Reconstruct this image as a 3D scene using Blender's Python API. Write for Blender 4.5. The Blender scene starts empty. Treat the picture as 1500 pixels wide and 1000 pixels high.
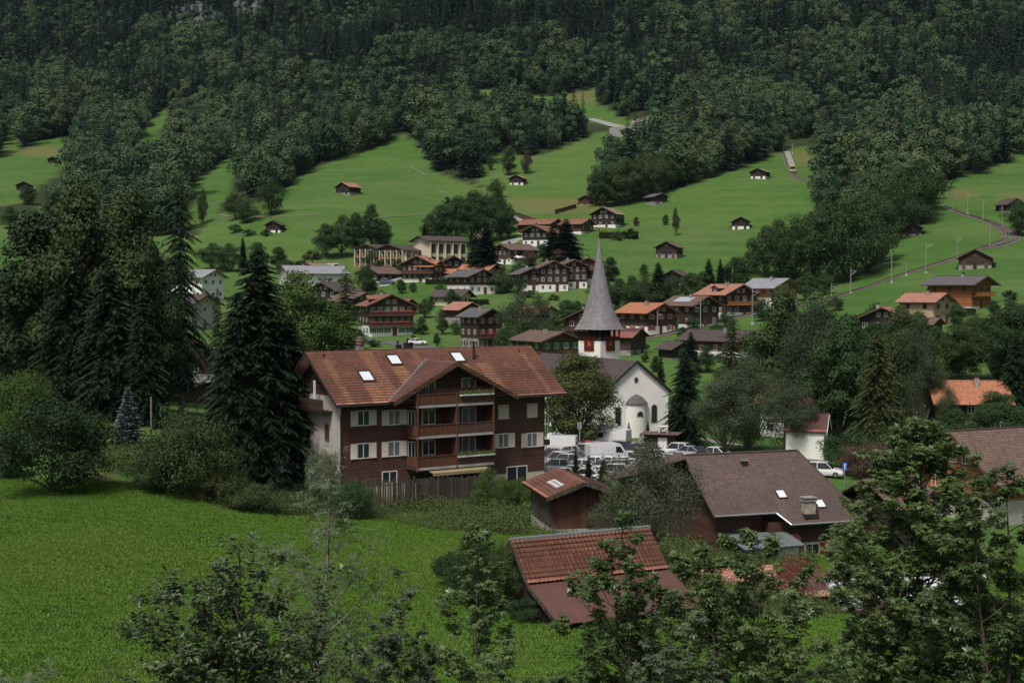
import bpy, math, random
import numpy as np
from mathutils import Vector, Matrix
from mathutils.bvhtree import BVHTree

# ------------------------------------------------------------------ camera, sky, sun, exposure
S = bpy.context.scene
COL = S.collection
F_PX = 2083.0                      # focal length in pixels of the 1500 px wide photograph
PITCH = math.atan((500.0 - 425.0) / F_PX)
cam = bpy.data.cameras.new("camera")
cam.sensor_width = 36.0
cam.lens = 36.0 * F_PX / 1500.0
cam.clip_start = 0.3
cam.clip_end = 6000.0
cam_ob = bpy.data.objects.new("camera", cam)
COL.objects.link(cam_ob)
cam_ob.location = (0, 0, 0)
cam_ob.rotation_euler = (math.pi / 2 - PITCH, 0, 0)
S.camera = cam_ob

SUN_EL, SUN_AZ = math.radians(58), math.radians(205)   # azimuth clockwise from +Y: behind the camera, a little to its left
w = bpy.data.worlds.new("World")
S.world = w
w.use_nodes = True
nt = w.node_tree
nt.nodes.clear()
sky = nt.nodes.new("ShaderNodeTexSky")
sky.sky_type = 'NISHITA'
sky.sun_disc = False
sky.sun_elevation = SUN_EL
sky.sun_rotation = SUN_AZ
sky.air_density = 1.0
sky.dust_density = 6.0
sky.ozone_density = 1.0
bg = nt.nodes.new("ShaderNodeBackground")
bg.inputs['Strength'].default_value = 0.075
wo = nt.nodes.new("ShaderNodeOutputWorld")
nt.links.new(sky.outputs[0], bg.inputs[0])
nt.links.new(bg.outputs[0], wo.inputs[0])

sun = bpy.data.lights.new("sun", 'SUN')
sun.energy = 2.7
sun.angle = math.radians(11)
sun.color = (1.0, 0.965, 0.92)
sun_ob = bpy.data.objects.new("sun", sun)
COL.objects.link(sun_ob)
sd = Vector((math.sin(SUN_AZ) * math.cos(SUN_EL), math.cos(SUN_AZ) * math.cos(SUN_EL), math.sin(SUN_EL)))
sun_ob.rotation_euler = sd.to_track_quat('Z', 'Y').to_euler()
sun_ob.location = sd * 50

S.view_settings.view_transform = 'Standard'
S.view_settings.look = 'None'
S.view_settings.exposure = 0.08
S.view_settings.gamma = 1.0
S.render.engine = 'CYCLES'
S.cycles.use_denoising = True
S.cycles.max_bounces = 5
S.cycles.diffuse_bounces = 3
S.cycles.glossy_bounces = 2
S.cycles.transmission_bounces = 2
S.cycles.volume_bounces = 0
S.cycles.transparent_max_bounces = 8

RNG = random.Random(7)
NP = np.random.default_rng(11)
PI = math.pi
R = math.radians

# ------------------------------------------------------------------ helpers
def pxray(px, py):
    f = Vector((0, math.cos(PITCH), -math.sin(PITCH)))
    u = Vector((0, math.sin(PITCH), math.cos(PITCH)))
    return f + Vector(((px - 750) / F_PX, 0, 0)) + u * ((500 - py) / F_PX)

def at(px, py, y):
    d = pxray(px, py)
    return d * (y / d.y)

def project(P):
    P = np.asarray(P)
    cf, sf = math.cos(PITCH), math.sin(PITCH)
    d = P[..., 1] * cf - P[..., 2] * sf
    v = P[..., 1] * sf + P[..., 2] * cf
    return 750 + F_PX * P[..., 0] / d, 500 - F_PX * v / d

def tag(o, label=None, cat=None, group=None, kind=None):
    if label: o['label'] = label
    if cat: o['category'] = cat
    if group: o['group'] = group
    if kind: o['kind'] = kind
    return o

def empty(name, loc, rz=0, label=None, cat=None, group=None):
    o = bpy.data.objects.new(name, None)
    COL.objects.link(o)
    o.location = loc
    o.rotation_euler = (0, 0, rz)
    return tag(o, label, cat, group)

def link(name, me, parent=None, loc=(0, 0, 0), rot=(0, 0, 0)):
    o = bpy.data.objects.new(name, me)
    COL.objects.link(o)
    o.parent = parent
    o.location = loc
    o.rotation_euler = rot
    return o

KIDS = {}
def copy_tree(o, parent=None, kids=None):
    c = o.copy()
    COL.objects.link(c)
    c.parent = parent
    for ch in (o.children if kids is None else kids.get(o, ())):
        copy_tree(ch, c, kids)
    return c

class MB:
    """collects faces; build() links them as one mesh with box-projected metre UVs"""
    def __init__(s):
        s.v = []; s.f = []; s.M = None
    def add(s, vs, fs):
        n = len(s.v)
        for p in vs:
            p = Vector(p)
            if s.M is not None: p = s.M @ p
            s.v.append(p)
        for f in fs: s.f.append([i + n for i in f])
        return s
    def box(s, x0, x1, y0, y1, z0, z1):
        return s.add([(x0,y0,z0),(x1,y0,z0),(x1,y1,z0),(x0,y1,z0),(x0,y0,z1),(x1,y0,z1),(x1,y1,z1),(x0,y1,z1)],
                     [(0,3,2,1),(4,5,6,7),(0,1,5,4),(1,2,6,5),(2,3,7,6),(3,0,4,7)])
    def hexa(s, lo, hi):
        return s.add(list(lo) + list(hi), [(0,3,2,1),(4,5,6,7),(0,1,5,4),(1,2,6,5),(2,3,7,6),(3,0,4,7)])
    def slab(s, poly, t, up=None):
        """polygon (3-D, counterclockwise from outside) thickened inwards by t along its normal"""
        P = [Vector(p) for p in poly]
        n = (P[1] - P[0]).cross(P[2] - P[1]).normalized()
        k = len(P)
        Q = [p - n * t for p in P]
        return s.add(P + Q, [tuple(range(k)), tuple(reversed(range(k, 2 * k)))] +
                     [(i, i + k, (i + 1) % k + k, (i + 1) % k) for i in range(k)])
    def prism(s, poly, y0, y1):
        """polygon in x,z (ccw seen from -y) extruded y0..y1"""
        k = len(poly)
        return s.add([(p[0], y0, p[1]) for p in poly] + [(p[0], y1, p[1]) for p in poly],
                     [tuple(range(k)), tuple(reversed(range(k, 2 * k)))] +
                     [(i, i + k, (i + 1) % k + k, (i + 1) % k) for i in range(k)])
    def tube(s, pts, rads, n=6, cap=True):
        pts = [Vector(p) for p in pts]
        rings = []
        vs = []
        a = None
        for i, p in enumerate(pts):
            d = (pts[min(i + 1, len(pts) - 1)] - pts[max(i - 1, 0)])
            if d.length < 1e-9: d = Vector((0, 0, 1))
            d.normalize()
            if a is None:
                a = d.orthogonal().normalized()
            else:
                a = (a - d * a.dot(d))
                a = a.normalized() if a.length > 1e-6 else d.orthogonal().normalized()
            b = d.cross(a)
            r = rads[i] if hasattr(rads, '__len__') else rads
            for j in range(n):
                t = 2 * PI * j / n
                vs.append(p + (a * math.cos(t) + b * math.sin(t)) * r)
        fs = []
        for i in range(len(pts) - 1):
            for j in range(n):
                fs.append((i*n + j, i*n + (j+1) % n, (i+1)*n + (j+1) % n, (i+1)*n + j))
        if cap:
            fs.append(tuple(reversed(range(n))))
            fs.append(tuple(range((len(pts)-1)*n, len(pts)*n)))
        return s.add(vs, fs)
    def lathe(s, prof, n=16, c=(0, 0, 0)):
        vs = []; fs = []
        for (r, z) in prof:
            for j in range(n):
                t = 2 * PI * j / n
                vs.append((c[0] + r * math.cos(t), c[1] + r * math.sin(t), c[2] + z))
        for i in range(len(prof) - 1):
            for j in range(n):
                fs.append((i*n + j, i*n + (j+1) % n, (i+1)*n + (j+1) % n, (i+1)*n + j))
        fs.append(tuple(reversed(range(n)))); fs.append(tuple(range((len(prof)-1)*n, len(prof)*n)))
        return s.add(vs, fs)
    def mesh(s, name, mat, smooth=False, uv=True):
        me = bpy.data.meshes.new(name)
        me.from_pydata([tuple(v) for v in s.v], [], s.f)
        if uv and len(s.f) < 60000:
            L = me.uv_layers.new(name='UVMap')
            Z = Vector((0, 0, 1))
            data = np.zeros(len(me.loops) * 2, dtype=np.float32)
            for p in me.polygons:
                n = p.normal
                t = Z.cross(n)
                if t.length < 0.05: t = Vector((1, 0, 0)); b = Vector((0, 1, 0))
                else:
                    t.normalize(); b = n.cross(t)
                for li in p.loop_indices:
                    co = s.v[me.loops[li].vertex_index]
                    data[2*li] = co.dot(t); data[2*li+1] = co.dot(b)
            L.data.foreach_set('uv', data)
        if smooth:
            me.polygons.foreach_set('use_smooth', [True] * len(me.polygons))
        if mat: me.materials.append(mat)
        me.update()
        return me
    def build(s, name, mat, parent=None, smooth=False, uv=True):
        return link(name, s.mesh(name, mat, smooth, uv), parent)

def np_mesh(name, V, Fq, mat, smooth=False, mats=None, midx=None):
    """V (n,3); Fq (m,k) faces all with k corners"""
    me = bpy.data.meshes.new(name)
    m, k = Fq.shape
    me.vertices.add(len(V)); me.vertices.foreach_set('co', np.ascontiguousarray(V, dtype=np.float32).ravel())
    me.loops.add(m * k); me.loops.foreach_set('vertex_index', np.ascontiguousarray(Fq, dtype=np.int32).ravel())
    me.polygons.add(m)
    me.polygons.foreach_set('loop_start', np.arange(0, m * k, k, dtype=np.int32))
    me.polygons.foreach_set('loop_total', np.full(m, k, dtype=np.int32))
    for x in (mats or [mat]): me.materials.append(x)
    if midx is not None: me.polygons.foreach_set('material_index', midx.astype(np.int32))
    if smooth: me.polygons.foreach_set('use_smooth', np.ones(m, dtype=bool))
    me.update(calc_edges=True)
    me.validate()
    return me

# ------------------------------------------------------------------ materials
def nodes_of(name):
    m = bpy.data.materials.new(name)
    m.use_nodes = True
    t = m.node_tree
    t.nodes.clear()
    o = t.nodes.new("ShaderNodeOutputMaterial")
    b = t.nodes.new("ShaderNodeBsdfPrincipled")
    t.links.new(b.outputs[0], o.inputs[0])
    return m, t, b

def N(t, kind, **kw):
    n = t.nodes.new(kind)
    for k, v in kw.items():
        if k in ('inp',):
            for kk, vv in v.items(): n.inputs[kk].default_value = vv
        else: setattr(n, k, v)
    return n

def ramp(t, stops):
    n = t.nodes.new("ShaderNodeValToRGB")
    el = n.color_ramp.elements
    while len(el) < len(stops): el.new(0.5)
    for e, (p, c) in zip(el, stops):
        e.position = p
        e.color = (c[0], c[1], c[2], 1) if hasattr(c, '__len__') else (c, c, c, 1)
    return n

def mixc(t, fac, a, b, mode='MIX'):
    n = t.nodes.new("ShaderNodeMix")
    n.data_type = 'RGBA'; n.blend_type = mode; n.clamp_factor = True
    for sock, v in ((n.inputs[0], fac), (n.inputs[6], a), (n.inputs[7], b)):
        if isinstance(v, bpy.types.NodeSocket): t.links.new(v, sock)
        elif hasattr(v, '__len__'): sock.default_value = (v[0], v[1], v[2], 1)
        else: sock.default_value = v
    return n.outputs[2]

def math_(t, op, a, b=0.0):
    n = t.nodes.new("ShaderNodeMath"); n.operation = op
    for s_, v in ((n.inputs[0], a), (n.inputs[1], b)):
        if isinstance(v, bpy.types.NodeSocket): t.links.new(v, s_)
        else: s_.default_value = v
    return n.outputs[0]

def noise(t, vec, scale, detail=4, rough=0.55, dist=0.0):
    n = N(t, "ShaderNodeTexNoise")
    n.inputs['Scale'].default_value = scale; n.inputs['Detail'].default_value = detail
    n.inputs['Roughness'].default_value = rough; n.inputs['Distortion'].default_value = dist
    if vec is not None: t.links.new(vec, n.inputs['Vector'])
    return n.outputs['Fac']

def scaled(t, vec, sc):
    n = N(t, "ShaderNodeMapping"); n.inputs['Scale'].default_value = sc
    t.links.new(vec, n.inputs['Vector'])
    return n.outputs[0]

def bump(t, b, h, strength, dist):
    n = N(t, "ShaderNodeBump"); n.inputs['Strength'].default_value = strength; n.inputs['Distance'].default_value = dist
    t.links.new(h, n.inputs['Height']); t.links.new(n.outputs[0], b.inputs['Normal'])

def mul(c, k): return tuple(x * k for x in c)

def m_plain(name, col, rough=0.7, var=0.25, scale=1.5, metal=0.0, bmp=0.0):
    m, t, b = nodes_of(name)
    tc = N(t, "ShaderNodeTexCoord").outputs['Object']
    f = noise(t, tc, scale, 6, 0.65)
    f2 = ramp(t, [(0.3, 0.0), (0.7, 1.0)]); t.links.new(f, f2.inputs[0])
    t.links.new(mixc(t, f2.outputs[0], mul(col, 1 - var), mul(col, 1 + var)), b.inputs['Base Color'])
    b.inputs['Roughness'].default_value = rough
    b.inputs['Metallic'].default_value = metal
    if bmp: bump(t, b, noise(t, tc, scale * 8, 4), bmp, 0.02)
    return m

def m_glass(name, col=(0.03, 0.035, 0.04), rough=0.08):
    m, t, b = nodes_of(name)
    tc = N(t, "ShaderNodeTexCoord").outputs['Object']
    f = noise(t, tc, 0.8, 2)
    t.links.new(mixc(t, f, mul(col, 0.5), mul(col, 1.6)), b.inputs['Base Color'])
    b.inputs['Roughness'].default_value = rough
    b.inputs['Specular IOR Level'].default_value = 0.6
    return m

def m_wood(name, col, board=0.16, vertical=False, var=0.35, grey=0.0, bump_s=0.5):
    """planked wood; uv in metres, boards run along u (or v)"""
    m, t, b = nodes_of(name)
    uv = N(t, "ShaderNodeUVMap").outputs[0]
    sep = N(t, "ShaderNodeSeparateXYZ"); t.links.new(uv, sep.inputs[0])
    c = sep.outputs[0] if vertical else sep.outputs[1]
    k = math_(t, 'DIVIDE', c, board)
    fr = math_(t, 'FRACT', k); fl = math_(t, 'FLOOR', k)
    wn = N(t, "ShaderNodeTexWhiteNoise", noise_dimensions='1D'); t.links.new(fl, wn.inputs['W'])
    gap = math_(t, 'LESS_THAN', fr, 0.09)
    g = noise(t, scaled(t, uv, (14, 1.2, 1) if vertical else (1.2, 14, 1)), 2.0, 5, 0.6)
    big = noise(t, uv, 0.35, 4, 0.6)
    a = mixc(t, wn.outputs[0], mul(col, 1 - var), mul(col, 1 + var))
    a = mixc(t, g, mixc(t, 0.45, a, (0, 0, 0)), a)
    gc = (0.16, 0.145, 0.13)
    r_ = ramp(t, [(0.45, 0.0), (0.75, 1.0)]); t.links.new(big, r_.inputs[0])
    a = mixc(t, math_(t, 'MULTIPLY', r_.outputs[0], 0.25 + grey), a, mixc(t, 0.5, a, gc))
    a = mixc(t, gap, a, mul(col, 0.15))
    t.links.new(a, b.inputs['Base Color'])
    b.inputs['Roughness'].default_value = 0.75
    bump(t, b, math_(t, 'SUBTRACT', math_(t, 'MULTIPLY', g, 0.2), gap), bump_s, 0.02)
    return m

def m_tile(name, col, var=0.35, row=0.33, wid=0.25, patch=(0.5, 0.3), moss=0.0, bump_s=1.0, rough=0.8):
    """roof tiles; uv in metres"""
    m, t, b = nodes_of(name)
    uv = N(t, "ShaderNodeUVMap").outputs[0]
    sep = N(t, "ShaderNodeSeparateXYZ"); t.links.new(uv, sep.inputs[0])
    ku = math_(t, 'DIVIDE', sep.outputs[0], wid); kv = math_(t, 'DIVIDE', sep.outputs[1], row)
    fu = math_(t, 'FRACT', ku); fv = math_(t, 'FRACT', kv)
    cmb = N(t, "ShaderNodeCombineXYZ")
    t.links.new(math_(t, 'FLOOR', ku), cmb.inputs[0]); t.links.new(math_(t, 'FLOOR', kv), cmb.inputs[1])
    wn = N(t, "ShaderNodeTexWhiteNoise", noise_dimensions='2D'); t.links.new(cmb.outputs[0], wn.inputs['Vector'])
    a = mixc(t, wn.outputs[0], mul(col, 1 - var), mul(col, 1 + var))
    big = noise(t, uv, patch[0], 5, 0.6)
    r_ = ramp(t, [(0.35, 0.0), (0.65, 1.0)]); t.links.new(big, r_.inputs[0])
    dark = mul(col, 0.55)
    a = mixc(t, math_(t, 'MULTIPLY', r_.outputs[0], patch[1] * 2), a, mixc(t, 0.6, a, dark))
    streak = noise(t, scaled(t, uv, (2.2, 0.12, 1)), 1.5, 4, 0.6)
    rs = ramp(t, [(0.5, 0.0), (0.8, 1.0)]); t.links.new(streak, rs.inputs[0])
    a = mixc(t, math_(t, 'MULTIPLY', rs.outputs[0], 0.35), a, mul(col, 1.5))
    if moss:
        mn = noise(t, uv, 1.3, 6, 0.7)
        rm = ramp(t, [(0.5, 0.0), (0.62, 1.0)]); t.links.new(mn, rm.inputs[0])
        a = mixc(t, math_(t, 'MULTIPLY', rm.outputs[0], moss), a, (0.05, 0.06, 0.03))
    joint = math_(t, 'LESS_THAN', fv, 0.16)
    a = mixc(t, joint, a, mixc(t, 0.65, a, (0.01, 0.008, 0.008)))
    t.links.new(a, b.inputs['Base Color'])
    b.inputs['Roughness'].default_value = rough
    h = math_(t, 'ADD', math_(t, 'MULTIPLY', math_(t, 'SINE', math_(t, 'MULTIPLY', fu, PI)), 0.6), math_(t, 'SUBTRACT', 1.0, fv))
    bump(t, b, h, bump_s, 0.03)
    return m

def m_leaf(name, col, col2, isl=0.5, rough=0.65, trans=0.25, obj=0.5, warm=None):
    """foliage: colour varies per leaf island and per tree"""
    m, t, b = nodes_of(name)
    geo = N(t, "ShaderNodeNewGeometry"); oi = N(t, "ShaderNodeObjectInfo")
    f = math_(t, 'ADD', math_(t, 'MULTIPLY', geo.outputs['Random Per Island'], isl), math_(t, 'MULTIPLY', oi.outputs['Random'], obj))
    a = mixc(t, f, col, col2)
    if warm:
        k = N(t, "ShaderNodeTexWhiteNoise", noise_dimensions='1D'); t.links.new(oi.outputs['Random'], k.inputs['W'])
        r_ = ramp(t, [(0.7, 0.0), (1.0, 1.0)]); t.links.new(k.outputs[0], r_.inputs[0])
        a = mixc(t, math_(t, 'MULTIPLY', r_.outputs[0], 0.45), a, warm)
    t.links.new(a, b.inputs['Base Color'])
    b.inputs['Roughness'].default_value = rough
    b.inputs['Specular IOR Level'].default_value = 0.35 if rough < .45 else 0.18
    if trans:
        tr = N(t, "ShaderNodeBsdfTranslucent")
        t.links.new(mixc(t, 0.5, a, (0.12, 0.16, 0.02)), tr.inputs[0])
        mx = N(t, "ShaderNodeMixShader"); mx.inputs[0].default_value = trans
        o = [n for n in t.nodes if n.type == 'OUTPUT_MATERIAL'][0]
        t.links.new(b.outputs[0], mx.inputs[1]); t.links.new(tr.outputs[0], mx.inputs[2])
        t.links.new(mx.outputs[0], o.inputs[0])
    return m

MT = {}
MT['bark'] = m_plain('bark', (0.075, 0.06, 0.045), 0.9, 0.4, 3.0, bmp=0.6)
MT['bark_pale'] = m_plain('bark_pale', (0.20, 0.17, 0.13), 0.85, 0.4, 3.0, bmp=0.4)
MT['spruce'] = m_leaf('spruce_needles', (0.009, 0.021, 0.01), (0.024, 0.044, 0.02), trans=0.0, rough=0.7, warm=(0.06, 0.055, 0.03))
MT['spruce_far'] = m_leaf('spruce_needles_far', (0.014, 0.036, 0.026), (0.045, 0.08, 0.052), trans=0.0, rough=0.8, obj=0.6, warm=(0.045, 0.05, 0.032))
MT['broad'] = m_leaf('broad_leaves', (0.018, 0.044, 0.016), (0.054, 0.10, 0.033), trans=0.12, warm=(0.09, 0.095, 0.03))
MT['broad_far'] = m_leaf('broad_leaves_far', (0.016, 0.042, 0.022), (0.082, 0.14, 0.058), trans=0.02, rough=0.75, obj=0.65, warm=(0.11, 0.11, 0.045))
MT['lightbroad'] = m_leaf('light_leaves', (0.042, 0.08, 0.018), (0.085, 0.135, 0.035), trans=0.2)
MT['willow'] = m_leaf('grey_green_leaves', (0.03, 0.048, 0.026), (0.08, 0.105, 0.055), trans=0.1)
MT['blue'] = m_leaf('blue_needles', (0.10, 0.145, 0.145), (0.2, 0.26, 0.25), trans=0.0, rough=0.7)
MT['near'] = m_leaf('near_leaves', (0.045, 0.085, 0.028), (0.19, 0.26, 0.105), trans=0.25, rough=0.32)
MT['near_grey'] = m_leaf('near_grey_leaves', (0.055, 0.08, 0.042), (0.17, 0.21, 0.13), trans=0.25, rough=0.4)
MT['near_dark'] = m_leaf('near_dark_leaves', (0.045, 0.075, 0.03), (0.15, 0.19, 0.095), trans=0.15, rough=0.35)
MT['red'] = m_leaf('red_leaves', (0.11, 0.03, 0.028), (0.22, 0.07, 0.055), trans=0.15)
MT['yellow'] = m_leaf('yellow_leaves', (0.22, 0.19, 0.02), (0.3, 0.26, 0.03), trans=0.1)
MT['hedge'] = m_leaf('hedge_leaves', (0.02, 0.042, 0.012), (0.045, 0.08, 0.02), trans=0.0)
MT['weeds'] = m_leaf('weed_leaves', (0.035, 0.065, 0.018), (0.12, 0.15, 0.05), trans=0.1, isl=1.0, obj=0.0)
# ------------------------------------------------------------------ terrain
CP = []
def c_px(px, py, D):
    p = at(px, py, D); CP.append((p.x, p.y, p.z))
for a_ in [(-8, -15, 2.0), (8, -15, 2.0), (0, 0, -1.75), (-6, 8, -5.2), (7, 8, -5.4), (-14, 25, -11.5), (0, 25, -12.0), (14, 25, -12.6),
           (-30, 5, -3), (30, 5, -4), (-26, 45, -14.2), (0, 45, -15.4), (22, 45, -15.9), (-60, 30, -11), (60, 30, -13),
           (-22, 58, -14.8), (-4, 62, -15.9), (16, 62, -16.2), (30, 62, -16.6), (-36, 80, -14.6),
           (6, 98, -17.2), (12, 80, -17.0), (30, 80, -19.2), (50, 80, -19), (32, 105, -21.2), (60, 110, -21), (-10, 95, -17.0),
           (-90, 100, -14), (120, 120, -20), (-130, 200, -12), (150, 220, -22), (20, 106, -21.0),
           (2, 130, -18.8), (14, 108, -21.0), (23, 112, -21.4), (11, 92, -18.6), (18, 92, -20.2), (25, 84, -19.7), (37, 92, -21.0), (22, 74, -17.6), (30, 100, -21.2), (14, 100, -20.2), (22,100,-21), (8, 150, -20.6), (-8, 140, -18.6), (-14, 121, -18.2)]:
    CP.append(a_)
for a_ in [(560, 790, 97), (100, 712, 108), (10, 715, 108), (185, 640, 128), (330, 745, 104), (160, 592, 155), (400, 715, 124),
           (820, 690, 164), (950, 690, 164), (1040, 690, 164), (820, 640, 200), (932, 640, 200), (1040, 640, 200), (1200, 668, 180), (1350, 700, 165),
           (600, 660, 180), (300, 590, 190), (30, 600, 190), (1100, 600, 240), (1400, 580, 240), (900, 575, 245), (700, 590, 240),
           (480, 530, 280), (700, 510, 300), (950, 518, 290), (1110, 515, 290), (1300, 500, 290), (1460, 500, 290),
           (570, 490, 340), (690, 475, 350), (950, 492, 345), (1070, 455, 375), (1135, 430, 400), (1250, 440, 360), (1365, 462, 330), (1425, 448, 335), (1490, 455, 320),
           (300, 430, 400), (420, 415, 440), (100, 420, 420), (0, 400, 430),
           (620, 410, 425), (705, 432, 400), (820, 424, 410), (980, 377, 455), (560, 390, 480), (640, 390, 478), (800, 358, 500), (890, 334, 540), (700, 345, 560),
           (1113, 262, 600), (1085, 335, 530), (1430, 392, 385), (1335, 345, 470), (1440, 335, 450), (1497, 345, 440), (1400, 290, 530), (1480, 260, 580),
           (400, 340, 520), (503, 284, 590), (757, 270, 640), (590, 205, 730), (930, 190, 740), (1160, 228, 690), (1300, 235, 640), (1480, 215, 660),
           (300, 330, 560), (77, 238, 750), (30, 325, 580), (150, 290, 650), (30, 275, 660), (240, 250, 740),
           (700, 130, 880), (870, 150, 840), (1200, 160, 800), (1490, 140, 780), (500, 140, 900), (200, 150, 930), (0, 150, 950),
           (0, 0, 1280), (400, 0, 1220), (800, 0, 1130), (1200, 0, 1050), (1500, 0, 1000),
           (0, -160, 1750), (500, -160, 1650), (1000, -160, 1500), (1500, -160, 1400),
           (-400, 240, 760), (-400, 0, 1280), (-400, -160, 1750), (-400, 420, 420), (-500, 590, 190), (-600, 700, 120),
           (1900, 240, 660), (1900, 0, 1000), (1900, -160, 1400), (1900, 450, 330), (2000, 600, 220), (2100, 730, 120)]:
    c_px(*a_)
CP = np.array(CP, dtype=float)

def ab(x, y):
    return 2.2 * x / (y + 60.0), np.log(y + 60.0)

def _k(r2):
    return 0.5 * r2 * np.log(r2 + 1e-12)

_A = np.stack(ab(CP[:, 0], CP[:, 1]), 1)
_n = len(CP)
_K = _k(((_A[:, None] - _A[None]) ** 2).sum(-1)) + 0.004 * np.eye(_n)
_P = np.concatenate([np.ones((_n, 1)), _A], 1)
_M = np.zeros((_n + 3, _n + 3)); _M[:_n, :_n] = _K; _M[:_n, _n:] = _P; _M[_n:, :_n] = _P.T
_W = np.linalg.solve(_M, np.concatenate([CP[:, 2] , np.zeros(3)]))

def vnoise(x, y, s, seed=0):
    """smooth value noise, numpy"""
    x = x / s; y = y / s
    xi = np.floor(x).astype(np.int64); yi = np.floor(y).astype(np.int64)
    fx = x - xi; fy = y - yi
    fx = fx * fx * (3 - 2 * fx); fy = fy * fy * (3 - 2 * fy)
    def h(i, j):
        n = (i * 374761393 + j * 668265263 + seed * 1442695041) & 0x7fffffff
        n = ((n ^ (n >> 13)) * 1274126177) & 0x7fffffff
        return ((n ^ (n >> 16)) & 0xffff) / 65535.0 * 2 - 1
    return (h(xi, yi) * (1 - fx) + h(xi + 1, yi) * fx) * (1 - fy) + (h(xi, yi + 1) * (1 - fx) + h(xi + 1, yi + 1) * fx) * fy

def H(x, y):
    x = np.asarray(x, float); y = np.asarray(y, float)
    a, b = ab(x, y)
    sh = a.shape
    q = np.stack([a.ravel(), b.ravel()], 1)
    out = np.empty(len(q))
    for i in range(0, len(q), 20000):
        qq = q[i:i + 20000]
        k = _k(((qq[:, None] - _A[None]) ** 2).sum(-1))
        out[i:i + 20000] = k @ _W[:_n] + _W[_n] + qq @ _W[_n + 1:]
    z = out.reshape(sh)
    far = np.clip((y - 260) / 300, 0, 1)
    z = z + far * (vnoise(x, y, 46, 1) * 1.6 + vnoise(x, y, 17, 2) * 0.5)
    vf = np.clip((y - 750) / 400, 0, 1)
    z = z + vf * (vnoise(x, y, 90, 3) * 9 + vnoise(x, y, 30, 4) * 3.5)
    near = np.clip((130 - y) / 60, 0, 1)
    return z + near * vnoise(x, y, 9, 5) * 0.12

# meadow areas on the slope, as seen in the photograph; everything else above them is wooded
MEADOW = [
 [(-400,250),(0,232),(60,205),(88,200),(108,215),(100,240),(75,262),(40,292),(0,300),(-400,320)],
 [(0,195),(20,188),(22,218),(0,228)],
 [(190,212),(238,160),(254,163),(226,208)],
 [(0,330),(62,300),(70,330),(30,372),(0,380),(-400,380),(-400,340)],
 [(268,312),(284,268),(345,222),(352,240),(322,318),(300,345),(268,330)],
 [(298,332),(320,316),(392,290),(460,248),(530,222),(592,196),(615,215),(640,252),(668,262),(702,272),(735,285),(745,330),(640,345),(480,395),(300,375)],
 [(700,250),(722,228),(780,228),(842,212),(868,192),(950,188),(960,205),(1000,212),(950,240),(880,262),(862,300),(790,320),(745,320),(735,288),(704,272)],
 [(683,128),(748,135),(800,142),(878,128),(872,150),(940,186),(900,186),(820,172),(700,150)],
 [(745,320),(862,300),(940,290),(1000,275),(1080,248),(1145,222),(1200,212),(1212,240),(1200,275),(1180,296),(1140,306),(1112,330),(1104,372),(1040,420),(745,430)],
 [(1232,238),(1282,228),(1278,252),(1225,264)],
 [(1375,272),(1440,250),(1490,225),(1520,212),(1900,200),(1900,480),(1180,480),(1210,430),(1290,365),(1330,345),(1360,322)],
]
def in_poly(px, py, poly):
    px = np.asarray(px); py = np.asarray(py)
    ins = np.zeros(px.shape, bool)
    j = len(poly) - 1
    for i in range(len(poly)):
        xi, yi = poly[i]; xj, yj = poly[j]
        c = ((yi > py) != (yj > py)) & (px < (xj - xi) * (py - yi) / ((yj - yi) if yj != yi else 1e-9) + xi)
        ins ^= c
        j = i
    return ins

ROCK = [(285,30,40),(362,8,36),(440,185,30),(410,150,14),(1030,150,16),(1212,105,16),(1160,165,12),(1062,170,8),(240,15,16),(140,45,14)]

def forest_mask(x, y, z):
    px, py = project(np.stack([x, y, z], -1))
    m = (py < 345) & (y > 420)
    wob = vnoise(x, y, 24, 9) * 3
    mea = np.zeros(px.shape, bool)
    for p in MEADOW: mea |= in_poly(px + wob, py + wob * 0.6, p)
    low = (py > 330) & ((px > 300))
    edge = (px > 1085) & (px < 1200) & (py > 268)
    return m & ~mea & ~low & ~edge, px, py

# fan-shaped sheet
NA, NB = 420, 560
aa = np.linspace(-2.6, 2.6, NA)
bb = np.linspace(math.log(60 - 28), math.log(60 + 2300), NB)
Ag, Bg = np.meshgrid(aa, bb)
Yg = np.exp(Bg) - 60.0
Xg = Ag * (Yg + 60.0) / 2.2
Zg = H(Xg, Yg)
fm, pxg, pyg = forest_mask(Xg, Yg, Zg)
rock = np.zeros(pxg.shape)
for (rx, ry, rr) in ROCK:
    d = np.hypot(pxg - rx, (pyg - ry) * 1.2) / rr
    rock = np.maximum(rock, np.clip(1.3 - d, 0, 1))
Zg = Zg + rock * (vnoise(Xg, Yg, 9, 21) * 3 + vnoise(Xg, Yg, 22, 22) * 5 + 3)
# brownish mown patches on the meadow
brown = np.zeros(pxg.shape)
for (rx, ry, ax, ay) in [(810,300,75,12),(1250,240,55,16),(850,140,25,14),(60,222,40,8),(1175,232,14,12),(1410,285,22,8),(440,715,20,5),(150,700,22,10),(1495,290,30,9)]:
    d = np.hypot((pxg - rx) / ax, (pyg - ry) / ay)
    brown = np.maximum(brown, np.clip(1.4 - d, 0, 1))

V = np.stack([Xg, Yg, Zg], -1).reshape(-1, 3)
ii = np.arange(NB * NA).reshape(NB, NA)
Fq = np.stack([ii[:-1, :-1], ii[:-1, 1:], ii[1:, 1:], ii[1:, :-1]], -1).reshape(-1, 4)

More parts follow.
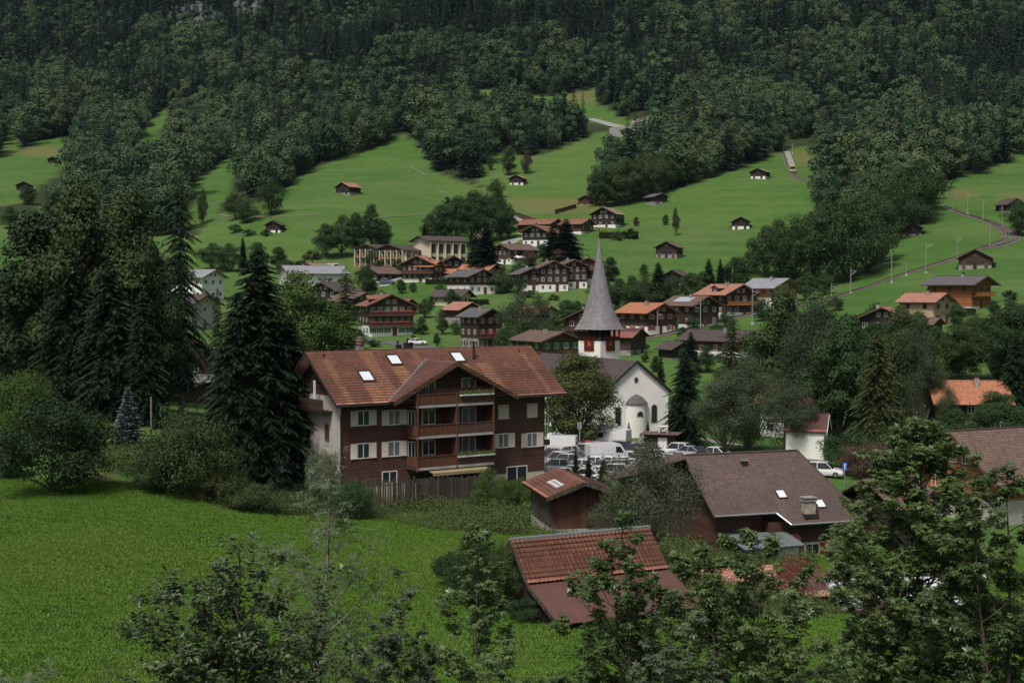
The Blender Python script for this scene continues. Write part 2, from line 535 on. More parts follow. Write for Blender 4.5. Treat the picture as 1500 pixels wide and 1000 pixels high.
def ground_material():
    m, t, b = nodes_of('meadow_ground')
    pos = N(t, "ShaderNodeNewGeometry").outputs['Position']
    def attr(n):
        k = N(t, "ShaderNodeAttribute"); k.attribute_name = n; return k.outputs['Fac']
    fo, ro, br = attr('forest'), attr('rock'), attr('brown')
    sep = N(t, "ShaderNodeSeparateXYZ"); t.links.new(pos, sep.inputs[0])
    flat = N(t, "ShaderNodeCombineXYZ"); t.links.new(sep.outputs[0], flat.inputs[0]); t.links.new(sep.outputs[1], flat.inputs[1])
    xy = flat.outputs[0]
    n1 = noise(t, xy, 0.02, 6, 0.6); n2 = noise(t, xy, 0.22, 6, 0.7); n3 = noise(t, xy, 2.5, 4, 0.7)
    r1 = ramp(t, [(0.35, 0.0), (0.68, 1.0)]); t.links.new(n1, r1.inputs[0])
    r2 = ramp(t, [(0.35, 0.0), (0.65, 1.0)]); t.links.new(n2, r2.inputs[0])
    g = mixc(t, r1.outputs[0], (0.055, 0.135, 0.024), (0.088, 0.172, 0.04))
    g = mixc(t, math_(t, 'MULTIPLY', r2.outputs[0], 0.75), g, (0.042, 0.10, 0.018))
    n0 = noise(t, xy, 0.011, 5, 0.65, 1.0)
    r0 = ramp(t, [(0.48, 0.0), (0.66, 1.0)]); t.links.new(n0, r0.inputs[0])
    g = mixc(t, math_(t, 'MULTIPLY', r0.outputs[0], 0.6), g, (0.125, 0.165, 0.05))
    # mowing lines across the slope
    wv = N(t, "ShaderNodeTexNoise"); wv.inputs['Scale'].default_value = 0.09; wv.inputs['Detail'].default_value = 5
    t.links.new(scaled(t, pos, (0.3, 0.4, 6.0)), wv.inputs['Vector'])
    r3 = ramp(t, [(0.42, 0.0), (0.62, 1.0)]); t.links.new(wv.outputs['Fac'], r3.inputs[0])
    g = mixc(t, math_(t, 'MULTIPLY', r3.outputs[0], 0.4), g, (0.125, 0.185, 0.055))
    g = mixc(t, math_(t, 'MULTIPLY', n3, 0.35), g, (0.045, 0.1, 0.015))
    g = mixc(t, math_(t, 'MULTIPLY', br, 0.75), g, (0.15, 0.13, 0.05))
    g = mixc(t, fo, g, mixc(t, n2, (0.02, 0.03, 0.012), (0.045, 0.06, 0.022)))
    rk = mixc(t, noise(t, scaled(t, pos, (1, 1, 1.6)), 0.16, 8, 0.75), (0.025, 0.03, 0.032), (0.17, 0.175, 0.19))
    rr = ramp(t, [(0.45, 0.0), (0.6, 1.0)])
    t.links.new(math_(t, 'ADD', ro, math_(t, 'MULTIPLY', math_(t, 'SUBTRACT', n2, 0.5), 0.7)), rr.inputs[0])
    g = mixc(t, rr.outputs[0], g, rk)
    t.links.new(g, b.inputs['Base Color'])
    b.inputs['Roughness'].default_value = 0.85
    b.inputs['Specular IOR Level'].default_value = 0.15
    h = math_(t, 'ADD', math_(t, 'MULTIPLY', n2, 1.0), math_(t, 'MULTIPLY', n3, 0.25))
    bump(t, b, h, 0.7, 0.6)
    return m
GROUND = ground_material()
gme = np_mesh('terrain', V, Fq, GROUND, smooth=True)
for nm, arr in (('forest', fm.astype(np.float32)), ('rock', rock.astype(np.float32)), ('brown', brown.astype(np.float32))):
    at_ = gme.attributes.new(nm, 'FLOAT', 'POINT'); at_.data.foreach_set('value', arr.ravel().astype(np.float32))
terrain = link('terrain', gme); tag(terrain, kind='structure')
BVH = BVHTree.FromPolygons([tuple(p) for p in V.tolist()], Fq.tolist())

def gz(x, y):
    h = BVH.ray_cast(Vector((x, y, 900)), Vector((0, 0, -1)))
    return h[0].z if h[0] else -20.0

def pix(px, py):
    """where the sight line through this point of the photograph meets the ground"""
    d = pxray(px, py).normalized()
    h = BVH.ray_cast(d * 3.0, d)
    return h[0] if h[0] else at(px, py, 600)

def strip(name, pts, width, mat, lift=0.09, kind='structure', step=2.0, thick=0.0):
    """a road or track draped over the ground along world points"""
    P = [Vector((p[0], p[1], 0)) for p in pts]
    # catmull-rom
    Q = []
    for i in range(len(P) - 1):
        p0 = P[max(i-1, 0)]; p1 = P[i]; p2 = P[i+1]; p3 = P[min(i+2, len(P)-1)]
        n = max(2, int((p2 - p1).length / step))
        for k in range(n):
            u = k / n
            Q.append(0.5 * ((2*p1) + (p2-p0)*u + (2*p0-5*p1+4*p2-p3)*u*u + (3*p1-p0-3*p2+p3)*u*u*u))
    Q.append(P[-1])
    mb = MB(); vs = []; fs = []
    cols = 5
    for i, q in enumerate(Q):
        d = (Q[min(i+1, len(Q)-1)] - Q[max(i-1, 0)]).normalized()
        s_ = Vector((-d.y, d.x, 0))
        zs = []
        pts_ = []
        for c in range(cols):
            w_ = (c / (cols - 1) - 0.5) * width
            p = q + s_ * w_
            p.z = gz(p.x, p.y)
            pts_.append(p)
        zm = max(p.z for p in pts_)
        for p in pts_:
            p.z = max(p.z, zm - width * 0.25) + lift
            vs.append(p)
    n = len(Q)
    for i in range(n - 1):
        for c in range(cols - 1):
            a_ = i*cols + c
            fs.append((a_, a_ + 1, a_ + cols + 1, a_ + cols))
    fs = [tuple(reversed(f)) for f in fs] if (Q[1]-Q[0]).cross(vs[1]-vs[0]).z < 0 else fs
    mb.add(vs, fs)
    o = mb.build(name, mat)
    if kind: o['kind'] = kind
    return o, Q
MT['linden'] = m_leaf('yellowish_leaves', (0.035, 0.055, 0.015), (0.10, 0.115, 0.035), trans=0.1, obj=0.0, isl=1.0)
MT['rust_leaf'] = m_leaf('rust_leaves', (0.06, 0.04, 0.03), (0.11, 0.075, 0.055), trans=0.1)
MT['grass'] = m_leaf('grass_blades', (0.08, 0.185, 0.018), (0.15, 0.275, 0.034), trans=0.25, rough=0.6, isl=.7, obj=.4)
MT['grass2'] = m_leaf('herb_leaves', (0.065, 0.155, 0.02), (0.135, 0.25, 0.042), trans=0.2, rough=0.5, isl=.7, obj=.4)
MT['larch'] = m_leaf('olive_needles', (0.03, 0.045, 0.016), (0.078, 0.098, 0.034), trans=0.0, rough=0.7)
MT['ballast'] = m_plain('track_ballast', (0.15, 0.13, 0.12), 0.95, 0.3, 1.5, bmp=0.5)
MT['rust_metal'] = m_plain('rusty_rail', (0.09, 0.055, 0.045), 0.6, 0.3, 3)
MT['sign_blue'] = m_plain('sign_blue', (0.03, 0.12, 0.45), 0.4, 0.05)
MT['sign_light_blue'] = m_plain('light_blue_cloth', (0.06, 0.25, 0.6), 0.8, 0.1)
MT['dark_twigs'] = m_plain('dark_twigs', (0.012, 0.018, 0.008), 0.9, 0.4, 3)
MT['dark_leaf'] = m_leaf('dark_leaves', (0.012, 0.026, 0.010), (0.036, 0.064, 0.02), trans=0.03)
MT['dirt'] = m_plain('dirt_track', (0.15, 0.135, 0.10), 0.95, 0.35, 0.8, bmp=0.4)
MT['grass3'] = m_leaf('pale_grass_blades', (0.10, 0.19, 0.025), (0.18, 0.29, 0.05), trans=0.25, rough=0.6, isl=.7, obj=.4)
MT['tallmix'] = m_leaf('olive_leaves', (0.02, 0.038, 0.013), (0.068, 0.095, 0.03), trans=0.1)
MT['fruit'] = m_leaf('fruit_leaves', (0.045, 0.06, 0.032), (0.12, 0.14, 0.082), trans=0.1)
# ------------------------------------------------------------------ tree makers (numpy)
def quads_from(C, U, W):
    """leaf quads: centre C, half axes U, W"""
    n = len(C)
    V = np.concatenate([C - U, C + W * 0.55 - U * 0.1, C + U, C - W * 0.55 - U * 0.1], 1).reshape(-1, 3)
    F_ = np.arange(n * 4).reshape(n, 4)
    return V, F_

def unit(a):
    return a / (np.linalg.norm(a, axis=-1, keepdims=True) + 1e-9)

def tube_np(p0, p1, r0, r1, n=5):
    p0 = np.array(p0, float); p1 = np.array(p1, float)
    d = unit(p1 - p0)
    a = np.cross(d, [0.3, 0.9, 0.2]); a = unit(a); b = np.cross(d, a)
    t = np.arange(n) * 2 * PI / n
    ring = np.cos(t)[:, None] * a + np.sin(t)[:, None] * b
    V_ = np.concatenate([p0 + ring * r0, p1 + ring * r1])
    j = np.arange(n)
    F_ = np.stack([j, (j + 1) % n, (j + 1) % n + n, j + n], 1)
    return V_, F_

class Tree:
    def __init__(s): s.parts = {0: [], 1: []}
    def add(s, k, VF): s.parts[k].append(VF)
    def join(s, k):
        Vs = []; Fs = []; off = 0
        for V_, F_ in s.parts[k]:
            Vs.append(V_); Fs.append(F_ + off); off += len(V_)
        return np.concatenate(Vs), np.concatenate(Fs)

def broadleaf(seed, n_leaf=1400, leaf=0.55, h=1.0, wide=0.42, base=0.18, lobes=26, loose=0.12, col=1.0, limbs=7, shape=0.6, thin=1.0, nz=0.4, lr=1.0):
    """unit-height tree: crown parts index 1, wood index 0"""
    g = np.random.default_rng(seed)
    T = Tree()
    c0 = np.array([0, 0, (1 + base) / 2]); rz = (1 - base) / 2; rx = wide
    # lobes: centres inside the crown, pushed to its surface
    L = []
    for i in range(lobes):
        d = unit(g.normal(size=3)); d[2] = d[2] * 0.95 + 0.02
        rad = g.uniform(0.38, 0.86)
        zt = d[2] * rad
        zt = zt * 1.12
        squeeze = (1 - shape * max(0, zt) ** 1.4 - 0.12 * max(0, -zt)) * 1.12
        p = c0 + np.array([d[0] * rx * rad * squeeze, d[1] * rx * rad * squeeze, zt * rz])
        L.append((p, g.uniform(0.22, 0.4) * rx * (1.15 - 0.3 * rad) * lr))
    L.append((c0 + [0, 0, rz * 0.78], rx * 0.22))
    per = n_leaf // len(L)
    for p, r in L:
        d = unit(g.normal(size=(per, 3)))
        d[:, 2] = np.abs(d[:, 2]) * np.where(g.random(per) < 0.75, 1, -1)
        rr = r * (1 - loose + g.normal(size=(per, 1)) * loose * 1.2)
        C = p + d * rr * [1, 1, 0.85]
        nrm = unit(d + g.normal(size=(per, 3)) * nz + [0, 0, 0.2])
        a = unit(np.cross(nrm, g.normal(size=(per, 3)))); b = np.cross(nrm, a)
        s_ = leaf * g.uniform(0.6, 1.3, size=(per, 1)) * 0.5
        T.add(1, quads_from(C, a * s_, b * s_ * 1.1 * thin))
    # trunk and limbs
    T.add(0, tube_np((0, 0, -0.06), (0.01, 0, base + 0.12), 0.022, 0.015, 7))
    T.add(0, tube_np((0.01, 0, base + 0.12), (0, 0.01, 0.8), 0.015, 0.004, 5))
    for i in range(limbs):
        p, r = L[i % len(L)]
        z0 = base * g.uniform(0.8, 1.4) + 0.05 * i / limbs
        mid = np.array([p[0] * 0.55, p[1] * 0.55, z0 + (p[2] - z0) * 0.4])
        T.add(0, tube_np((0.005, 0, z0), mid, 0.009, 0.006, 4))
        T.add(0, tube_np(mid, p, 0.006, 0.0015, 4))
    return T

def conifer(seed, levels=26, per=9, wide=0.15, base=0.08, seg=3, droop=0.35, fan=0.45, taper=0.85, ragged=0.25, thick=1.0, twigs=2, wid=0.3, hang=0.5):
    """spruce-like tree: whorls of drooping branches, each a row of narrow twigs"""
    g = np.random.default_rng(seed)
    T = Tree()
    Cs = []; Us = []; Ws = []
    for i in range(levels):
        f = i / (levels - 1)
        z = base + (1 - base) * f ** 0.92
        Rr = wide * (1 - f) ** taper * (0.9 + 0.1 * math.sin(i * 2.1)) + 0.006
        if f < 0.12: Rr *= 0.75 + 2 * f
        k = max(3, int(per * (0.5 + 0.5 * (1 - f))))
        ph = g.uniform(0, 6.28)
        for j in range(k):
            th = ph + 2 * PI * j / k + g.normal() * 0.2
            Ln = Rr * (1 + g.normal() * ragged)
            if Ln < 0.004: continue
            d = np.array([math.cos(th), math.sin(th), 0]); side = np.array([-d[1], d[0], 0])
            dr = droop * (0.35 + 0.65 * (1 - f)); zz = z + g.normal() * 0.006
            n_ = max(2, int(seg * (0.35 + 0.65 * Ln / wide)))
            u = (np.arange(n_) + 0.35) / n_
            for sg in ((-1, 1) if twigs == 2 else (-1, 0, 1)):
                tl = (Ln * (1.05 - u) * fan + wide * 0.10) * g.uniform(.75, 1.2, n_) * thick
                if sg == 0: tl = tl * .6 + Ln / n_ * .5
                a = d * .75 + side * sg * .8 + np.array([0, 0, -1]) * (hang * (.5 + .5 * u))[:, None] + g.normal(size=(n_, 3)) * .13
                a = unit(a)
                nn = unit(np.array([0, 0, 1.0]) + g.normal(size=(n_, 3)) * .45 + side * sg * .5)
                b = unit(np.cross(nn, a))
                c = d * (Ln * u)[:, None]; c[:, 2] += zz - dr * Ln * u ** 1.6
                Cs.append(c + a * (tl * .5)[:, None]); Us.append(a * (tl * .62)[:, None]); Ws.append(b * (tl * wid + wide * .012)[:, None])
    T.add(1, quads_from(np.concatenate(Cs), np.concatenate(Us), np.concatenate(Ws)))
    T.add(0, tube_np((0, 0, -0.05), (0, 0, 0.99), 0.014, 0.0015, 6))
    return T

def one_mesh(name, T, leafm, barkm, scale=1.0):
    V0, F0 = T.join(0); V1, F1 = T.join(1)
    V_ = np.concatenate([V0, V1]); F_ = np.concatenate([F0, F1 + len(V0)])
    mi = np.concatenate([np.zeros(len(F0)), np.ones(len(F1))])
    return np_mesh(name, V_ * scale, F_, None, mats=[barkm, leafm], midx=mi)

def two_mesh(name, T, leafm, barkm):
    V0, F0 = T.join(0); V1, F1 = T.join(1)
    return np_mesh(name + '_trunk', V0, F0, barkm, smooth=True), np_mesh(name + '_crown', V1, F1, leafm)

# far library: one mesh each (a few dozen pixels tall in the picture)
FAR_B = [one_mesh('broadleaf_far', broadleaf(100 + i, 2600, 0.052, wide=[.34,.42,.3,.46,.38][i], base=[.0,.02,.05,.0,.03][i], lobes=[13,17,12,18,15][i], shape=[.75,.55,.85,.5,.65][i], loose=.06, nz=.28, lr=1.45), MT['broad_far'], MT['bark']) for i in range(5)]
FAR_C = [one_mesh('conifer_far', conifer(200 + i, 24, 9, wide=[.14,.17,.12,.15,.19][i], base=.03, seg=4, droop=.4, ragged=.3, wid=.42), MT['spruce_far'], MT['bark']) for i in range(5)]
# middle library: trunk + crown
MID_B = [two_mesh('broadleaf', broadleaf(300 + i, 12000, 0.027, wide=[.4,.33,.46,.38][i], base=[.02,.05,.0,.07][i], lobes=[44,36,52,40][i], loose=.12, lr=1.12, limbs=16, shape=[.6,.8,.45,.7][i]), MT['broad'], MT['bark']) for i in range(4)]
MID_C = [two_mesh('conifer', conifer(400 + i, 46, 12, wide=[.17,.15,.21][i], base=.03, seg=9, droop=.5, ragged=.2, wid=.3, taper=.68), MT['spruce'], MT['bark']) for i in range(3)]
def recolor(me, mat):
    c = me.copy(); c.materials.clear(); c.materials.append(mat); return c
MID_L = [(t_, recolor(c_, MT['lightbroad'])) for t_, c_ in MID_B[:2]]
BIG_W = [two_mesh('grey_green', broadleaf(350 + i, 30000, 0.02, wide=[.40,.44][i], base=.03, lobes=[46,54][i], loose=.17, lr=1.15, limbs=18, shape=.5, thin=.6), MT['willow'], MT['bark_pale']) for i in range(2)]
BIG_B = [two_mesh('big_broad', broadleaf(370 + i, 34000, 0.0225, wide=[.42,.36][i], base=.02, lobes=[80,66][i], loose=.14, limbs=22, shape=.55), MT['broad'], MT['bark']) for i in range(2)]
BUSH = [two_mesh('bush', broadleaf(500 + i, 16000, 0.032, wide=[.62,.75,.55][i], base=.02, lobes=[50,60,40][i], loose=.15, limbs=8, shape=.35), MT['broad'], MT['bark']) for i in range(3)]
SMALLBUSH = [two_mesh('small_bush', broadleaf(520 + i, 1600, 0.1, wide=[.62,.75][i], base=.02, lobes=18, loose=.15, limbs=3, shape=.35), MT['broad'], MT['bark']) for i in range(2)]

def place_tree(kind, lib, px, py, hpx, label, cat='tree', group=None, widen=1.0, mat=None, D=None, rz=None, name=None, sink=0.15):
    """tree whose foot is seen (or would be seen) at px,py and whose top is hpx higher"""
    p = pix(px, py) if D is None else at(px, py, D)
    if D is not None: p = Vector((p.x, p.y, min(gz(p.x, p.y), p.z + 3)))
    top_z = at(px, py - hpx, p.y).z
    h = max(1.0, top_z - p.z)
    e = empty(name or kind, (p.x, p.y, p.z - sink), rz if rz is not None else RNG.uniform(0, 6.28), label, cat, group)
    e.scale = (h * widen, h * widen, h)
    tm, cm = lib
    if mat: cm = recolor(cm, mat) if (cm.name, mat.name) not in KIDS else KIDS[(cm.name, mat.name)]
    link('trunk' if cat == 'tree' else 'stem', tm, e)
    link('crown' if cat == 'tree' else 'foliage', cm, e)
    return e
# ------------------------------------------------------------------ the wooded slopes
def scatter(name, P, rz, sc, idx, coll_objs, label, cat, tilt=None):
    """one object of instances standing at the points P"""
    coll = bpy.data.collections.new(name + '_kinds')
    for i, me in enumerate(coll_objs):
        o = bpy.data.objects.new('%s_kind_%02d' % (name, i), me)
        coll.objects.link(o)
    me = bpy.data.meshes.new(name)
    me.vertices.add(len(P)); me.vertices.foreach_set('co', np.ascontiguousarray(P, dtype=np.float32).ravel())
    rot = np.zeros((len(P), 3), np.float32); rot[:, 2] = rz
    if tilt is not None: rot[:, 0] = tilt[:, 0]; rot[:, 1] = tilt[:, 1]
    a_ = me.attributes.new('rot', 'FLOAT_VECTOR', 'POINT'); a_.data.foreach_set('vector', rot.ravel())
    a_ = me.attributes.new('size', 'FLOAT_VECTOR', 'POINT'); a_.data.foreach_set('vector', np.asarray(sc, np.float32).ravel())
    a_ = me.attributes.new('pick', 'INT', 'POINT'); a_.data.foreach_set('value', idx.astype(np.int32))
    o = link(name, me)
    ng = bpy.data.node_groups.new(name, 'GeometryNodeTree')
    ng.interface.new_socket('Geometry', in_out='INPUT', socket_type='NodeSocketGeometry')
    ng.interface.new_socket('Geometry', in_out='OUTPUT', socket_type='NodeSocketGeometry')
    gi = ng.nodes.new('NodeGroupInput'); go = ng.nodes.new('NodeGroupOutput')
    ip = ng.nodes.new('GeometryNodeInstanceOnPoints')
    ci = ng.nodes.new('GeometryNodeCollectionInfo'); ci.inputs['Collection'].default_value = coll
    ci.inputs['Separate Children'].default_value = True; ci.inputs['Reset Children'].default_value = True
    def na(n, ty):
        k = ng.nodes.new('GeometryNodeInputNamedAttribute'); k.data_type = ty; k.inputs['Name'].default_value = n
        return k.outputs['Attribute']
    e2r = ng.nodes.new('FunctionNodeEulerToRotation')
    ng.links.new(na('rot', 'FLOAT_VECTOR'), e2r.inputs[0])
    ng.links.new(gi.outputs[0], ip.inputs['Points'])
    ng.links.new(ci.outputs[0], ip.inputs['Instance'])
    ip.inputs['Pick Instance'].default_value = True
    ng.links.new(na('pick', 'INT'), ip.inputs['Instance Index'])
    ng.links.new(e2r.outputs[0], ip.inputs['Rotation'])
    ng.links.new(na('size', 'FLOAT_VECTOR'), ip.inputs['Scale'])
    ng.links.new(ip.outputs[0], go.inputs[0])
    md = o.modifiers.new('instances', 'NODES'); md.node_group = ng
    tag(o, label, cat, kind='stuff')
    return o

def forest():
    sp = 8.2
    xs = np.arange(-900, 950, sp); ys = np.arange(430, 1500, sp * 0.95)
    X, Y = np.meshgrid(xs, ys)
    X = X + NP.uniform(-.48, .48, X.shape) * sp; Y = Y + NP.uniform(-.48, .48, Y.shape) * sp
    X = X.ravel(); Y = Y.ravel()
    k = np.abs(X) < Y * 0.52 + 60
    X = X[k]; Y = Y[k]
    Z = H(X, Y)
    m, px, py = forest_mask(X, Y, Z)
    k = m & (py > -70)
    # keep the rock faces mostly bare
    for (rx, ry, rr) in ROCK:
        d = np.hypot(px - rx, (py - ry - 6) * 1.2) / rr
        k &= ~((d < 0.95) & (NP.random(len(px)) < 0.55))
    # do not plant in front of the things that show through
    for (x0, y0, x1, y1) in [(925,165,962,215),(895,180,930,200),(1140,205,1210,300),(1092,240,1135,300)]:
        k &= ~((px > x0) & (px < x1) & (py > y0) & (py < y1))
    X, Y, Z, px, py = X[k], Y[k], Z[k], px[k], py[k]
    n = len(X)
    pc = np.clip(0.3 + (Y - 640) / 340 * 0.5 + (px - 900) / 1500 * 0.35, 0.1, 0.72) + vnoise(X, Y, 60, 31) * 0.45
    con = NP.random(n) < pc
    con &= ~((px > 200) & (px < 330) & (py > 230))
    hB = NP.uniform(13, 23, n) * (1 + 0.15 * vnoise(X, Y, 40, 33)) * np.where(NP.random(n) < .16, 1.3, 1); hC = NP.uniform(17, 33, n)
    h = np.where(con, hC, hB) * 0.95
    hp = F_PX * h / Y
    vis = np.ones(n, bool)
    for p in MEADOW[:6] + MEADOW[7:]:
        for f in ((.3,) if p is MEADOW[7] else (.3, .6, .85)): vis &= ~in_poly(px, py - hp * f, p)
        if any(p is MEADOW[j] for j in (0, 1, 2, 4, 5, 6)):
            for q in (-11, 0, 11):
                for f in (.55, .95): vis &= ~in_poly(px + q, py - hp * f, p)
    wd = np.where(con, NP.uniform(.85, 1.25, n), NP.uniform(.72, 1.12, n))
    rz = NP.uniform(0, 6.28, n)
    pick = NP.integers(0, 5, n)
    # nearest ones (largest in the photograph) as trees of their own
    X, Y, Z, px, py, con, h, wd, rz, pick = [q[vis] for q in (X, Y, Z, px, py, con, h, wd, rz, pick)]
    n = len(X)
    inside = (px > -5) & (px < 1505) & (py > 0)
    order = np.argsort(Y)
    indiv = np.zeros(n, bool)
    for flag, lim in ((True, 190), (False, 190)):
        sel = [i for i in order if inside[i] and con[i] == flag][:lim]
        indiv[sel] = True
    for i in np.nonzero(indiv)[0]:
        c = bool(con[i])
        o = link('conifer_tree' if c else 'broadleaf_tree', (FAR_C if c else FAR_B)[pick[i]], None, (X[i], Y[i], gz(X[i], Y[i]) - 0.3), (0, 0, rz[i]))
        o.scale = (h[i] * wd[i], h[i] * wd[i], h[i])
        zone = 'on the left slope' if px[i] < 520 else ('in the middle of the slope' if px[i] < 1000 else 'on the right slope')
        if c: tag(o, 'dark narrow conifer at the lower forest edge %s' % zone, 'tree', 'conifers at the forest edge')
        else: tag(o, 'rounded green broadleaf tree at the lower forest edge %s' % zone, 'tree', 'broadleaf trees at the forest edge')
    r = ~indiv
    P = np.stack([X[r], Y[r], Z[r] - 0.4], 1)
    sc = np.stack([h[r] * wd[r], h[r] * wd[r], h[r]], 1)
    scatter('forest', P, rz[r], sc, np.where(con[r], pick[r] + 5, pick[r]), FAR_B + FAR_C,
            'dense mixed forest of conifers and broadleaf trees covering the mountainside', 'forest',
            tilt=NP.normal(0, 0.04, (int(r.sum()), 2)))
    print('forest trees', n, 'individual', int(indiv.sum()))
forest()
# ------------------------------------------------------------------ building materials
MT['tile_red'] = m_tile('tile_red_brown', (0.26, 0.115, 0.075), 0.3, moss=0.25)
MT['tile_brown'] = m_tile('tile_brown', (0.16, 0.10, 0.08), 0.3, moss=0.3)
MT['tile_dark'] = m_tile('tile_dark', (0.085, 0.062, 0.058), 0.3, moss=0.35)
MT['tile_grey'] = m_tile('tile_grey', (0.12, 0.115, 0.12), 0.2, moss=0.2)
MT['tile_pale'] = m_tile('tile_pale_grey', (0.30, 0.31, 0.33), 0.12, moss=0.1)
MT['tile_orange'] = m_tile('tile_orange', (0.42, 0.17, 0.09), 0.22, patch=(0.3, 0.12))
MT['tile_pink'] = m_tile('tile_terracotta', (0.40, 0.19, 0.13), 0.22, patch=(0.4, 0.2))
MT['tile_tan'] = m_tile('tile_tan', (0.28, 0.20, 0.13), 0.22)
MT['tile_rust'] = m_tile('sheet_rust', (0.24, 0.085, 0.07), 0.3, row=30, wid=0.7, patch=(0.8, 0.5))
MT['shingle'] = m_tile('shingle', (0.20, 0.19, 0.19), 0.22, row=0.22, wid=0.14, patch=(0.35, 0.3), bump_s=0.6)
MT['wood_dark'] = m_wood('wood_dark', (0.055, 0.028, 0.02))
MT['wood_black'] = m_wood('wood_black', (0.022, 0.015, 0.013))
MT['wood_red'] = m_wood('wood_red_brown', (0.10, 0.038, 0.026))
MT['wood_brown'] = m_wood('wood_brown', (0.13, 0.062, 0.032))
MT['wood_orange'] = m_wood('wood_orange', (0.40, 0.15, 0.05), 0.2)
MT['wood_yellow'] = m_wood('wood_yellow', (0.32, 0.17, 0.07), 0.2)
MT['wood_old'] = m_wood('wood_weathered', (0.085, 0.06, 0.048), 0.2, vertical=True, grey=0.35, var=.6)
MT['wood_vert'] = m_wood('wood_vertical_red', (0.13, 0.045, 0.028), 0.22, vertical=True, grey=0.1)
MT['white'] = m_plain('white_plaster', (0.80, 0.79, 0.76), 0.85, 0.10, 0.6, bmp=0.2)
MT['cream'] = m_plain('cream_plaster', (0.58, 0.52, 0.40), 0.85, 0.10, 0.6, bmp=0.2)
MT['beige'] = m_plain('beige_plaster', (0.46, 0.36, 0.24), 0.85, 0.10, 0.6)
MT['grey_wall'] = m_plain('grey_plaster', (0.42, 0.40, 0.36), 0.85, 0.15, 0.6)
MT['stone'] = m_plain('stone_wall', (0.27, 0.26, 0.25), 0.9, 0.45, 1.6, bmp=0.8)
MT['concrete'] = m_plain('concrete', (0.36, 0.35, 0.34), 0.9, 0.3, 0.5, bmp=0.4)
MT['glass'] = m_glass('window_glass')
MT['glass_pale'] = m_glass('curtained_glass', (0.16, 0.17, 0.19), 0.15)
MT['frame_white'] = m_plain('white_paint', (0.82, 0.81, 0.79), 0.5, 0.06)
MT['shut_green'] = m_plain('green_shutter', (0.03, 0.12, 0.06), 0.6, 0.15)
MT['shut_red'] = m_plain('red_shutter', (0.36, 0.03, 0.03), 0.6, 0.15)
MT['shut_beige'] = m_tile('beige_louvre', (0.68, 0.60, 0.52), 0.05, row=0.09, wid=40, patch=(0.5, 0.05), bump_s=0.8)
MT['shut_brown'] = m_plain('brown_shutter', (0.10, 0.05, 0.03), 0.6, 0.15)
MT['flower_red'] = m_plain('red_flowers', (0.42, 0.03, 0.03), 0.8, 0.5, 8)
MT['metal'] = m_plain('galvanised_steel', (0.38, 0.39, 0.40), 0.45, 0.12, metal=0.6)
MT['metal_dark'] = m_plain('dark_metal', (0.04, 0.035, 0.035), 0.5, 0.2, metal=0.3)
MT['asphalt'] = m_plain('asphalt', (0.10, 0.10, 0.105), 0.9, 0.25, 0.8, bmp=0.3)
MT['gravel'] = m_plain('gravel', (0.27, 0.26, 0.245), 0.95, 0.3, 1.2, bmp=0.5)
MT['solar'] = m_plain('solar_panel', (0.42, 0.44, 0.48), 0.2, 0.08)

WIN = {}
def window_mesh(w_, h_, frame, pane, bars=1):
    k = (round(w_, 2), round(h_, 2), frame, pane, bars)
    if k not in WIN:
        f = MB(); e = 0.07
        f.box(-w_/2, w_/2, -0.05, 0.02, -h_/2, -h_/2 + e).box(-w_/2, w_/2, -0.05, 0.02, h_/2 - e, h_/2)
        f.box(-w_/2, -w_/2 + e, -0.05, 0.02, -h_/2 + e, h_/2 - e).box(w_/2 - e, w_/2, -0.05, 0.02, -h_/2 + e, h_/2 - e)
        for i in range(bars):
            x = -w_/2 + w_ * (i + 1) / (bars + 1)
            f.box(x - 0.035, x + 0.035, -0.045, 0.018, -h_/2 + e, h_/2 - e)
        p = MB().box(-w_/2 + e, w_/2 - e, -0.02, 0.0, -h_/2 + e, h_/2 - e)
        WIN[k] = (f.mesh('window', MT[frame]), p.mesh('pane', MT[pane]))
    return WIN[k]

def window(parent, x, y, z, w_=1.0, h_=1.2, rz=0, frame='frame_white', pane='glass', shutter=None, sw=None, bars=1, closed=False, inner='pane'):
    """window on a wall whose outward normal is -y turned by rz"""
    fm_, pm_ = window_mesh(w_, h_, frame, pane, bars)
    o = link('window', fm_, parent, (x, y, z), (0, 0, rz))
    link('pane', pm_, o)
    if shutter:
        s_ = sw or w_ * 0.5
        k = ('s', round(s_, 2), round(h_, 2), shutter, closed)
        if k not in WIN:
            WIN[k] = (MB().box(-s_/2, s_/2, -0.09, -0.05, -h_/2, h_/2).mesh('shutter', MT[shutter]),)
        for sg in (-1, 1):
            link('shutter', WIN[k][0], o, (sg * (s_/2 + 0.01 if closed else w_/2 + s_/2 + 0.02), 0, 0))
    return o

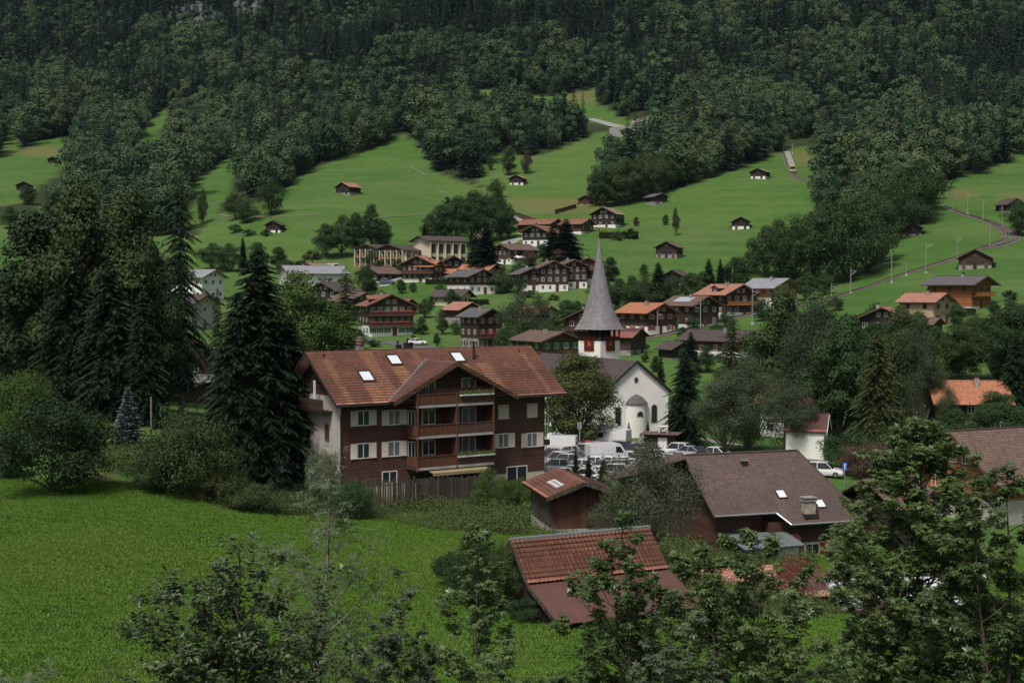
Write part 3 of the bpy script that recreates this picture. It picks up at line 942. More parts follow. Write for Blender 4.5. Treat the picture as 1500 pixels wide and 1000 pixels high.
def gable_house(name, label, px, py, W, L, yaw, storeys=2, hs=2.5, pitch=24, roof='tile_brown', wood='wood_dark', base='white', base_h=None,
                over=1.1, balc=(), balc_m='wood_brown', shutter=None, nwin=3, side_win=3, chim=1, group=None, D=None, cat='house',
                barge='wood_brown', doors=1, pane='glass', frame='frame_white', flowers=False, dz=0.0, attic=True, dormer=None, solar=None, gable_m=None):
    """house with its gable to the front; px,py: foot of the gable front's middle in the photograph; yaw>0 turns the front to the right"""
    p = pix(px, py) if D is None else at(px, py, D)
    rz = R(yaw)
    e = empty(name, (p.x, p.y, p.z + dz), rz, label, cat, group)
    bh = hs if base_h is None else base_h
    H_ = storeys * hs
    rise = math.tan(R(pitch)) * W / 2
    if bh > 0:
        MB().box(-W/2, W/2, 0, L, -3.5, bh).build('ground_floor', MT[base], e)
    g = 0.04
    MB().prism([(-W/2 - g, bh if bh > 0 else -3), (W/2 + g, bh if bh > 0 else -3), (W/2 + g, H_), (0, H_ + rise), (-W/2 - g, H_)], -g, L + g).build('wall', MT[wood], e)
    if gable_m:
        MB().prism([(-W/2 + .1, H_ + .05), (W/2 - .1, H_ + .05), (0, H_ + rise - .05)], -g - .03, -g + .01).build('gable', MT[gable_m], e)
    # roof
    o_ = over; tn = math.tan(R(pitch)); r = MB(); t_ = 0.16
    ex = W/2 + o_; ez = H_ - o_ * tn
    for sg in (-1, 1):
        if sg < 0: poly = [(-ex, -o_*1.1, ez + .2), (0, -o_*1.1, H_ + rise + .2), (0, L + o_*.7, H_ + rise + .2), (-ex, L + o_*.7, ez + .2)]
        else: poly = [(0, -o_*1.1, H_ + rise + .2), (ex, -o_*1.1, ez + .2), (ex, L + o_*.7, ez + .2), (0, L + o_*.7, H_ + rise + .2)]
        P = [Vector(q) for q in poly]
        n = (P[1] - P[0]).cross(P[2] - P[1])
        if n.z < 0: poly = list(reversed(poly))
        r.slab(poly, t_)
    rf = r.build('roof', MT[roof], e)
    bb_ = MB()
    for sg in (-1, 1):
        x1 = sg * ex
        bb_.hexa([(min(0, x1), -o_*1.1 - .06, (ez if x1 < 0 else H_ + rise) - .12), (max(0, x1), -o_*1.1 - .06, (H_ + rise if x1 < 0 else ez) - .12),
                  (max(0, x1), -o_*1.1 - .01, (H_ + rise if x1 < 0 else ez) - .12), (min(0, x1), -o_*1.1 - .01, (ez if x1 < 0 else H_ + rise) - .12)],
                 [(min(0, x1), -o_*1.1 - .06, (ez if x1 < 0 else H_ + rise) + .16), (max(0, x1), -o_*1.1 - .06, (H_ + rise if x1 < 0 else ez) + .16),
                  (max(0, x1), -o_*1.1 - .01, (H_ + rise if x1 < 0 else ez) + .16), (min(0, x1), -o_*1.1 - .01, (ez if x1 < 0 else H_ + rise) + .16)])
    bb_.build('barge_board', MT[barge], rf)
    # ridge and eave gutter
    MB().box(-.12, .12, -o_*1.1, L + o_*.7, H_ + rise + .19, H_ + rise + .27).build('ridge_cap', MT[roof], rf)
    # windows
    fy = -g - 0.01
    for s_ in range(storeys):
        z = s_ * hs + hs * 0.55
        if nwin:
            for i in range(nwin):
                x = -W/2 + W * (i + 0.5) / nwin
                if s_ == 0 and doors and i == nwin // 2:
                    MB().box(x - .5, x + .5, -0.06, 0.02, 0.0, 2.05).build('door', MT['wood_brown'], e)
                    continue
                window(e, x, 0.0 if (s_ * hs < bh) else fy, z, min(1.1, W/nwin * .42), 1.15, 0, frame, pane, shutter if s_ * hs >= bh or shutter is None else shutter)
        if side_win:
            for sg in (-1, 1):
                for i in range(side_win):
                    y = L * (i + 0.5) / side_win
                    window(e, sg * (W/2 + (0 if s_ * hs < bh else g + .01)), y, z, 0.95, 1.05, sg * PI/2, frame, pane, shutter)
    if attic and rise > 1.6 and nwin:
        for x in ((-.8, .8) if W > 8 else (0,)):
            window(e, x, fy, H_ + rise * .3, .8, .95, 0, frame, pane, shutter)
    for bi, bz in enumerate(balc):
        b = MB(); z = bz * hs - .1
        b.box(-W/2 - .1, W/2 + .1, -1.25, -.06, z - .14, z)
        b.box(-W/2 - .1, W/2 + .1, -1.27, -1.21, z + .86, z + .96)
        nb = int(W / 0.16)
        for i in range(nb + 1):
            x = -W/2 - .08 + (W + .16) * i / nb
            b.box(x - .05, x + .05, -1.25, -1.22, z, z + .88)
        bo = b.build('balcony', MT[balc_m], e)
        if flowers:
            f = MB()
            for i in range(int(W * 5)):
                x = RNG.uniform(-W/2, W/2); zz = z + .85 + RNG.uniform(0, .22)
                f.box(x - .12, x + .12, -1.42 + RNG.uniform(0, .1), -1.27, zz - .1, zz + .12)
            f.build('flower_box', MT['flower_red'], bo)
    for c in range(chim):
        y = L * (0.35 + 0.3 * c); x = (W * .14) * (-1 if c == 0 else 1)
        zt = H_ + rise + .75
        co = MB().box(x - .32, x + .32, y - .32, y + .32, H_ + rise * .4, zt).build('chimney', MT['stone'], e)
        MB().box(x - .42, x + .42, y - .42, y + .42, zt + .001, zt + .1).box(x - .2, x + .2, y - .2, y + .2, zt + .1, zt + .35).build('chimney_cap', MT['metal_dark'], co)
    if dormer:
        sg, y0, dw = dormer     # gabled dormer on a roof side
        xr = sg * W * .28; zr = H_ + rise - abs(xr) * tn
        d = MB(); d.M = Matrix.Translation((sg * (W/2 - .6), y0, H_ + .35)) @ Matrix.Rotation(sg * PI/2, 4, 'Z')
        d.prism([(-dw/2, -.3), (dw/2, -.3), (dw/2, 1.1), (0, 1.7), (-dw/2, 1.1)], 0, W * .3)
        do = d.build('dormer', MT[wood], e)
        d2 = MB(); d2.M = d.M
        for q in (-1, 1):
            poly = [(0, -.5, 1.9), (q * (dw/2 + .5), -.5, 0.98), (q * (dw/2 + .5), W * .33, 0.98), (0, W * .45, 1.9)]
            if q < 0: poly = list(reversed(poly))
            d2.slab(poly, .14)
        d2.build('dormer_roof', MT[roof], do)
        fm_, pm_ = window_mesh(1.3, .9, 'frame_white', 'glass', 1)
        wo_ = link('window', fm_, e, (sg * (W/2 - .58), y0, H_ + 1.0), (0, 0, sg * PI/2)); link('pane', pm_, wo_)
    if solar:
        sg, y0, y1, u0, u1 = solar
        X = lambda u: sg * u * ex
        Zr = lambda u: H_ + rise + .2 - abs(u * ex) * tn + .06
        poly = [(X(u0), y0, Zr(u0)), (X(u1), y0, Zr(u1)), (X(u1), y1, Zr(u1)), (X(u0), y1, Zr(u0))]
        n = (Vector(poly[1]) - Vector(poly[0])).cross(Vector(poly[2]) - Vector(poly[1]))
        if n.z < 0: poly.reverse()
        MB().slab(poly, .05).build('solar_panel', MT['solar'], e)
    return e

def barn(name, label, px, py, W, L, yaw, h=3.0, pitch=26, roof='tile_brown', wood='wood_black', base='stone', base_h=1.2, over=.8, openings=2, group=None, D=None, cat='barn', base_x=None, dz=0.0):
    p = pix(px, py) if D is None else at(px, py, D)
    e = empty(name, (p.x, p.y, p.z + dz), R(yaw), label, cat, group)
    rise = math.tan(R(pitch)) * W / 2; tn = math.tan(R(pitch))
    MB().box(-W/2 + .06, W/2 - .06, .06, L - .06, -3.5, base_h + .01).build('stone_base', MT[base], e)
    MB().prism([(-W/2, base_h), (W/2, base_h), (W/2, h), (0, h + rise), (-W/2, h)], 0, L).build('wall', MT[wood], e)
    r = MB(); ex = W/2 + over; ez = h - over * tn
    for sg in (-1, 1):
        poly = [(0, -over, h + rise + .16), (sg * ex, -over, ez + .16), (sg * ex, L + over * .6, ez + .16), (0, L + over * .6, h + rise + .16)]
        if sg < 0: poly.reverse()
        r.slab(poly, .12)
    rf = r.build('roof', MT[roof], e)
    MB().box(-.1, .1, -over, L + over * .6, h + rise + .15, h + rise + .22).build('ridge_cap', MT[roof], rf)
    for i in range(openings):
        x = -W/2 + W * (i + .5) / openings
        MB().box(x - .45, x + .45, -.03, .04, .05, min(base_h + .6, 1.9)).build('door', MT['wood_black' if i % 2 else 'wood_brown'], e)
    # log ends / loft opening
    MB().box(-.5, .5, -.05, .03, h + rise * .12, h + rise * .12 + .7).build('loft_hatch', MT['wood_brown'], e)
    return e
# ------------------------------------------------------------------ the village houses
G = 'chalets of the village'
gable_house('chalet', 'large dark chalet with green shutters, red flower balconies and a white ground floor', 573, 492, 10.6, 12, 17, 3, 2.45, 24, 'tile_red', 'wood_red', 'white', balc=(1, 2), balc_m='wood_red', shutter='shut_green', nwin=6, flowers=True, dormer=(-1, 4, 2.6), group=G)
gable_house('chalet', 'brown-roofed house half hidden just behind the green-shuttered chalet', 534, 468, 9, 11, 35, 2, 2.5, 22, 'tile_brown', 'wood_dark', 'grey_wall', group=G)
gable_house('chalet', 'small wooden house with a grey-brown hipped look beside the conifer left of the green-shuttered chalet', 530, 452, 7, 8, 55, 1, 2.6, 26, 'tile_brown', 'wood_dark', 'white', base_h=0, group=G, chim=0)
barn('barn', 'red-roofed wooden shed right behind the green-shuttered chalet', 600, 463, 6, 8, 55, 3.0, 24, 'tile_red', 'wood_red', group='wooden sheds in the village')
barn('barn', 'stone-footed shed with a red tile roof alone on the grass above the ridge', 690, 473, 6.8, 7.5, 35, 3.4, 26, 'tile_pink', 'wood_dark', 'stone', 1.4, group='wooden sheds in the village', openings=1)
gable_house('chalet', 'tall narrow grey-roofed chalet with a red flower balcony', 718, 512, 5.6, 8, 30, 3, 2.4, 26, 'tile_grey', 'wood_dark', 'stone', balc=(1.1,), balc_m='wood_red', nwin=3, flowers=True, shutter='shut_brown', group=G)
gable_house('chalet', 'dark grey-roofed chalet with a wide white ground floor and terrace', 706, 431, 8.4, 13, 30, 2, 2.6, 22, 'tile_grey', 'wood_red', 'white', over=1.3, nwin=4, group=G)
gable_house('cottage', 'small dark-roofed cottage half hidden by a bush above the hedge', 682, 447, 5.5, 9, 60, 1, 2.6, 28, 'tile_dark', 'cream', 'cream', base_h=0, chim=0, group=G)
gable_house('chalet', 'dark red-brown chalet with a bright orange roof below the school', 612, 413, 10.2, 9, -14, 2, 2.7, 24, 'tile_orange', 'wood_red', 'white', base_h=1.0, balc=(1,), nwin=6, group=G, over=1.2)
gable_house('chalet', 'orange-roofed crosswise wing of the dark red-brown chalet below the school', 640, 412, 6.2, 6, 62, 2, 2.3, 24, 'tile_orange', 'wood_red', 'white', base_h=1.0, nwin=3, group=G)
gable_house('cottage', 'small dark cottage with a dark roof right of the orange-roofed chalet', 664, 402, 5, 6, 15, 2, 2.2, 26, 'tile_dark', 'wood_dark', 'white', base_h=0, chim=0, nwin=2, group=G)
barn('shed', 'little shed with a red tile roof in front of the small dark cottage', 668, 410, 4.5, 5, 60, 2.2, 24, 'tile_orange', 'wood_dark', openings=1, group='wooden sheds in the village')
barn('shed', 'little shed with a bright red metal roof between the houses', 700, 408, 3.6, 4, 55, 2.0, 22, 'shut_red', 'wood_dark', openings=1, group='wooden sheds in the village')
gable_house('cottage', 'low cottage with grey and orange roof behind the grey-roofed chalet', 722, 408, 6, 10, 60, 1, 2.8, 24, 'tile_orange', 'grey_wall', 'grey_wall', base_h=0, group=G)
gable_house('chalet', 'left dark chalet of the row of joined chalets', 782, 426, 7.6, 12, 14, 2, 2.5, 24, 'tile_grey', 'wood_dark', 'white', base_h=1.6, nwin=3, group='joined chalets in a row')
gable_house('chalet', 'middle dark chalet of the row of joined chalets', 811, 427, 8.4, 12, 10, 3, 2.25, 24, 'tile_brown', 'wood_dark', 'white', base_h=2.0, nwin=4, group='joined chalets in a row')
gable_house('chalet', 'right-hand dark chalet of the row of joined chalets', 841, 423, 7.6, 12, 10, 3, 2.2, 24, 'tile_brown', 'wood_dark', 'white', base_h=2.0, nwin=4, group='joined chalets in a row')
gable_house('chalet', 'red-brown house with white balcony at the end of the joined chalets beside the spire', 862, 418, 6, 9, -10, 3, 2.2, 24, 'tile_brown', 'wood_brown', 'white', base_h=2.0, nwin=2, balc=(2,), group=G)
gable_house('chalet', 'brown-roofed chalet with white terrace parasols between two dark conifer clumps', 736, 387, 8, 12, -45, 2, 2.4, 22, 'tile_brown', 'wood_red', 'white', base_h=1.6, nwin=4, group=G)
gable_house('chalet', 'dark chalet with a red-brown roof and white basement beside the paved forecourt', 784, 361, 9.6, 11, -26, 2, 2.6, 24, 'tile_red', 'wood_black', 'white', base_h=2.2, nwin=4, group=G, over=1.2)
gable_house('farmhouse', 'long farm building with a faded red roof, left of a similar one', 814, 341, 8, 15, 52, 1, 3.4, 24, 'tile_red', 'wood_brown', 'white', base_h=.4, nwin=3, side_win=2, chim=0, group='long farm buildings above the village')
gable_house('farmhouse', 'long farm building with a faded red roof beside the black chalet', 860, 341, 8, 15, 52, 1, 3.4, 24, 'tile_red', 'wood_brown', 'white', base_h=.4, nwin=3, side_win=2, chim=0, group='long farm buildings above the village')
gable_house('chalet', 'black chalet with white windows and a small grey cross roof highest above the village', 884, 333, 9.8, 9, -26, 2, 2.6, 26, 'tile_tan', 'wood_black', 'white', base_h=1.0, nwin=4, group=G)
barn('barn', 'dark barn with loft on the open slope right of the spire tip', 976, 378, 7.0, 7.5, -22, 3.6, 26, 'tile_brown', 'wood_black', 'stone', 1.3, group='hay barns on the slope', openings=3)
barn('barn', 'grey-roofed barn at the foot of the dark tree clump above the village', 968, 299, 6.5, 7, 30, 3.0, 22, 'tile_grey', 'wood_black', 'stone', 1.0, group='hay barns on the slope')
barn('barn', 'little barn with white footing in the middle of the right meadow', 1085, 336, 6.4, 5, -8, 3.0, 26, 'tile_red', 'wood_black', 'white', 1.2, group='hay barns on the slope')
barn('barn', 'brown-roofed barn with white footing near the train', 1110, 262, 6.5, 6.5, -28, 3.0, 24, 'tile_tan', 'wood_black', 'white', 1.1, group='hay barns on the slope')
barn('barn', 'tiny dark barn with a white corner in the hollow between the tree groups', 756, 271, 6.4, 5, -20, 3.0, 24, 'tile_tan', 'wood_black', 'white', 1.0, group='hay barns on the slope')
barn('barn', 'dark barn with an orange-brown roof alone on the left meadow', 502, 285, 7.5, 7, -35, 3.2, 26, 'tile_pink', 'wood_black', 'stone', .8, group='hay barns on the slope')
barn('barn', 'small dark barn with white footing low on the left meadow', 400, 341, 5.6, 4.5, -15, 3.0, 26, 'tile_dark', 'wood_black', 'white', 1.0, group='hay barns on the slope')
barn('hut', 'tiny barn on the far left meadow under the forest', 78, 240, 5.5, 5, 10, 2.5, 22, 'tile_grey', 'wood_black', 'stone', .5, group='hay barns on the slope')
barn('hut', 'tiny barn half hidden by shrubs at the left edge', 35, 280, 6.5, 5, 10, 2.8, 24, 'tile_grey', 'wood_black', 'stone', .5, group='hay barns on the slope')
barn('hut', 'little barn with a red roof low at the left edge', 28, 332, 6.0, 5, -30, 2.5, 24, 'tile_red', 'wood_black', 'stone', .5, group='hay barns on the slope')
barn('barn', 'dark barn partly hidden behind trees above the railway', 1336, 346, 6.2, 6, -18, 2.8, 22, 'tile_dark', 'wood_black', 'stone', .8, group='hay barns on the slope')
barn('barn', 'wide brown barn with a green door leaf beside the railway bend', 1428, 394, 8.6, 7, -22, 3.0, 28, 'tile_brown', 'wood_dark', 'stone', 1.1, group='hay barns on the slope', openings=3)
barn('barn', 'black barn at the right edge behind a round tree', 1488, 312, 7, 6, 20, 3.0, 28, 'tile_dark', 'wood_black', 'stone', .8, group='hay barns on the slope')
gable_house('chalet', 'light orange wooden house with a grey roof and blue parasol highest on the right', 1437, 451, 7.6, 12, -38 + 76, 2, 2.9, 22, 'tile_grey', 'wood_orange', 'white', base_h=.3, over=1.6, balc=(1,), balc_m='wood_orange', nwin=3, group=G, shutter=None, frame='wood_brown')
gable_house('house', 'beige plastered house with a terracotta roof left of the orange wooden house', 1380, 475, 7.2, 8.5, 42, 2, 2.6, 24, 'tile_pink', 'beige', 'beige', base_h=0, barge='wood_brown', nwin=2, side_win=2, group=G, frame='wood_brown')
gable_house('chalet', 'dark low chalet with a rust-streaked roof below the beige house', 1292, 490, 9.6, 10, -22, 1, 3.6, 24, 'tile_pink', 'wood_black', 'wood_black', base_h=0, nwin=4, side_win=2, group=G)
barn('shed', 'low shed with a brown roof in front of the beige house', 1372, 492, 5.5, 7, 50, 2.6, 22, 'tile_brown', 'wood_dark', group='wooden sheds in the village')
gable_house('house', 'yellow-brown wooden house with a pale grey roof and white base right of the red-roofed chalet', 1150, 452, 9, 10, 38, 2, 2.8, 24, 'tile_pale', 'wood_yellow', 'white', over=1.3, nwin=3, side_win=3, group=G, barge='wood_brown')
gable_house('chalet', 'big chalet with a red-brown roof with dormer and bright orange balcony', 1085, 462, 9.6, 12, 28, 2, 2.8, 25, 'tile_pink', 'wood_dark', 'white', base_h=.8, balc=(1,), balc_m='wood_orange', nwin=4, dormer=(-1, 5, 3), over=1.3, group=G)
gable_house('chalet', 'dark chalet with pale solar panels on its roof', 1033, 478, 8.6, 11, 34, 2, 2.7, 24, 'tile_brown', 'wood_dark', 'white', base_h=.6, nwin=3, solar=(-1, 2.5, 8.5, .15, .6), over=1.2, group=G)
gable_house('chalet', 'dark chalet with clean orange roof, red shutters and white terrace right of the spire', 968, 489, 8.6, 11, 34, 2, 2.7, 24, 'tile_orange', 'wood_dark', 'white', base_h=1.9, nwin=3, shutter='shut_red', over=1.3, group=G, dz=0)
barn('barn', 'old log barn with a red and white streaked metal roof right behind the clock tower', 935, 518, 8, 8.5, 62, 3.6, 20, 'tile_rust', 'wood_dark', 'stone', .9, group='wooden sheds in the village', openings=2)
barn('hut', 'small dark hut with a hipped-looking roof on the grass right of the log barn', 998, 526, 4.6, 4.6, 30, 2.2, 26, 'tile_dark', 'wood_black', 'stone', .3, openings=1, group='wooden sheds in the village')
gable_house('chalet', 'long low chalet with a dark roof and white base below the road', 1098, 524, 7.5, 15, 42, 1, 3.6, 24, 'tile_dark', 'wood_brown', 'white', base_h=1.3, nwin=3, side_win=4, group=G)
gable_house('hotel', 'brown-roofed wooden building with green windows left of the clock tower', 822, 534, 8.5, 12, 28, 2, 2.4, 20, 'tile_brown', 'wood_brown', 'wood_brown', base_h=0, shutter='shut_green', nwin=4, group=G)
gable_house('chalet', 'dark wooden chalet half hidden behind the left edge of the spire', 856, 500, 9, 10, -20, 2, 2.6, 24, 'tile_brown', 'wood_red', 'white', base_h=0, group=G, balc=(1,), balc_m='wood_red')
gable_house('house', 'house of which only the orange roof shows between the trees left of the spire', 803, 474, 6.5, 8, 40, 1, 2.7, 26, 'tile_orange', 'cream', 'cream', base_h=0, group=G)
gable_house('house', 'white house with a pale grey roof and orange window band behind the spruces', 312, 440, 9, 14, 62, 2, 3.2, 22, 'tile_pale', 'white', 'white', base_h=0, shutter=None, nwin=3, side_win=5, group='white houses on the left', chim=0)
gable_house('house', 'long white building with a pale grey roof between the two spruce groups', 418, 420, 10, 18, -62, 1, 4.2, 22, 'tile_pale', 'white', 'white', base_h=0, nwin=4, side_win=5, group='white houses on the left')
gable_house('chalet', 'small red chalet with a tan roof beside the caravans', 452, 415, 6.8, 8, -30, 2, 2.4, 22, 'tile_tan', 'wood_red', 'white', base_h=0.5, nwin=3, group=G)
gable_house('chalet', 'black chalet with a dark roof below the small red chalet', 474, 452, 9, 10, -32, 2, 2.5, 24, 'tile_dark', 'wood_black', 'white', base_h=.6, nwin=3, group=G)
gable_house('house', 'house with a dull slate roof lower left of the white houses', 300, 482, 9, 14, 60, 2, 3.0, 24, 'tile_dark', 'grey_wall', 'grey_wall', base_h=0, group=G)
gable_house('chalet', 'dark-roofed wooden house at the bend of the farm road left of the orange-roofed chalet', 540, 414, 8, 11, -35, 1, 3.0, 24, 'tile_brown', 'wood_dark', 'white', base_h=.4, nwin=3, group=G)
gable_house('house', 'red-brown house with a red terrace behind the trunk of the tall spruce', 285, 590, 9, 11, 30, 2, 3.0, 26, 'tile_dark', 'wood_red', 'wood_red', base_h=0, group='houses behind the left trees', balc=(1,), balc_m='frame_white', chim=0)
gable_house('house', 'grey-roofed house with a brick chimney at the left edge behind the trees', 12, 590, 10, 16, 70, 2, 2.7, 24, 'tile_grey', 'wood_red', 'grey_wall', group='houses behind the left trees', chim=1)
gable_house('chapel', 'small white building with a steep dark red hipped roof right of the grey-green trees', 1209, 670, 5.2, 4.6, 72, 1, 3.6, 34, 'tile_rust', 'white', 'white', base_h=0, nwin=0, side_win=0, chim=0, attic=False, doors=0, over=.4, group='low buildings around the church', barge='frame_white')
gable_house('house', 'house with a plain bright orange roof showing through the trees on the right', 1460, 640, 9, 9, 84, 2, 2.7, 28, 'tile_orange', 'wood_dark', 'white', group='houses among the right trees', nwin=3)
gable_house('house', 'house with a dull pink roof barely showing between the dark trees', 1215, 640, 8, 9, 60, 2, 2.6, 26, 'tile_pink', 'white', 'white', group='houses among the right trees', nwin=2)
gable_house('chalet', 'orange wooden house with a big brown tile roof at the right edge', 1405, 735, 9.4, 7.5, -62, 1, 3.2, 37, 'tile_brown', 'wood_orange', 'grey_wall', over=1.3, base_h=.6, group='houses among the right trees', D=137, nwin=3, side_win=3, chim=0)
barn('shed', 'dark slant-roofed shed peeping over the trees on the mid right', 985, 420, 6, 6, -30, 3.2, 26, 'tile_dark', 'wood_black', group='wooden sheds in the village')
barn('hut', 'small hut under the trees at the left end of the hay meadow', 857, 300, 5, 5, 0, 2.6, 26, 'tile_dark', 'wood_red', 'stone', .4, openings=1, group='hay barns on the slope')

# ------------------------------------------------------------------ the school: three joined blocks with balcony grids
def school_block(label, px, py, W, L, yaw, H_, cols, D=None):
    p = pix(px, py)
    e = empty('school', (p.x, p.y, p.z), R(yaw), label, 'school building', 'school wings')
    tn = math.tan(R(17)); rise = tn * W / 2
    MB().prism([(-W/2, -3.5), (W/2, -3.5), (W/2, H_), (0, H_ + rise), (-W/2, H_)], 0, L).build('wall', MT['cream'], e)
    r = MB(); ex = W/2 + .9; ez = H_ - .9 * tn
    for sg in (-1, 1):
        poly = [(0, -1.3, H_ + rise + .2), (sg * ex, -1.3, ez + .2), (sg * ex, L + .8, ez + .2), (0, L + .8, H_ + rise + .2)]
        if sg < 0: poly.reverse()
        r.slab(poly, .2)
    r.build('roof', MT['tile_dark'], e)
    if cols[0] > 0:
        MB().prism([(-W/2 + .2, H_ - .1), (W/2 - .2, H_ - .1), (0, H_ + rise - .1)], -.08, .02).build('gable', MT['wood_brown'], e)
        for i in range(cols[0] + 1):
            x = -W/2 + .2 + (W - .4) * i / cols[0]
            MB().box(x - .14, x + .14, -1.2, -.01, -.5, H_ - .1).build('pier', MT['cream'], e)
        for f in range(2):
            z = .3 + f * H_ / 2
            MB().box(-W/2 + .34, W/2 - .34, -1.1, -.06, z - .1, z + .02).box(-W/2 + .34, W/2 - .34, -1.12, -1.06, z + .5, z + .95).build('balcony', MT['wood_yellow'], e)
            for i in range(cols[0]):
                x = -W/2 + .2 + (W - .4) * (i + .5) / cols[0]
                window(e, x, -.02, z + 1.3, (W - .4) / cols[0] * .6, H_ / 2 - 1.0, 0, 'wood_brown')
    for sg in (1,):
        n = cols[1]
        for i in range(n):
            y = L * (i + .5) / n
            MB().box(W/2 + .01, W/2 + .7, y - L / n / 2 - .1, y - L / n / 2 + .12, -.5, H_ - .4).build('pier', MT['cream'], e)
            for f in range(2):
                window(e, W/2 + .01, y, .3 + f * H_ / 2 + 1.3, L / n * .55, H_ / 2 - 1.1, PI/2, 'wood_yellow')
    return e
school_block('low cream school wing with balcony grid in the middle of the complex', 571, 394, 11.5, 15, -28, 6.2, (5, 4))
school_block('cream school wing partly behind a tree at the left end of the complex', 538, 392, 9, 13, -28, 6.2, (4, 3))
school_block('tall cream school wing with a plain gable at the right end of the complex', 617, 390, 10, 15, -52, 8.4, (0, 5))
# ------------------------------------------------------------------ the big chalet with the red tiled roof
def heightfield_roof(name, quad, mat, parent, row=0.345, wid=0.24, cols_per=4, thick=0.14):
    """roof slope of real tiles. quad: eave-left, eave-right, ridge-right, ridge-left (seen from outside)"""
    A, B, C, D_ = [np.array(q, float) for q in quad]
    nrm = np.cross(B - A, D_ - A); nrm /= np.linalg.norm(nrm)
    Lu = max(np.linalg.norm(B - A), np.linalg.norm(C - D_)); Lv = np.linalg.norm(D_ - A)
    nu = int(Lu / wid * cols_per); nv = int(round(Lv / row))
    u = np.linspace(0, 1, nu + 1)
    wave = np.abs(np.sin(np.arange(nu + 1) * PI / cols_per)) * 0.055
    Vs = []; UV = []
    eu = (B - A) / np.linalg.norm(B - A)
    for j in range(nv):
        for k, (v, h) in enumerate(((j / nv, 0.065), ((j + 1) / nv, 0.0))):
            P = (A[None] * (1 - u[:, None]) + B[None] * u[:, None]) * (1 - v) + (D_[None] * (1 - u[:, None]) + C[None] * u[:, None]) * v
            Vs.append(P + nrm * (h + wave)[:, None])
            UV.append(np.stack([P @ eu, np.full(nu + 1, (v if k == 0 else v - 1e-3) * Lv)], 1))
    Vs = np.concatenate(Vs); UV = np.concatenate(UV)
    n1 = nu + 1; i = np.arange(nu)
    Fs = []
    for j in range(nv):
        a_ = (2*j) * n1; b_ = (2*j+1) * n1
        Fs.append(np.stack([a_ + i, a_ + i + 1, b_ + i + 1, b_ + i], 1))
        if j < nv - 1:
            c_ = (2*j+2) * n1
            Fs.append(np.stack([b_ + i, b_ + i + 1, c_ + i + 1, c_ + i], 1))
    n0 = len(Vs)
    under = [q - nrm * thick for q in (A, B, C, D_)]
    top = [q - nrm * 0.004 for q in (A, B, C, D_)]
    Vs = np.concatenate([Vs, under, top])
    Fs = np.concatenate(Fs + [np.array([(n0+3, n0+2, n0+1, n0), (n0, n0+1, n0+5, n0+4), (n0+1, n0+2, n0+6, n0+5), (n0+2, n0+3, n0+7, n0+6), (n0+3, n0, n0+4, n0+7)])])
    me = np_mesh(name, Vs, Fs, mat)
    UVa = np.concatenate([UV, np.zeros((8, 2))])
    L = me.uv_layers.new(name='UVMap')
    li = np.empty(len(me.loops), np.int32); me.loops.foreach_get('vertex_index', li)
    L.data.foreach_set('uv', UVa[li].astype(np.float32).ravel())
    return link(name, me, parent)

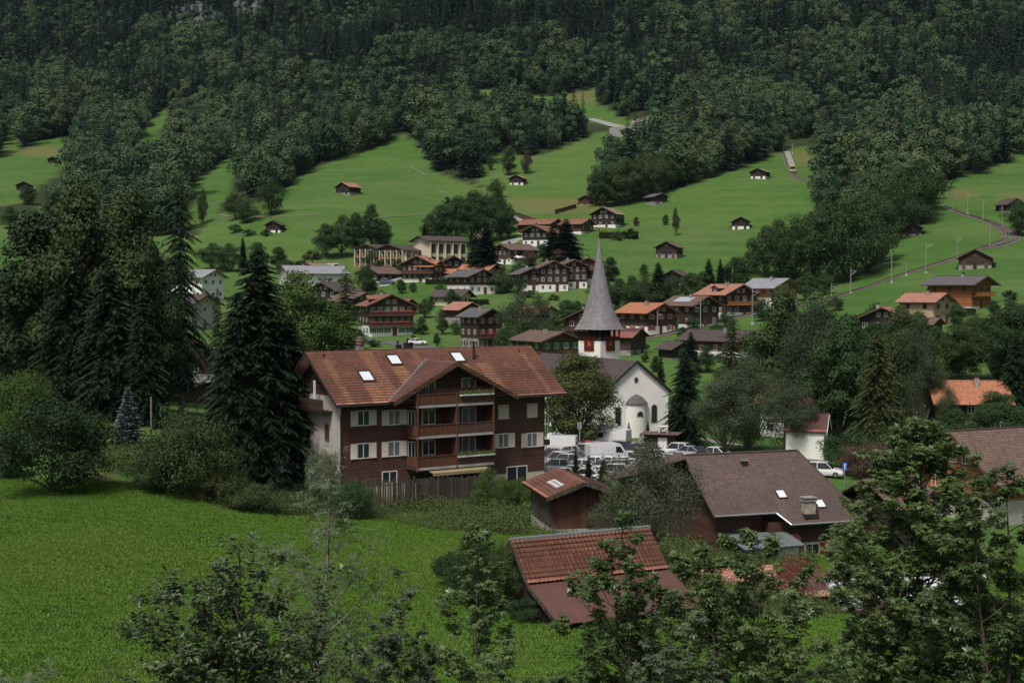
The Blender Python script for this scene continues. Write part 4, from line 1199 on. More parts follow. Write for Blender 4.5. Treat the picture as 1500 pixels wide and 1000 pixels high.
def m_herotile(name, col, stains, var=0.2, row=0.345, wid=0.24, stain_col=(0.62, 0.30, 0.17)):
    """clay tiles with washed, paler runs below the rooflights (object x along the ridge)"""
    m, t, b = nodes_of(name)
    uv = N(t, "ShaderNodeUVMap").outputs[0]
    oc = N(t, "ShaderNodeTexCoord").outputs['Object']
    sep = N(t, "ShaderNodeSeparateXYZ"); t.links.new(uv, sep.inputs[0])
    so = N(t, "ShaderNodeSeparateXYZ"); t.links.new(oc, so.inputs[0])
    ku = math_(t, 'DIVIDE', sep.outputs[0], wid); kv = math_(t, 'DIVIDE', sep.outputs[1], row)
    cmb = N(t, "ShaderNodeCombineXYZ")
    t.links.new(math_(t, 'FLOOR', ku), cmb.inputs[0]); t.links.new(math_(t, 'FLOOR', kv), cmb.inputs[1])
    wn = N(t, "ShaderNodeTexWhiteNoise", noise_dimensions='2D'); t.links.new(cmb.outputs[0], wn.inputs['Vector'])
    a = mixc(t, wn.outputs[0], mul(col, 1 - var), mul(col, 1 + var))
    big = noise(t, uv, 0.45, 5, 0.6)
    r_ = ramp(t, [(0.38, 0.0), (0.7, 1.0)]); t.links.new(big, r_.inputs[0])
    a = mixc(t, math_(t, 'MULTIPLY', r_.outputs[0], 0.6), a, mul(col, 0.5))
    wob = math_(t, 'MULTIPLY', math_(t, 'SUBTRACT', noise(t, oc, 1.6, 3), 0.5), 0.5)
    for (x0, x1, z0, z1, s_) in stains:
        cx = (x0 + x1) / 2; hw = (x1 - x0) / 2
        dx = math_(t, 'ABSOLUTE', math_(t, 'SUBTRACT', math_(t, 'ADD', so.outputs[0], wob), cx))
        inx = ramp(t, [(0.0, 1.0), (1.0, 0.0)])
        t.links.new(math_(t, 'DIVIDE', math_(t, 'SUBTRACT', dx, hw * 0.6), hw * 0.55), inx.inputs[0])
        inz = math_(t, 'MULTIPLY', math_(t, 'LESS_THAN', so.outputs[2], z1), math_(t, 'GREATER_THAN', so.outputs[2], z0))
        k = math_(t, 'MULTIPLY', math_(t, 'MULTIPLY', inx.outputs[0], inz), s_)
        a = mixc(t, k, a, mixc(t, wn.outputs[0], mul(stain_col, .8), mul(stain_col, 1.15)))
    fv = math_(t, 'FRACT', kv)
    a = mixc(t, math_(t, 'MULTIPLY', math_(t, 'GREATER_THAN', fv, 0.78), 0.7), a, (0.03, 0.015, 0.012))
    fu = math_(t, 'FRACT', ku)
    a = mixc(t, math_(t, 'MULTIPLY', math_(t, 'LESS_THAN', fu, 0.2), 0.45), a, (0.035, 0.018, 0.014))
    sp = noise(t, uv, 2.2, 6, 0.75)
    rs = ramp(t, [(0.62, 0.0), (0.68, 1.0)]); t.links.new(sp, rs.inputs[0])
    a = mixc(t, math_(t, 'MULTIPLY', rs.outputs[0], 0.5), a, (0.16, 0.15, 0.11))
    t.links.new(a, b.inputs['Base Color'])
    b.inputs['Roughness'].default_value = 0.72
    return m

def big_chalet():
    # local frame: x along the facade (left to right), y back into the house, z up; origin below the left front roof corner
    dx = Vector((math.sin(R(55)), math.cos(R(55)), 0))
    o = Vector((-14.56, 118.0, 0))
    rz = math.atan2(dx.y, dx.x)
    zg = -18.75
    e = empty('apartment_chalet', (o.x, o.y, zg), rz, 'big brown apartment chalet with red tiled roof, three stacked balconies and beige shutters', 'apartment house')
    LR = 23.95; HB = 5.7
    zE = -9.6 - zg; zR = -5.36 - zg         # eave and ridge heights
    sl = (zR - zE) / HB
    ov = 1.15; x0 = 1.0; x1 = x0 + 21.3     # walls
    yF = ov; yB = 2 * HB - ov
    wall_top = zE + sl * ov - .18
    W_ = MT['wood_facade'] = m_wood('facade_boards', (0.125, 0.05, 0.036), 0.17, var=0.2, bump_s=0.7)
    zbase = 2.05                             # top of the plastered ground storey
    MB().box(x0 + .03, x1 - .03, yF + .03, yB - .03, -4.5, zbase + .02).build('ground_floor', MT['cream'], e)
    # timber storeys (left end wall is plastered in its lower part, boards above)
    w_ = MB()
    w_.box(x0 + .02, x1, yF, yB, zbase, wall_top)
    w_.build('wall', W_, e)
    MB().box(x0 - .03, x0 + .019, yF + .05, yB - .05, -4, wall_top - .1).build('plastered_end_wall', MT['grey_wall'], e)
    for xa, xb in ((x0 + .02, x0 + .25), (x1 - .25, x1 - .02)):
        g = MB()
        g.add([(xa, yF, wall_top), (xa, yB, wall_top), (xa, HB, wall_top + sl * (HB - yF)), (xb, yF, wall_top), (xb, yB, wall_top), (xb, HB, wall_top + sl * (HB - yF))],
              [(0, 2, 1), (3, 4, 5), (0, 3, 5, 2), (2, 5, 4, 1), (0, 1, 4, 3)])
        g.build('end_gable', MT['wood_dark'], e)
    # stains: object x ranges, z ranges (object coordinates of the roof = chalet coordinates)
    def xs(px, py, front=0.5):
        # local x of a photo point on the front slope
        d = pxray(px, py)
        # plane of slope: z = zE+zg + sl*y_local
        n = Vector((-dx.y, dx.x, 0))         # local y axis
        # solve t: d*t = P ; P.z = zE+zg+sl*((P-o).n)
        t_ = (zE + zg - sl * o.dot(n)) / (d.z - sl * d.dot(n))
        P = d * t_
        return (P - o).dot(dx), (P - o).dot(n)
    sky1, sky2, sky3 = xs(536, 552), xs(577, 528), xs(670, 524)
    st = []
    for (px, py, wd) in ((536, 552, 1.25), (577, 528, 1.2), (670, 524, 1.1)):
        X, Y = xs(px, py)
        st.append((X - wd * .62, X + wd * .62, 0, zE + sl * (Y - .7), 0.85))
    for (px, py, wd, k) in ((474, 524, .8, .5), (761, 513, .6, .45), (705, 530, 1.5, .6), (533, 514, 1.4, .55), (603, 514, .9, .4)):
        X, Y = xs(px, py)
        st.append((X - wd * .5, X + wd * .5, 0, zE + sl * (Y - .1), k))
    HT = m_herotile('clay_tiles', (0.33, 0.145, 0.098), st)
    HT2 = m_herotile('clay_tiles_dark', (0.19, 0.085, 0.066), [])
    heightfield_roof('roof', [(0, 0, zE), (LR, 0, zE), (LR, HB, zR), (0, HB, zR)], HT, e)
    heightfield_roof('roof_back', [(LR, 2 * HB, zE), (0, 2 * HB, zE), (0, HB, zR), (LR, HB, zR)], HT, e)
    rc = MB()
    for i in range(int(LR / .4)):
        rc.box(i * .4, i * .4 + .39, HB - .13, HB + .13, zR - .02, zR + .07 + .02 * (i % 2))
    rc.build('ridge_cap', HT, e)
    gt = MB().tube([(-.05, -.06, zE - .1), (LR + .05, -.06, zE - .1)], .075, 8)
    gt.tube([(LR - 1.4, -.02, zE - .15), (LR - 1.6, 1.0, zE - .9), (LR - 1.6, 1.02, 0)], .05, 6).tube([(x0 - .12, 0.0, zE - .2), (x0 - .12, 1.0, zE - .9), (x0 - .12, 1.02, 0)], .05, 6)
    gt.build('gutter', MT['metal_dark'], e)
    for xx in (-.05, LR + .0):
        vg = MB()
        for yy, sg in ((0, 1), (2 * HB, -1)):
            a_ = (xx, yy, zE - .3); b_ = (xx, HB, zR - .3)
            lo = [(xx, min(yy, HB), (zE if sg > 0 else zR) - .26), (xx + .05, min(yy, HB), (zE if sg > 0 else zR) - .26), (xx + .05, max(yy, HB), (zR if sg > 0 else zE) - .26), (xx, max(yy, HB), (zR if sg > 0 else zE) - .26)]
            hi = [(p[0], p[1], p[2] + .28) for p in lo]
            vg.hexa(lo, hi)
        vg.build('verge_board', MT['wood_dark'], e)
    # rooflights
    nrm = Vector((0, -sl, 1)).normalized(); up = Vector((0, 1, sl)).normalized()
    for (X, Y) in (sky1, sky2, sky3):
        c = Vector((X, Y, zE + sl * Y)) + nrm * .06
        f = MB(); hw, hh = .62, .72
        def q(a_, b_, c_, d_, z_):
            return [c + Vector((x, 0, 0)) + up * y + nrm * z_ for x, y in ((a_, c_), (b_, c_), (b_, d_), (a_, d_))]
        for (a_, b_, c_, d_) in ((-hw, hw, -hh, -hh + .12), (-hw, hw, hh - .12, hh), (-hw, -hw + .1, -hh + .12, hh - .12), (hw - .1, hw, -hh + .12, hh - .12)):
            f.hexa(q(a_, b_, c_, d_, -.05), q(a_, b_, c_, d_, .12))
        fo = f.build('rooflight', MT['metal_dark'], e)
        p = MB(); p.hexa(q(-hw + .1, hw - .1, -hh + .12, hh - .12, -.03), q(-hw + .1, hw - .1, -hh + .12, hh - .12, .07))
        p.build('pane', MT['roof_glass'], fo)
    # stove pipe, vents and chimneys
    X, Y = xs(694, 527)
    z = zE + sl * Y
    MB().tube([(X, Y, z - .1), (X, Y, z + 1.55)], .13, 10).tube([(X, Y, z + 1.55), (X, Y, z + 1.72)], .17, 10).build('stove_pipe', MT['metal_dark'], e)
    for (px, py) in ((474, 524), (761, 517)):
        X, Y = xs(px, py); z = zE + sl * Y
        MB().tube([(X, Y, z - .1), (X, Y, z + .38)], .07, 8).build('vent_pipe', MT['metal_dark'], e)
    def chim(px, w2, h2, cap):
        # behind the ridge
        d = pxray(px, 510); n = Vector((-dx.y, dx.x, 0))
        yl = HB + 1.0
        t_ = (yl + o.dot(n)) / d.dot(n); X = (d * t_ - o).dot(dx)
        c = MB().box(X - w2, X + w2, yl - w2, yl + w2, zR - 1.4, zR + h2).build('chimney', MT['stone'] if cap else MT['wood_black'], e)
        if cap:
            MB().lathe([(w2 * 1.3, 0), (w2 * 1.45, .12), (w2 * 1.25, .2), (w2 * 1.25, .3), (w2 * 1.45, .38), (w2 * 1.3, .48), (w2 * 1.05, .56), (w2 * 1.1, .66), (w2 * .5, .8)], 14, (X, yl, zR + h2 + .001)).build('chimney_pot', MT['tile_brown'], c)
        else:
            MB().box(X - w2 * 1.1, X + w2 * 1.1, yl - w2 * 1.1, yl + w2 * 1.1, zR + h2 + .001, zR + h2 + .07).tube([(X - .1, yl, zR + h2), (X - .1, yl, zR + h2 + .45)], .09, 8).build('chimney_cap', MT['metal_dark'], c)
    chim(527, .27, .45, True)
    chim(598, .32, .5, False); chim(584, .2, .35, False)
    # ---- cross gable over the balconies
    def on_plane(px, py, yl):
        d = pxray(px, py); n = Vector((-dx.y, dx.x, 0))
        t_ = (yl + o.dot(n)) / d.dot(n); P = d * t_
        return (P - o).dot(dx), P.z - zg
    yG = -0.75                                # front edge of the cross gable's roof
    ax_, az_ = on_plane(668, 531, yG)
    lx_, lz_ = on_plane(577, 590, yG)
    rx_, rz_ = on_plane(759, 581, yG)
    ez_ = (lz_ + rz_) / 2
    hw_ = (rx_ - lx_) / 2; ax_ = (rx_ + lx_) / 2
    ycross = (az_ - zE) / sl                  # where its ridge meets the main slope
    ylow = max(0.02, (ez_ - zE) / sl)
    up_ = .05
    heightfield_roof('cross_roof', [(lx_, ycross, ez_ + up_), (lx_, yG, ez_ + up_), (ax_, yG, az_ + up_), (ax_, ycross + .3, az_ + up_)], HT2, e)
    heightfield_roof('cross_roof', [(rx_, yG, ez_ + up_), (rx_, ycross, ez_ + up_), (ax_, ycross + .3, az_ + up_), (ax_, yG, az_ + up_)], HT2, e)
    bb_ = MB()
    for (xe,) in ((lx_,), (rx_,)):
        xa, za, xb, zb = (xe, ez_, ax_, az_) if xe < ax_ else (ax_, az_, xe, ez_)
        bb_.hexa([(xa, yG - .07, za - .3), (xb, yG - .07, zb - .3), (xb, yG - .003, zb - .3), (xa, yG - .003, za - .3)],
                 [(xa, yG - .07, za + .1), (xb, yG - .07, zb + .1), (xb, yG - .003, zb + .1), (xa, yG - .003, za + .1)])
    bb_.build('barge_board', MT['wood_brown'], e)
    vl = MB()
    n2 = Vector((0, -sl, 1)).normalized()
    a_ = Vector((lx_ + .1, max(.02, ylow), zE + sl * max(.02, ylow) + .1)); b_ = Vector((ax_, ycross, az_ + .12))
    # the valley: line where both slopes meet
    pts = []
    for k in range(9):
        u = k / 8; xx = lx_ + (ax_ - lx_) * u; zz = ez_ + (az_ - ez_) * u
        pts.append((xx - .05, (zz - zE) / sl - .02, zz + .12))
    vl.tube(pts, .075, 5)
    vl.build('valley_flashing', MT['metal'], e)
    # gable wall set back behind the loggia
    bw0, bz = on_plane(611, 640, -0.7); bw1, _ = on_plane(724, 632, -0.7)
    top = wall_top
    gw = MB()
    gh = (az_ - ez_) / hw_
    gx0, gx1 = lx_ + .9, rx_ - .9
    zz0 = wall_top - .01
    gw.add([(gx0, yF, zz0), (gx1, yF, zz0), (gx1, yF, ez_ + gh * .9 - .22), (ax_, yF, az_ - .22), (gx0, yF, ez_ + gh * .9 - .22)] +
           [(gx0, yF + .2, zz0), (gx1, yF + .2, zz0), (gx1, yF + .2, ez_ + gh * .9 - .22), (ax_, yF + .2, az_ - .22), (gx0, yF + .2, ez_ + gh * .9 - .22)],
           [(0, 1, 2, 3, 4), (9, 8, 7, 6, 5), (0, 5, 6, 1), (1, 6, 7, 2), (2, 7, 8, 3), (3, 8, 9, 4), (4, 9, 5, 0)])
    gw.build('gable_wall', W_, e)
    # balconies: three, each in two bays
    slabs = [on_plane(611, y_, -0.7)[1] for y_ in (686, 640, 594.6)]
    yb0 = -0.7; mid = on_plane(669, 640, -0.7)[0]
    for bi, z in enumerate(slabs):
        b = MB()
        b.box(bw0, bw1, yb0, yF - .01, z - .22, z)
        bo = b.build('balcony', MT['wood_brown'], e)
        MB().box(bw0 - .02, bw1 + .02, yb0 - .05, yb0 - .004, z - .2, z + .02).build('slab_edge', MT['concrete'], bo)
        for (xa, xb, mm) in ((bw0, mid - .04, 'wood_rail'), (mid + .04, bw1, 'wood_rail2')):
            rl = MB()
            n_ = int((xb - xa) / .155)
            for i in range(n_):
                x = xa + (xb - xa) * (i + .5) / n_
                rl.box(x - .068, x + .068, yb0 - .005, yb0 + .02, z + .08, z + .92)
            rl.box(xa, xb, yb0 + .021, yb0 + .06, z + .16, z + .24).box(xa, xb, yb0 + .021, yb0 + .06, z + .74, z + .82)
            rl.box(xa - .02, xb + .02, yb0 - .05, yb0 + .08, z + .921, z + .98)
            rl.build('railing', MT[mm], bo)
        sr = MB()
        for i in range(10):
            y = yb0 + .1 + i * .17
            sr.box(bw0 - .004, bw0 + .02, y - .07, y + .07, z + .08, z + .92)
        sr.build('railing', MT['wood_rail'], bo)
        # doors and windows of the loggia
        big_ = [(bw0 + .45, .75, 2.1), (bw0 + 1.9, 1.35, 1.35), (mid + .6, 1.15, 1.35), (mid + 2.0, 1.5, 2.1)]
        for k_, (x, ww, hh_) in enumerate(big_):
            zc = z + (hh_ / 2 + .05 if hh_ > 2 else 1.5)
            if bi == 2 and k_ in (0,): x += 1.1
            if bi == 2 and k_ == 2: continue
            window(e, x + ww / 2 - .3, yF - .02, zc, ww, hh_, 0, 'frame_white', 'glass_pale' if k_ >= 2 else 'glass', bars=1)
    # flowers on two railings
    for bi, (xa, xb), mm in ((2, (mid + .3, bw1 - .2), 'weeds'), (0, (mid + .1, bw1), 'weeds')):
        z = slabs[bi] + .95
        C = []; U = []; Wv = []
        for i in range(900):
            C.append((RNG.uniform(xa, xb), yb0 - .15 + RNG.gauss(0, .09), z + abs(RNG.gauss(0, .14)) - .12))
            a_ = Vector((RNG.gauss(0, 1), RNG.gauss(0, 1), RNG.gauss(0, 1))).normalized(); b2 = a_.orthogonal().normalized()
            U.append(tuple(a_ * .07)); Wv.append(tuple(b2 * .07))
        V_, F_ = quads_from(np.array(C), np.array(U), np.array(Wv))
        link('flower_box', np_mesh('flower_box', V_, F_, MT[mm]), e)
        MB().box(xa, xb, yb0 - .26, yb0 - .06, z - .26, z - .1).build('planter', MT['frame_white'], e)
    # posts and side walls of the balcony tower
    for x in (bw0 + .06, mid, bw1 - .06):
        zt = ez_ + gh * (hw_ - abs(x - ax_)) - .3 if abs(x - ax_) < hw_ else zE
        MB().box(x - .06, x + .06, yb0 - .08, yb0 + .06, slabs[0] - .3, min(zt, slabs[2] + (.95 if x == mid else 2.2))).build('post', MT['wood_rail'], e)
    MB().box(bw1 - .005, bw1 + .08, yb0 + .07, yF - .01, slabs[0], slabs[2] + 1).build('side_wall', W_, e)
    MB().box(mid - .06, mid + .06, yb0 + .1, yF - .01, slabs[0], slabs[1] - .23).box(mid - .06, mid + .06, yb0 + .1, yF - .01, slabs[1] + .001, slabs[2] - .23).build('partition', W_, e)
    # awning below the lowest balcony
    a0, _ = on_plane(637, 690, -1.6); a1, _ = on_plane(722, 684, -1.6)
    MB().hexa([(a0, -1.3, slabs[0] - .5), (a1, -1.3, slabs[0] - .5), (a1, yb0 + .3, slabs[0] - .3), (a0, yb0 + .3, slabs[0] - .3)],
              [(a0, -1.3, slabs[0] - .45), (a1, -1.3, slabs[0] - .45), (a1, yb0 + .3, slabs[0] - .25), (a0, yb0 + .3, slabs[0] - .25)]).box(a0, a1, -1.33, -1.301, slabs[0] - .7, slabs[0] - .44).build('awning', MT['awning'], e)
    # shuttered windows
    def wz(px, py): return on_plane(px, py, yF)
    for (px, py, closed) in ((532, 612, 0), (577, 611, 0), (532, 660, 0), (577, 657, 0), (737, 603, 1), (779, 601, 1), (737, 645, 0), (779, 644, 0)):
        x, z = wz(px, py)
        if closed:
            window(e, x, yF - .015, z, 1.12, 1.32, 0, 'frame_white', 'glass', 'shut_beige', .56, closed=True)
        else:
            window(e, x, yF - .015, z, 1.22, 1.32, 0, 'frame_white', 'glass_pale' if px in (577, 737, 779) else 'glass', 'shut_beige', .62)
    x, z = wz(757, 694)
    window(e, x, yF + .0, z - .1, 2.3, 1.7, 0, 'frame_white', 'glass')
    MB().box(x - 1.35, x + 1.35, yF + .0, yF + .028, zbase - 2.3, z - 1.0).build('timber_panel', W_, e)
    x, z = wz(575, 695)
    window(e, x - .3, yF + .01, z - .2, 1.5, 1.1, 0, 'frame_white', 'glass')
    # recessed dark ground storey below the balconies with terrace doors
    MB().box(bw0 + .3, bw1 - .6, yF - .03, yF + .025, -.1, zbase + .6).build('terrace_wall', MT['wood_black'], e)
    for i in range(3):
        window(e, bw0 + 1.6 + i * 2.3, yF - .05, 1.0, 1.5, 2.0, 0, 'frame_white', 'glass_pale' if i == 2 else 'glass')
    # end wall windows and a small gable balcony on the left end
    for (yy, zz, w2, h2) in ((3.6, 6.6, .8, 1.5), (7.2, 6.6, .9, 1.2), (3.6, 3.9, .8, 1.3), (7.2, 3.9, .9, 1.2)):
        window(e, x0 - .035, yy, zz, w2, h2, -PI/2, 'wood_yellow', 'glass')
    b = MB().box(x0 - .95, x0 - .04, 2.6, 8.8, 8.35, 8.5).box(x0 - .98, x0 - .93, 2.6, 8.8, 8.5, 9.45)
    b.build('end_balcony', MT['wood_dark'], e)
    MB().box(x0 - .75, x0 - .6, 4.6, 4.75, 8.55, 11.0).build('post', MT['frame_white'], e)
MT['wood_rail'] = m_wood('railing_boards', (0.17, 0.062, 0.03), 0.155, vertical=True, var=0.2, grey=0.05)
MT['wood_rail2'] = m_wood('railing_boards_grey', (0.13, 0.065, 0.045), 0.155, vertical=True, var=0.2, grey=0.3)
MT['awning'] = m_plain('yellow_awning', (0.27, 0.22, 0.115), 0.8, 0.2, 4)
mg_, tg_, bg_ = nodes_of('roof_glass')
bg_.inputs['Base Color'].default_value = (0.75, 0.78, 0.82, 1); bg_.inputs['Roughness'].default_value = 0.12; bg_.inputs['Metallic'].default_value = 0.0
MT['roof_glass'] = mg_
big_chalet()

# ------------------------------------------------------------------ board fence in front of the chalet
def paling_fence():
    pts = [at(512, 734, 114.5), at(600, 733, 116), at(706, 727, 119.5)]
    e = empty('board_fence', (pts[0].x, pts[0].y, 0), 0, 'weathered dark upright board fence in front of the big chalet', 'fence')
    o = Vector((pts[0].x, pts[0].y, 0))
    for k in range(2):
        a_, b_ = pts[k], pts[k + 1]
        n_ = int((b_ - a_).length / .2)
        mb = MB(); d = (b_ - a_).normalized()
        for i in range(n_):
            p = a_.lerp(b_, i / n_) - o
            z = max(gz(p.x + o.x, p.y + o.y), p.z)
            h = 1.8 + RNG.gauss(0, .09) + (.12 if i % 7 == 3 else 0)
            w2 = .085 + RNG.uniform(-.015, .012); sh = RNG.gauss(0, .015)
            q = p + Vector((d.y, -d.x, 0)) * (.03 if i % 2 else 0)
            mb.hexa([(q.x, q.y, z - 1), (q.x + d.x * w2 * 2, q.y + d.y * w2 * 2, z - 1), (q.x + d.x * w2 * 2 - d.y * .03, q.y + d.y * w2 * 2 + .03, z - 1), (q.x - d.y * .03, q.y + .03, z - 1)],
                    [(q.x + sh, q.y, z + h), (q.x + sh + d.x * w2 * 2, q.y + d.y * w2 * 2, z + h - .02), (q.x + sh + d.x * w2 * 2 - d.y * .03, q.y + d.y * w2 * 2 + .03, z + h - .02), (q.x + sh - d.y * .03, q.y + .03, z + h)])
        mb.build('boards', MT['wood_old'], e)
        for i in range(0, n_ + 1, 9):
            p = a_.lerp(b_, i / n_) - o; z = gz(p.x + o.x, p.y + o.y)
            MB().box(p.x - .07, p.x + .07, p.y + .06, p.y + .2, z - .3, z + 1.9).build('post', MT['wood_old'], e)
paling_fence()
# ------------------------------------------------------------------ church
def church():
    e = empty('church', (17.5, 200, -21.0), math.atan2(.43, .90), 'white plastered church with brown roof and tall grey shingled spire with clock', 'church')
    Wd = 10.6; Ln = 29.0; zr = 11.1; ze = 6.95; sl = (zr - ze) / (Wd / 2)
    MB().prism([(-Wd/2, -3), (Wd/2, -3), (Wd/2, ze - .1), (0, zr - .25), (-Wd/2, ze - .1)], 0, Ln).build('nave_wall', MT['church_white'], e)
    r = MB(); ov = .45
    for sg in (-1, 1):
        poly = [(0, -.35, zr), (sg * (Wd/2 + ov), -.35, ze - ov * sl), (sg * (Wd/2 + ov), Ln + .3, ze - ov * sl), (0, Ln + .3, zr)]
        if sg < 0: poly.reverse()
        r.slab(poly, .22)
    r.build('nave_roof', MT['tile_church'], e)
    v = MB()
    for sg in (-1, 1):
        xa, za, xb, zb = (sg * (Wd/2 + ov), ze - ov * sl, 0, zr) if sg < 0 else (0, zr, sg * (Wd/2 + ov), ze - ov * sl)
        v.hexa([(xa, -.42, za - .25), (xb, -.42, zb - .25), (xb, -.352, zb - .25), (xa, -.352, za - .25)], [(xa, -.42, za + .07), (xb, -.42, zb + .07), (xb, -.352, zb + .07), (xa, -.352, za + .07)])
    v.build('verge', MT['metal_dark'], e)
    # apse on the front wall
    n = 14; prof = [(math.sin(PI * i / n - PI/2) * 1.55, -math.cos(PI * i / n - PI/2) * 1.15) for i in range(n + 1)]
    a = MB()
    k = len(prof)
    a.add([(p[0], p[1] + .02, -2) for p in prof] + [(p[0], p[1] + .02, 5.2) for p in prof], [(i, i + 1, i + 1 + k, i + k) for i in range(k - 1)] + [tuple(range(k, 2 * k))])
    a.build('apse', MT['church_white'], e)
    c = MB(); prof2 = [(p[0] * 1.16, p[1] * 1.18) for p in prof]
    c.add([(p[0], p[1], 5.1) for p in prof2] + [(p[0] * .55, p[1] * .5, 5.95) for p in prof2] + [(0, 0, 6.4)], [(i, i + 1, i + 1 + k, i + k) for i in range(k - 1)] + [(i + k, i + k + 1, 2 * k) for i in range(k - 1)] + [tuple(reversed(range(k)))])
    c.build('apse_roof', MT['tile_grey'], e)
    def arch(x, z0, w2, h2, nm='arched_window', y=-.02, rim=True):
        pts = [(-w2, 0), (w2, 0)] + [(math.cos(PI * i / 8) * w2, h2 + math.sin(PI * i / 8) * w2) for i in range(9)]
        if rim:
            P2 = [(p[0] * 1.28, (p[1] - .5 * h2) * 1.08 + .5 * h2) for p in pts]
            o_ = MB().prism([(x + p[0], z0 + p[1]) for p in P2], y - .03, y + .03).build(nm, MT['stone_pale'], e)
        q = MB().prism([(x + p[0], z0 + p[1]) for p in pts], y - .045, y + .03).build('pane' if rim else nm, MT['glass'], o_ if rim else e)
        bars = MB()
        for i in (-1, 0, 1): bars.box(x + i * w2 * .5 - .02, x + i * w2 * .5 + .02, y - .06, y - .045, z0, z0 + h2)
        for i in range(int(h2 / .5)): bars.box(x - w2, x + w2, y - .065, y - .0601, z0 + .25 + i * .5, z0 + .28 + i * .5)
        bars.build('lattice', MT['metal_dark'], q)
    arch(-2.95, 2.1, .42, 2.05); arch(2.95, 2.3, .42, 2.05)
    arch(0, 3.35, .42, .25, y=-1.14)
    MB().prism([(math.cos(2*PI*i/16) * .42, 8.35 + math.sin(2*PI*i/16) * .5) for i in range(16)], -.03, .03).build('round_window_rim', MT['stone_pale'], e)
    MB().prism([(math.cos(2*PI*i/16) * .26, 8.35 + math.sin(2*PI*i/16) * .34) for i in range(16)], -.04, .03).build('round_window', MT['glass'], e)
    for i in range(4):
        fm_, pm_ = window_mesh(1.0, 2.6, 'stone_pale', 'glass', 1)
        o_ = link('window', fm_, e, (-Wd/2 - .02, 4 + i * 6, 3.6), (0, 0, -PI/2)); link('pane', pm_, o_)
    # round painted sundial / clock on the side near the front edge
    MB().prism([(math.cos(2*PI*i/20) * .75, 4.6 + math.sin(2*PI*i/20) * .75) for i in range(20)], -.03, 0).build('painted_roundel', MT['stone_pale'], e).matrix_local = Matrix.Translation((-Wd/2 - .02, 1.0, 0)) @ Matrix.Rotation(-PI/2, 4, 'Z')
    # tower
    tw = Vector((13.15, 214.5, 0))
    base_inv = e.matrix_basis.inverted()
    Tm = base_inv @ (Matrix.Translation((tw.x, tw.y, -21.0)) @ Matrix.Rotation(R(-41 - 4), 4, 'Z'))
    def T(mb, name, mat, par=None, smooth=False):
        o_ = mb.build(name, mat, par or e, smooth=smooth); return o_
    def mbT():
        m_ = MB(); m_.M = Tm; return m_
    s_ = 2.2; zt = 13.4; zs = 15.15
    T(mbT().box(-s_, s_, -s_, s_, -3, zt), 'tower_wall', MT['church_white'])
    bel = mbT()
    bel.box(-s_ + .12, s_ - .12, -s_ + .12, s_ - .12, zt + .001, zt + .15)
    bel.box(-s_ - .02, s_ + .02, -s_ - .02, s_ + .02, zt + .15, zt + .62)
    for i in range(5):
        for sg in (-1, 1):
            x = -s_ + .12 + (2 * s_ - .24) * i / 4
            bel.box(x - .09, x + .09, sg * s_ - .09, sg * s_ + .09, zt + .62, zs + .1)
            if 0 < i < 4: bel.box(sg * s_ - .09, sg * s_ + .09, x - .09, x + .09, zt + .62, zs + .1)
    bel.box(-s_ + .3, s_ - .3, -s_ + .3, s_ - .3, zt + .62, zt + .66)
    T(bel, 'belfry', MT['wood_dark'])
    T(mbT().box(-1.1, 1.1, -1.1, 1.1, zt + .66, zs + .3), 'bell_chamber', MT['wood_black'])
    # spire: square at the eaves flowing into an octagon
    prof = [(3.62, zs - .02), (3.5, zs + .12), (3.12, zs + .9), (2.75, zs + 1.9), (2.35, zs + 3.0), (2.0, zs + 4.1), (1.6, zs + 5.7), (1.2, zs + 7.4), (.8, zs + 9.3), (.48, zs + 11.0), (.24, zs + 12.6), (.07, zs + 13.6)]
    sp = mbT(); n_ = 24; vs = []
    for (r_, z_) in prof:
        u = min(1, (z_ - zs) / 2.2)
        for j in range(n_):
            t_ = 2 * PI * j / n_ + PI / n_
            sq = 1 / max(abs(math.cos(t_)), abs(math.sin(t_)))
            k_ = (1 - u) * (0.55 * min(sq, 1.25) + .45) + u
            vs.append((r_ * .93 * k_ * math.cos(t_), r_ * .93 * k_ * math.sin(t_), z_))
    fs = [(i*n_ + j, i*n_ + (j+1) % n_, (i+1)*n_ + (j+1) % n_, (i+1)*n_ + j) for i in range(len(prof) - 1) for j in range(n_)]
    fs += [tuple(reversed(range(n_))), tuple(range((len(prof)-1)*n_, len(prof)*n_))]
    sp.add(vs, fs)
    so = T(sp, 'spire', MT['shingle_spire'])
    T(mbT().tube([(0, 0, zs + 13.4), (0, 0, zs + 15.2)], [.07, .03], 6).lathe([(.02, -.14), (.13, -.05), (.14, .03), (.02, .14)], 8, (0, 0, zs + 14.3)).box(-.3, .05, -.015, .015, zs + 14.85, zs + 15.0), 'finial', MT['metal_dark'], so)
    # clock faces on the two visible sides and behind
    for a_ in range(4):
        M2 = Tm @ Matrix.Rotation(a_ * PI/2, 4, 'Z')
        cf = MB(); cf.M = M2
        cz = zt - .35
        cf.box(-.95, .95, -s_ - .07, -s_ - .001, cz - 1.1, cz + .95)
        co = cf.build('clock_face', MT['clock_black'], e)
        rm = MB(); rm.M = M2
        rm.box(-1.0, 1.0, -s_ - .1, -s_ - .071, cz - 1.17, cz - 1.08).box(-1.0, 1.0, -s_ - .1, -s_ - .071, cz + .93, cz + 1.0).box(-1.0, -.92, -s_ - .1, -s_ - .071, cz - 1.08, cz + .93).box(.92, 1.0, -s_ - .1, -s_ - .071, cz - 1.08, cz + .93)
        rm.build('clock_frame', MT['clock_red'], co)
        d = MB(); d.M = M2
        d.prism([(math.cos(2*PI*i/20) * .42, cz - .08 + math.sin(2*PI*i/20) * .42) for i in range(20)], -s_ - .085, -s_ - .0705)
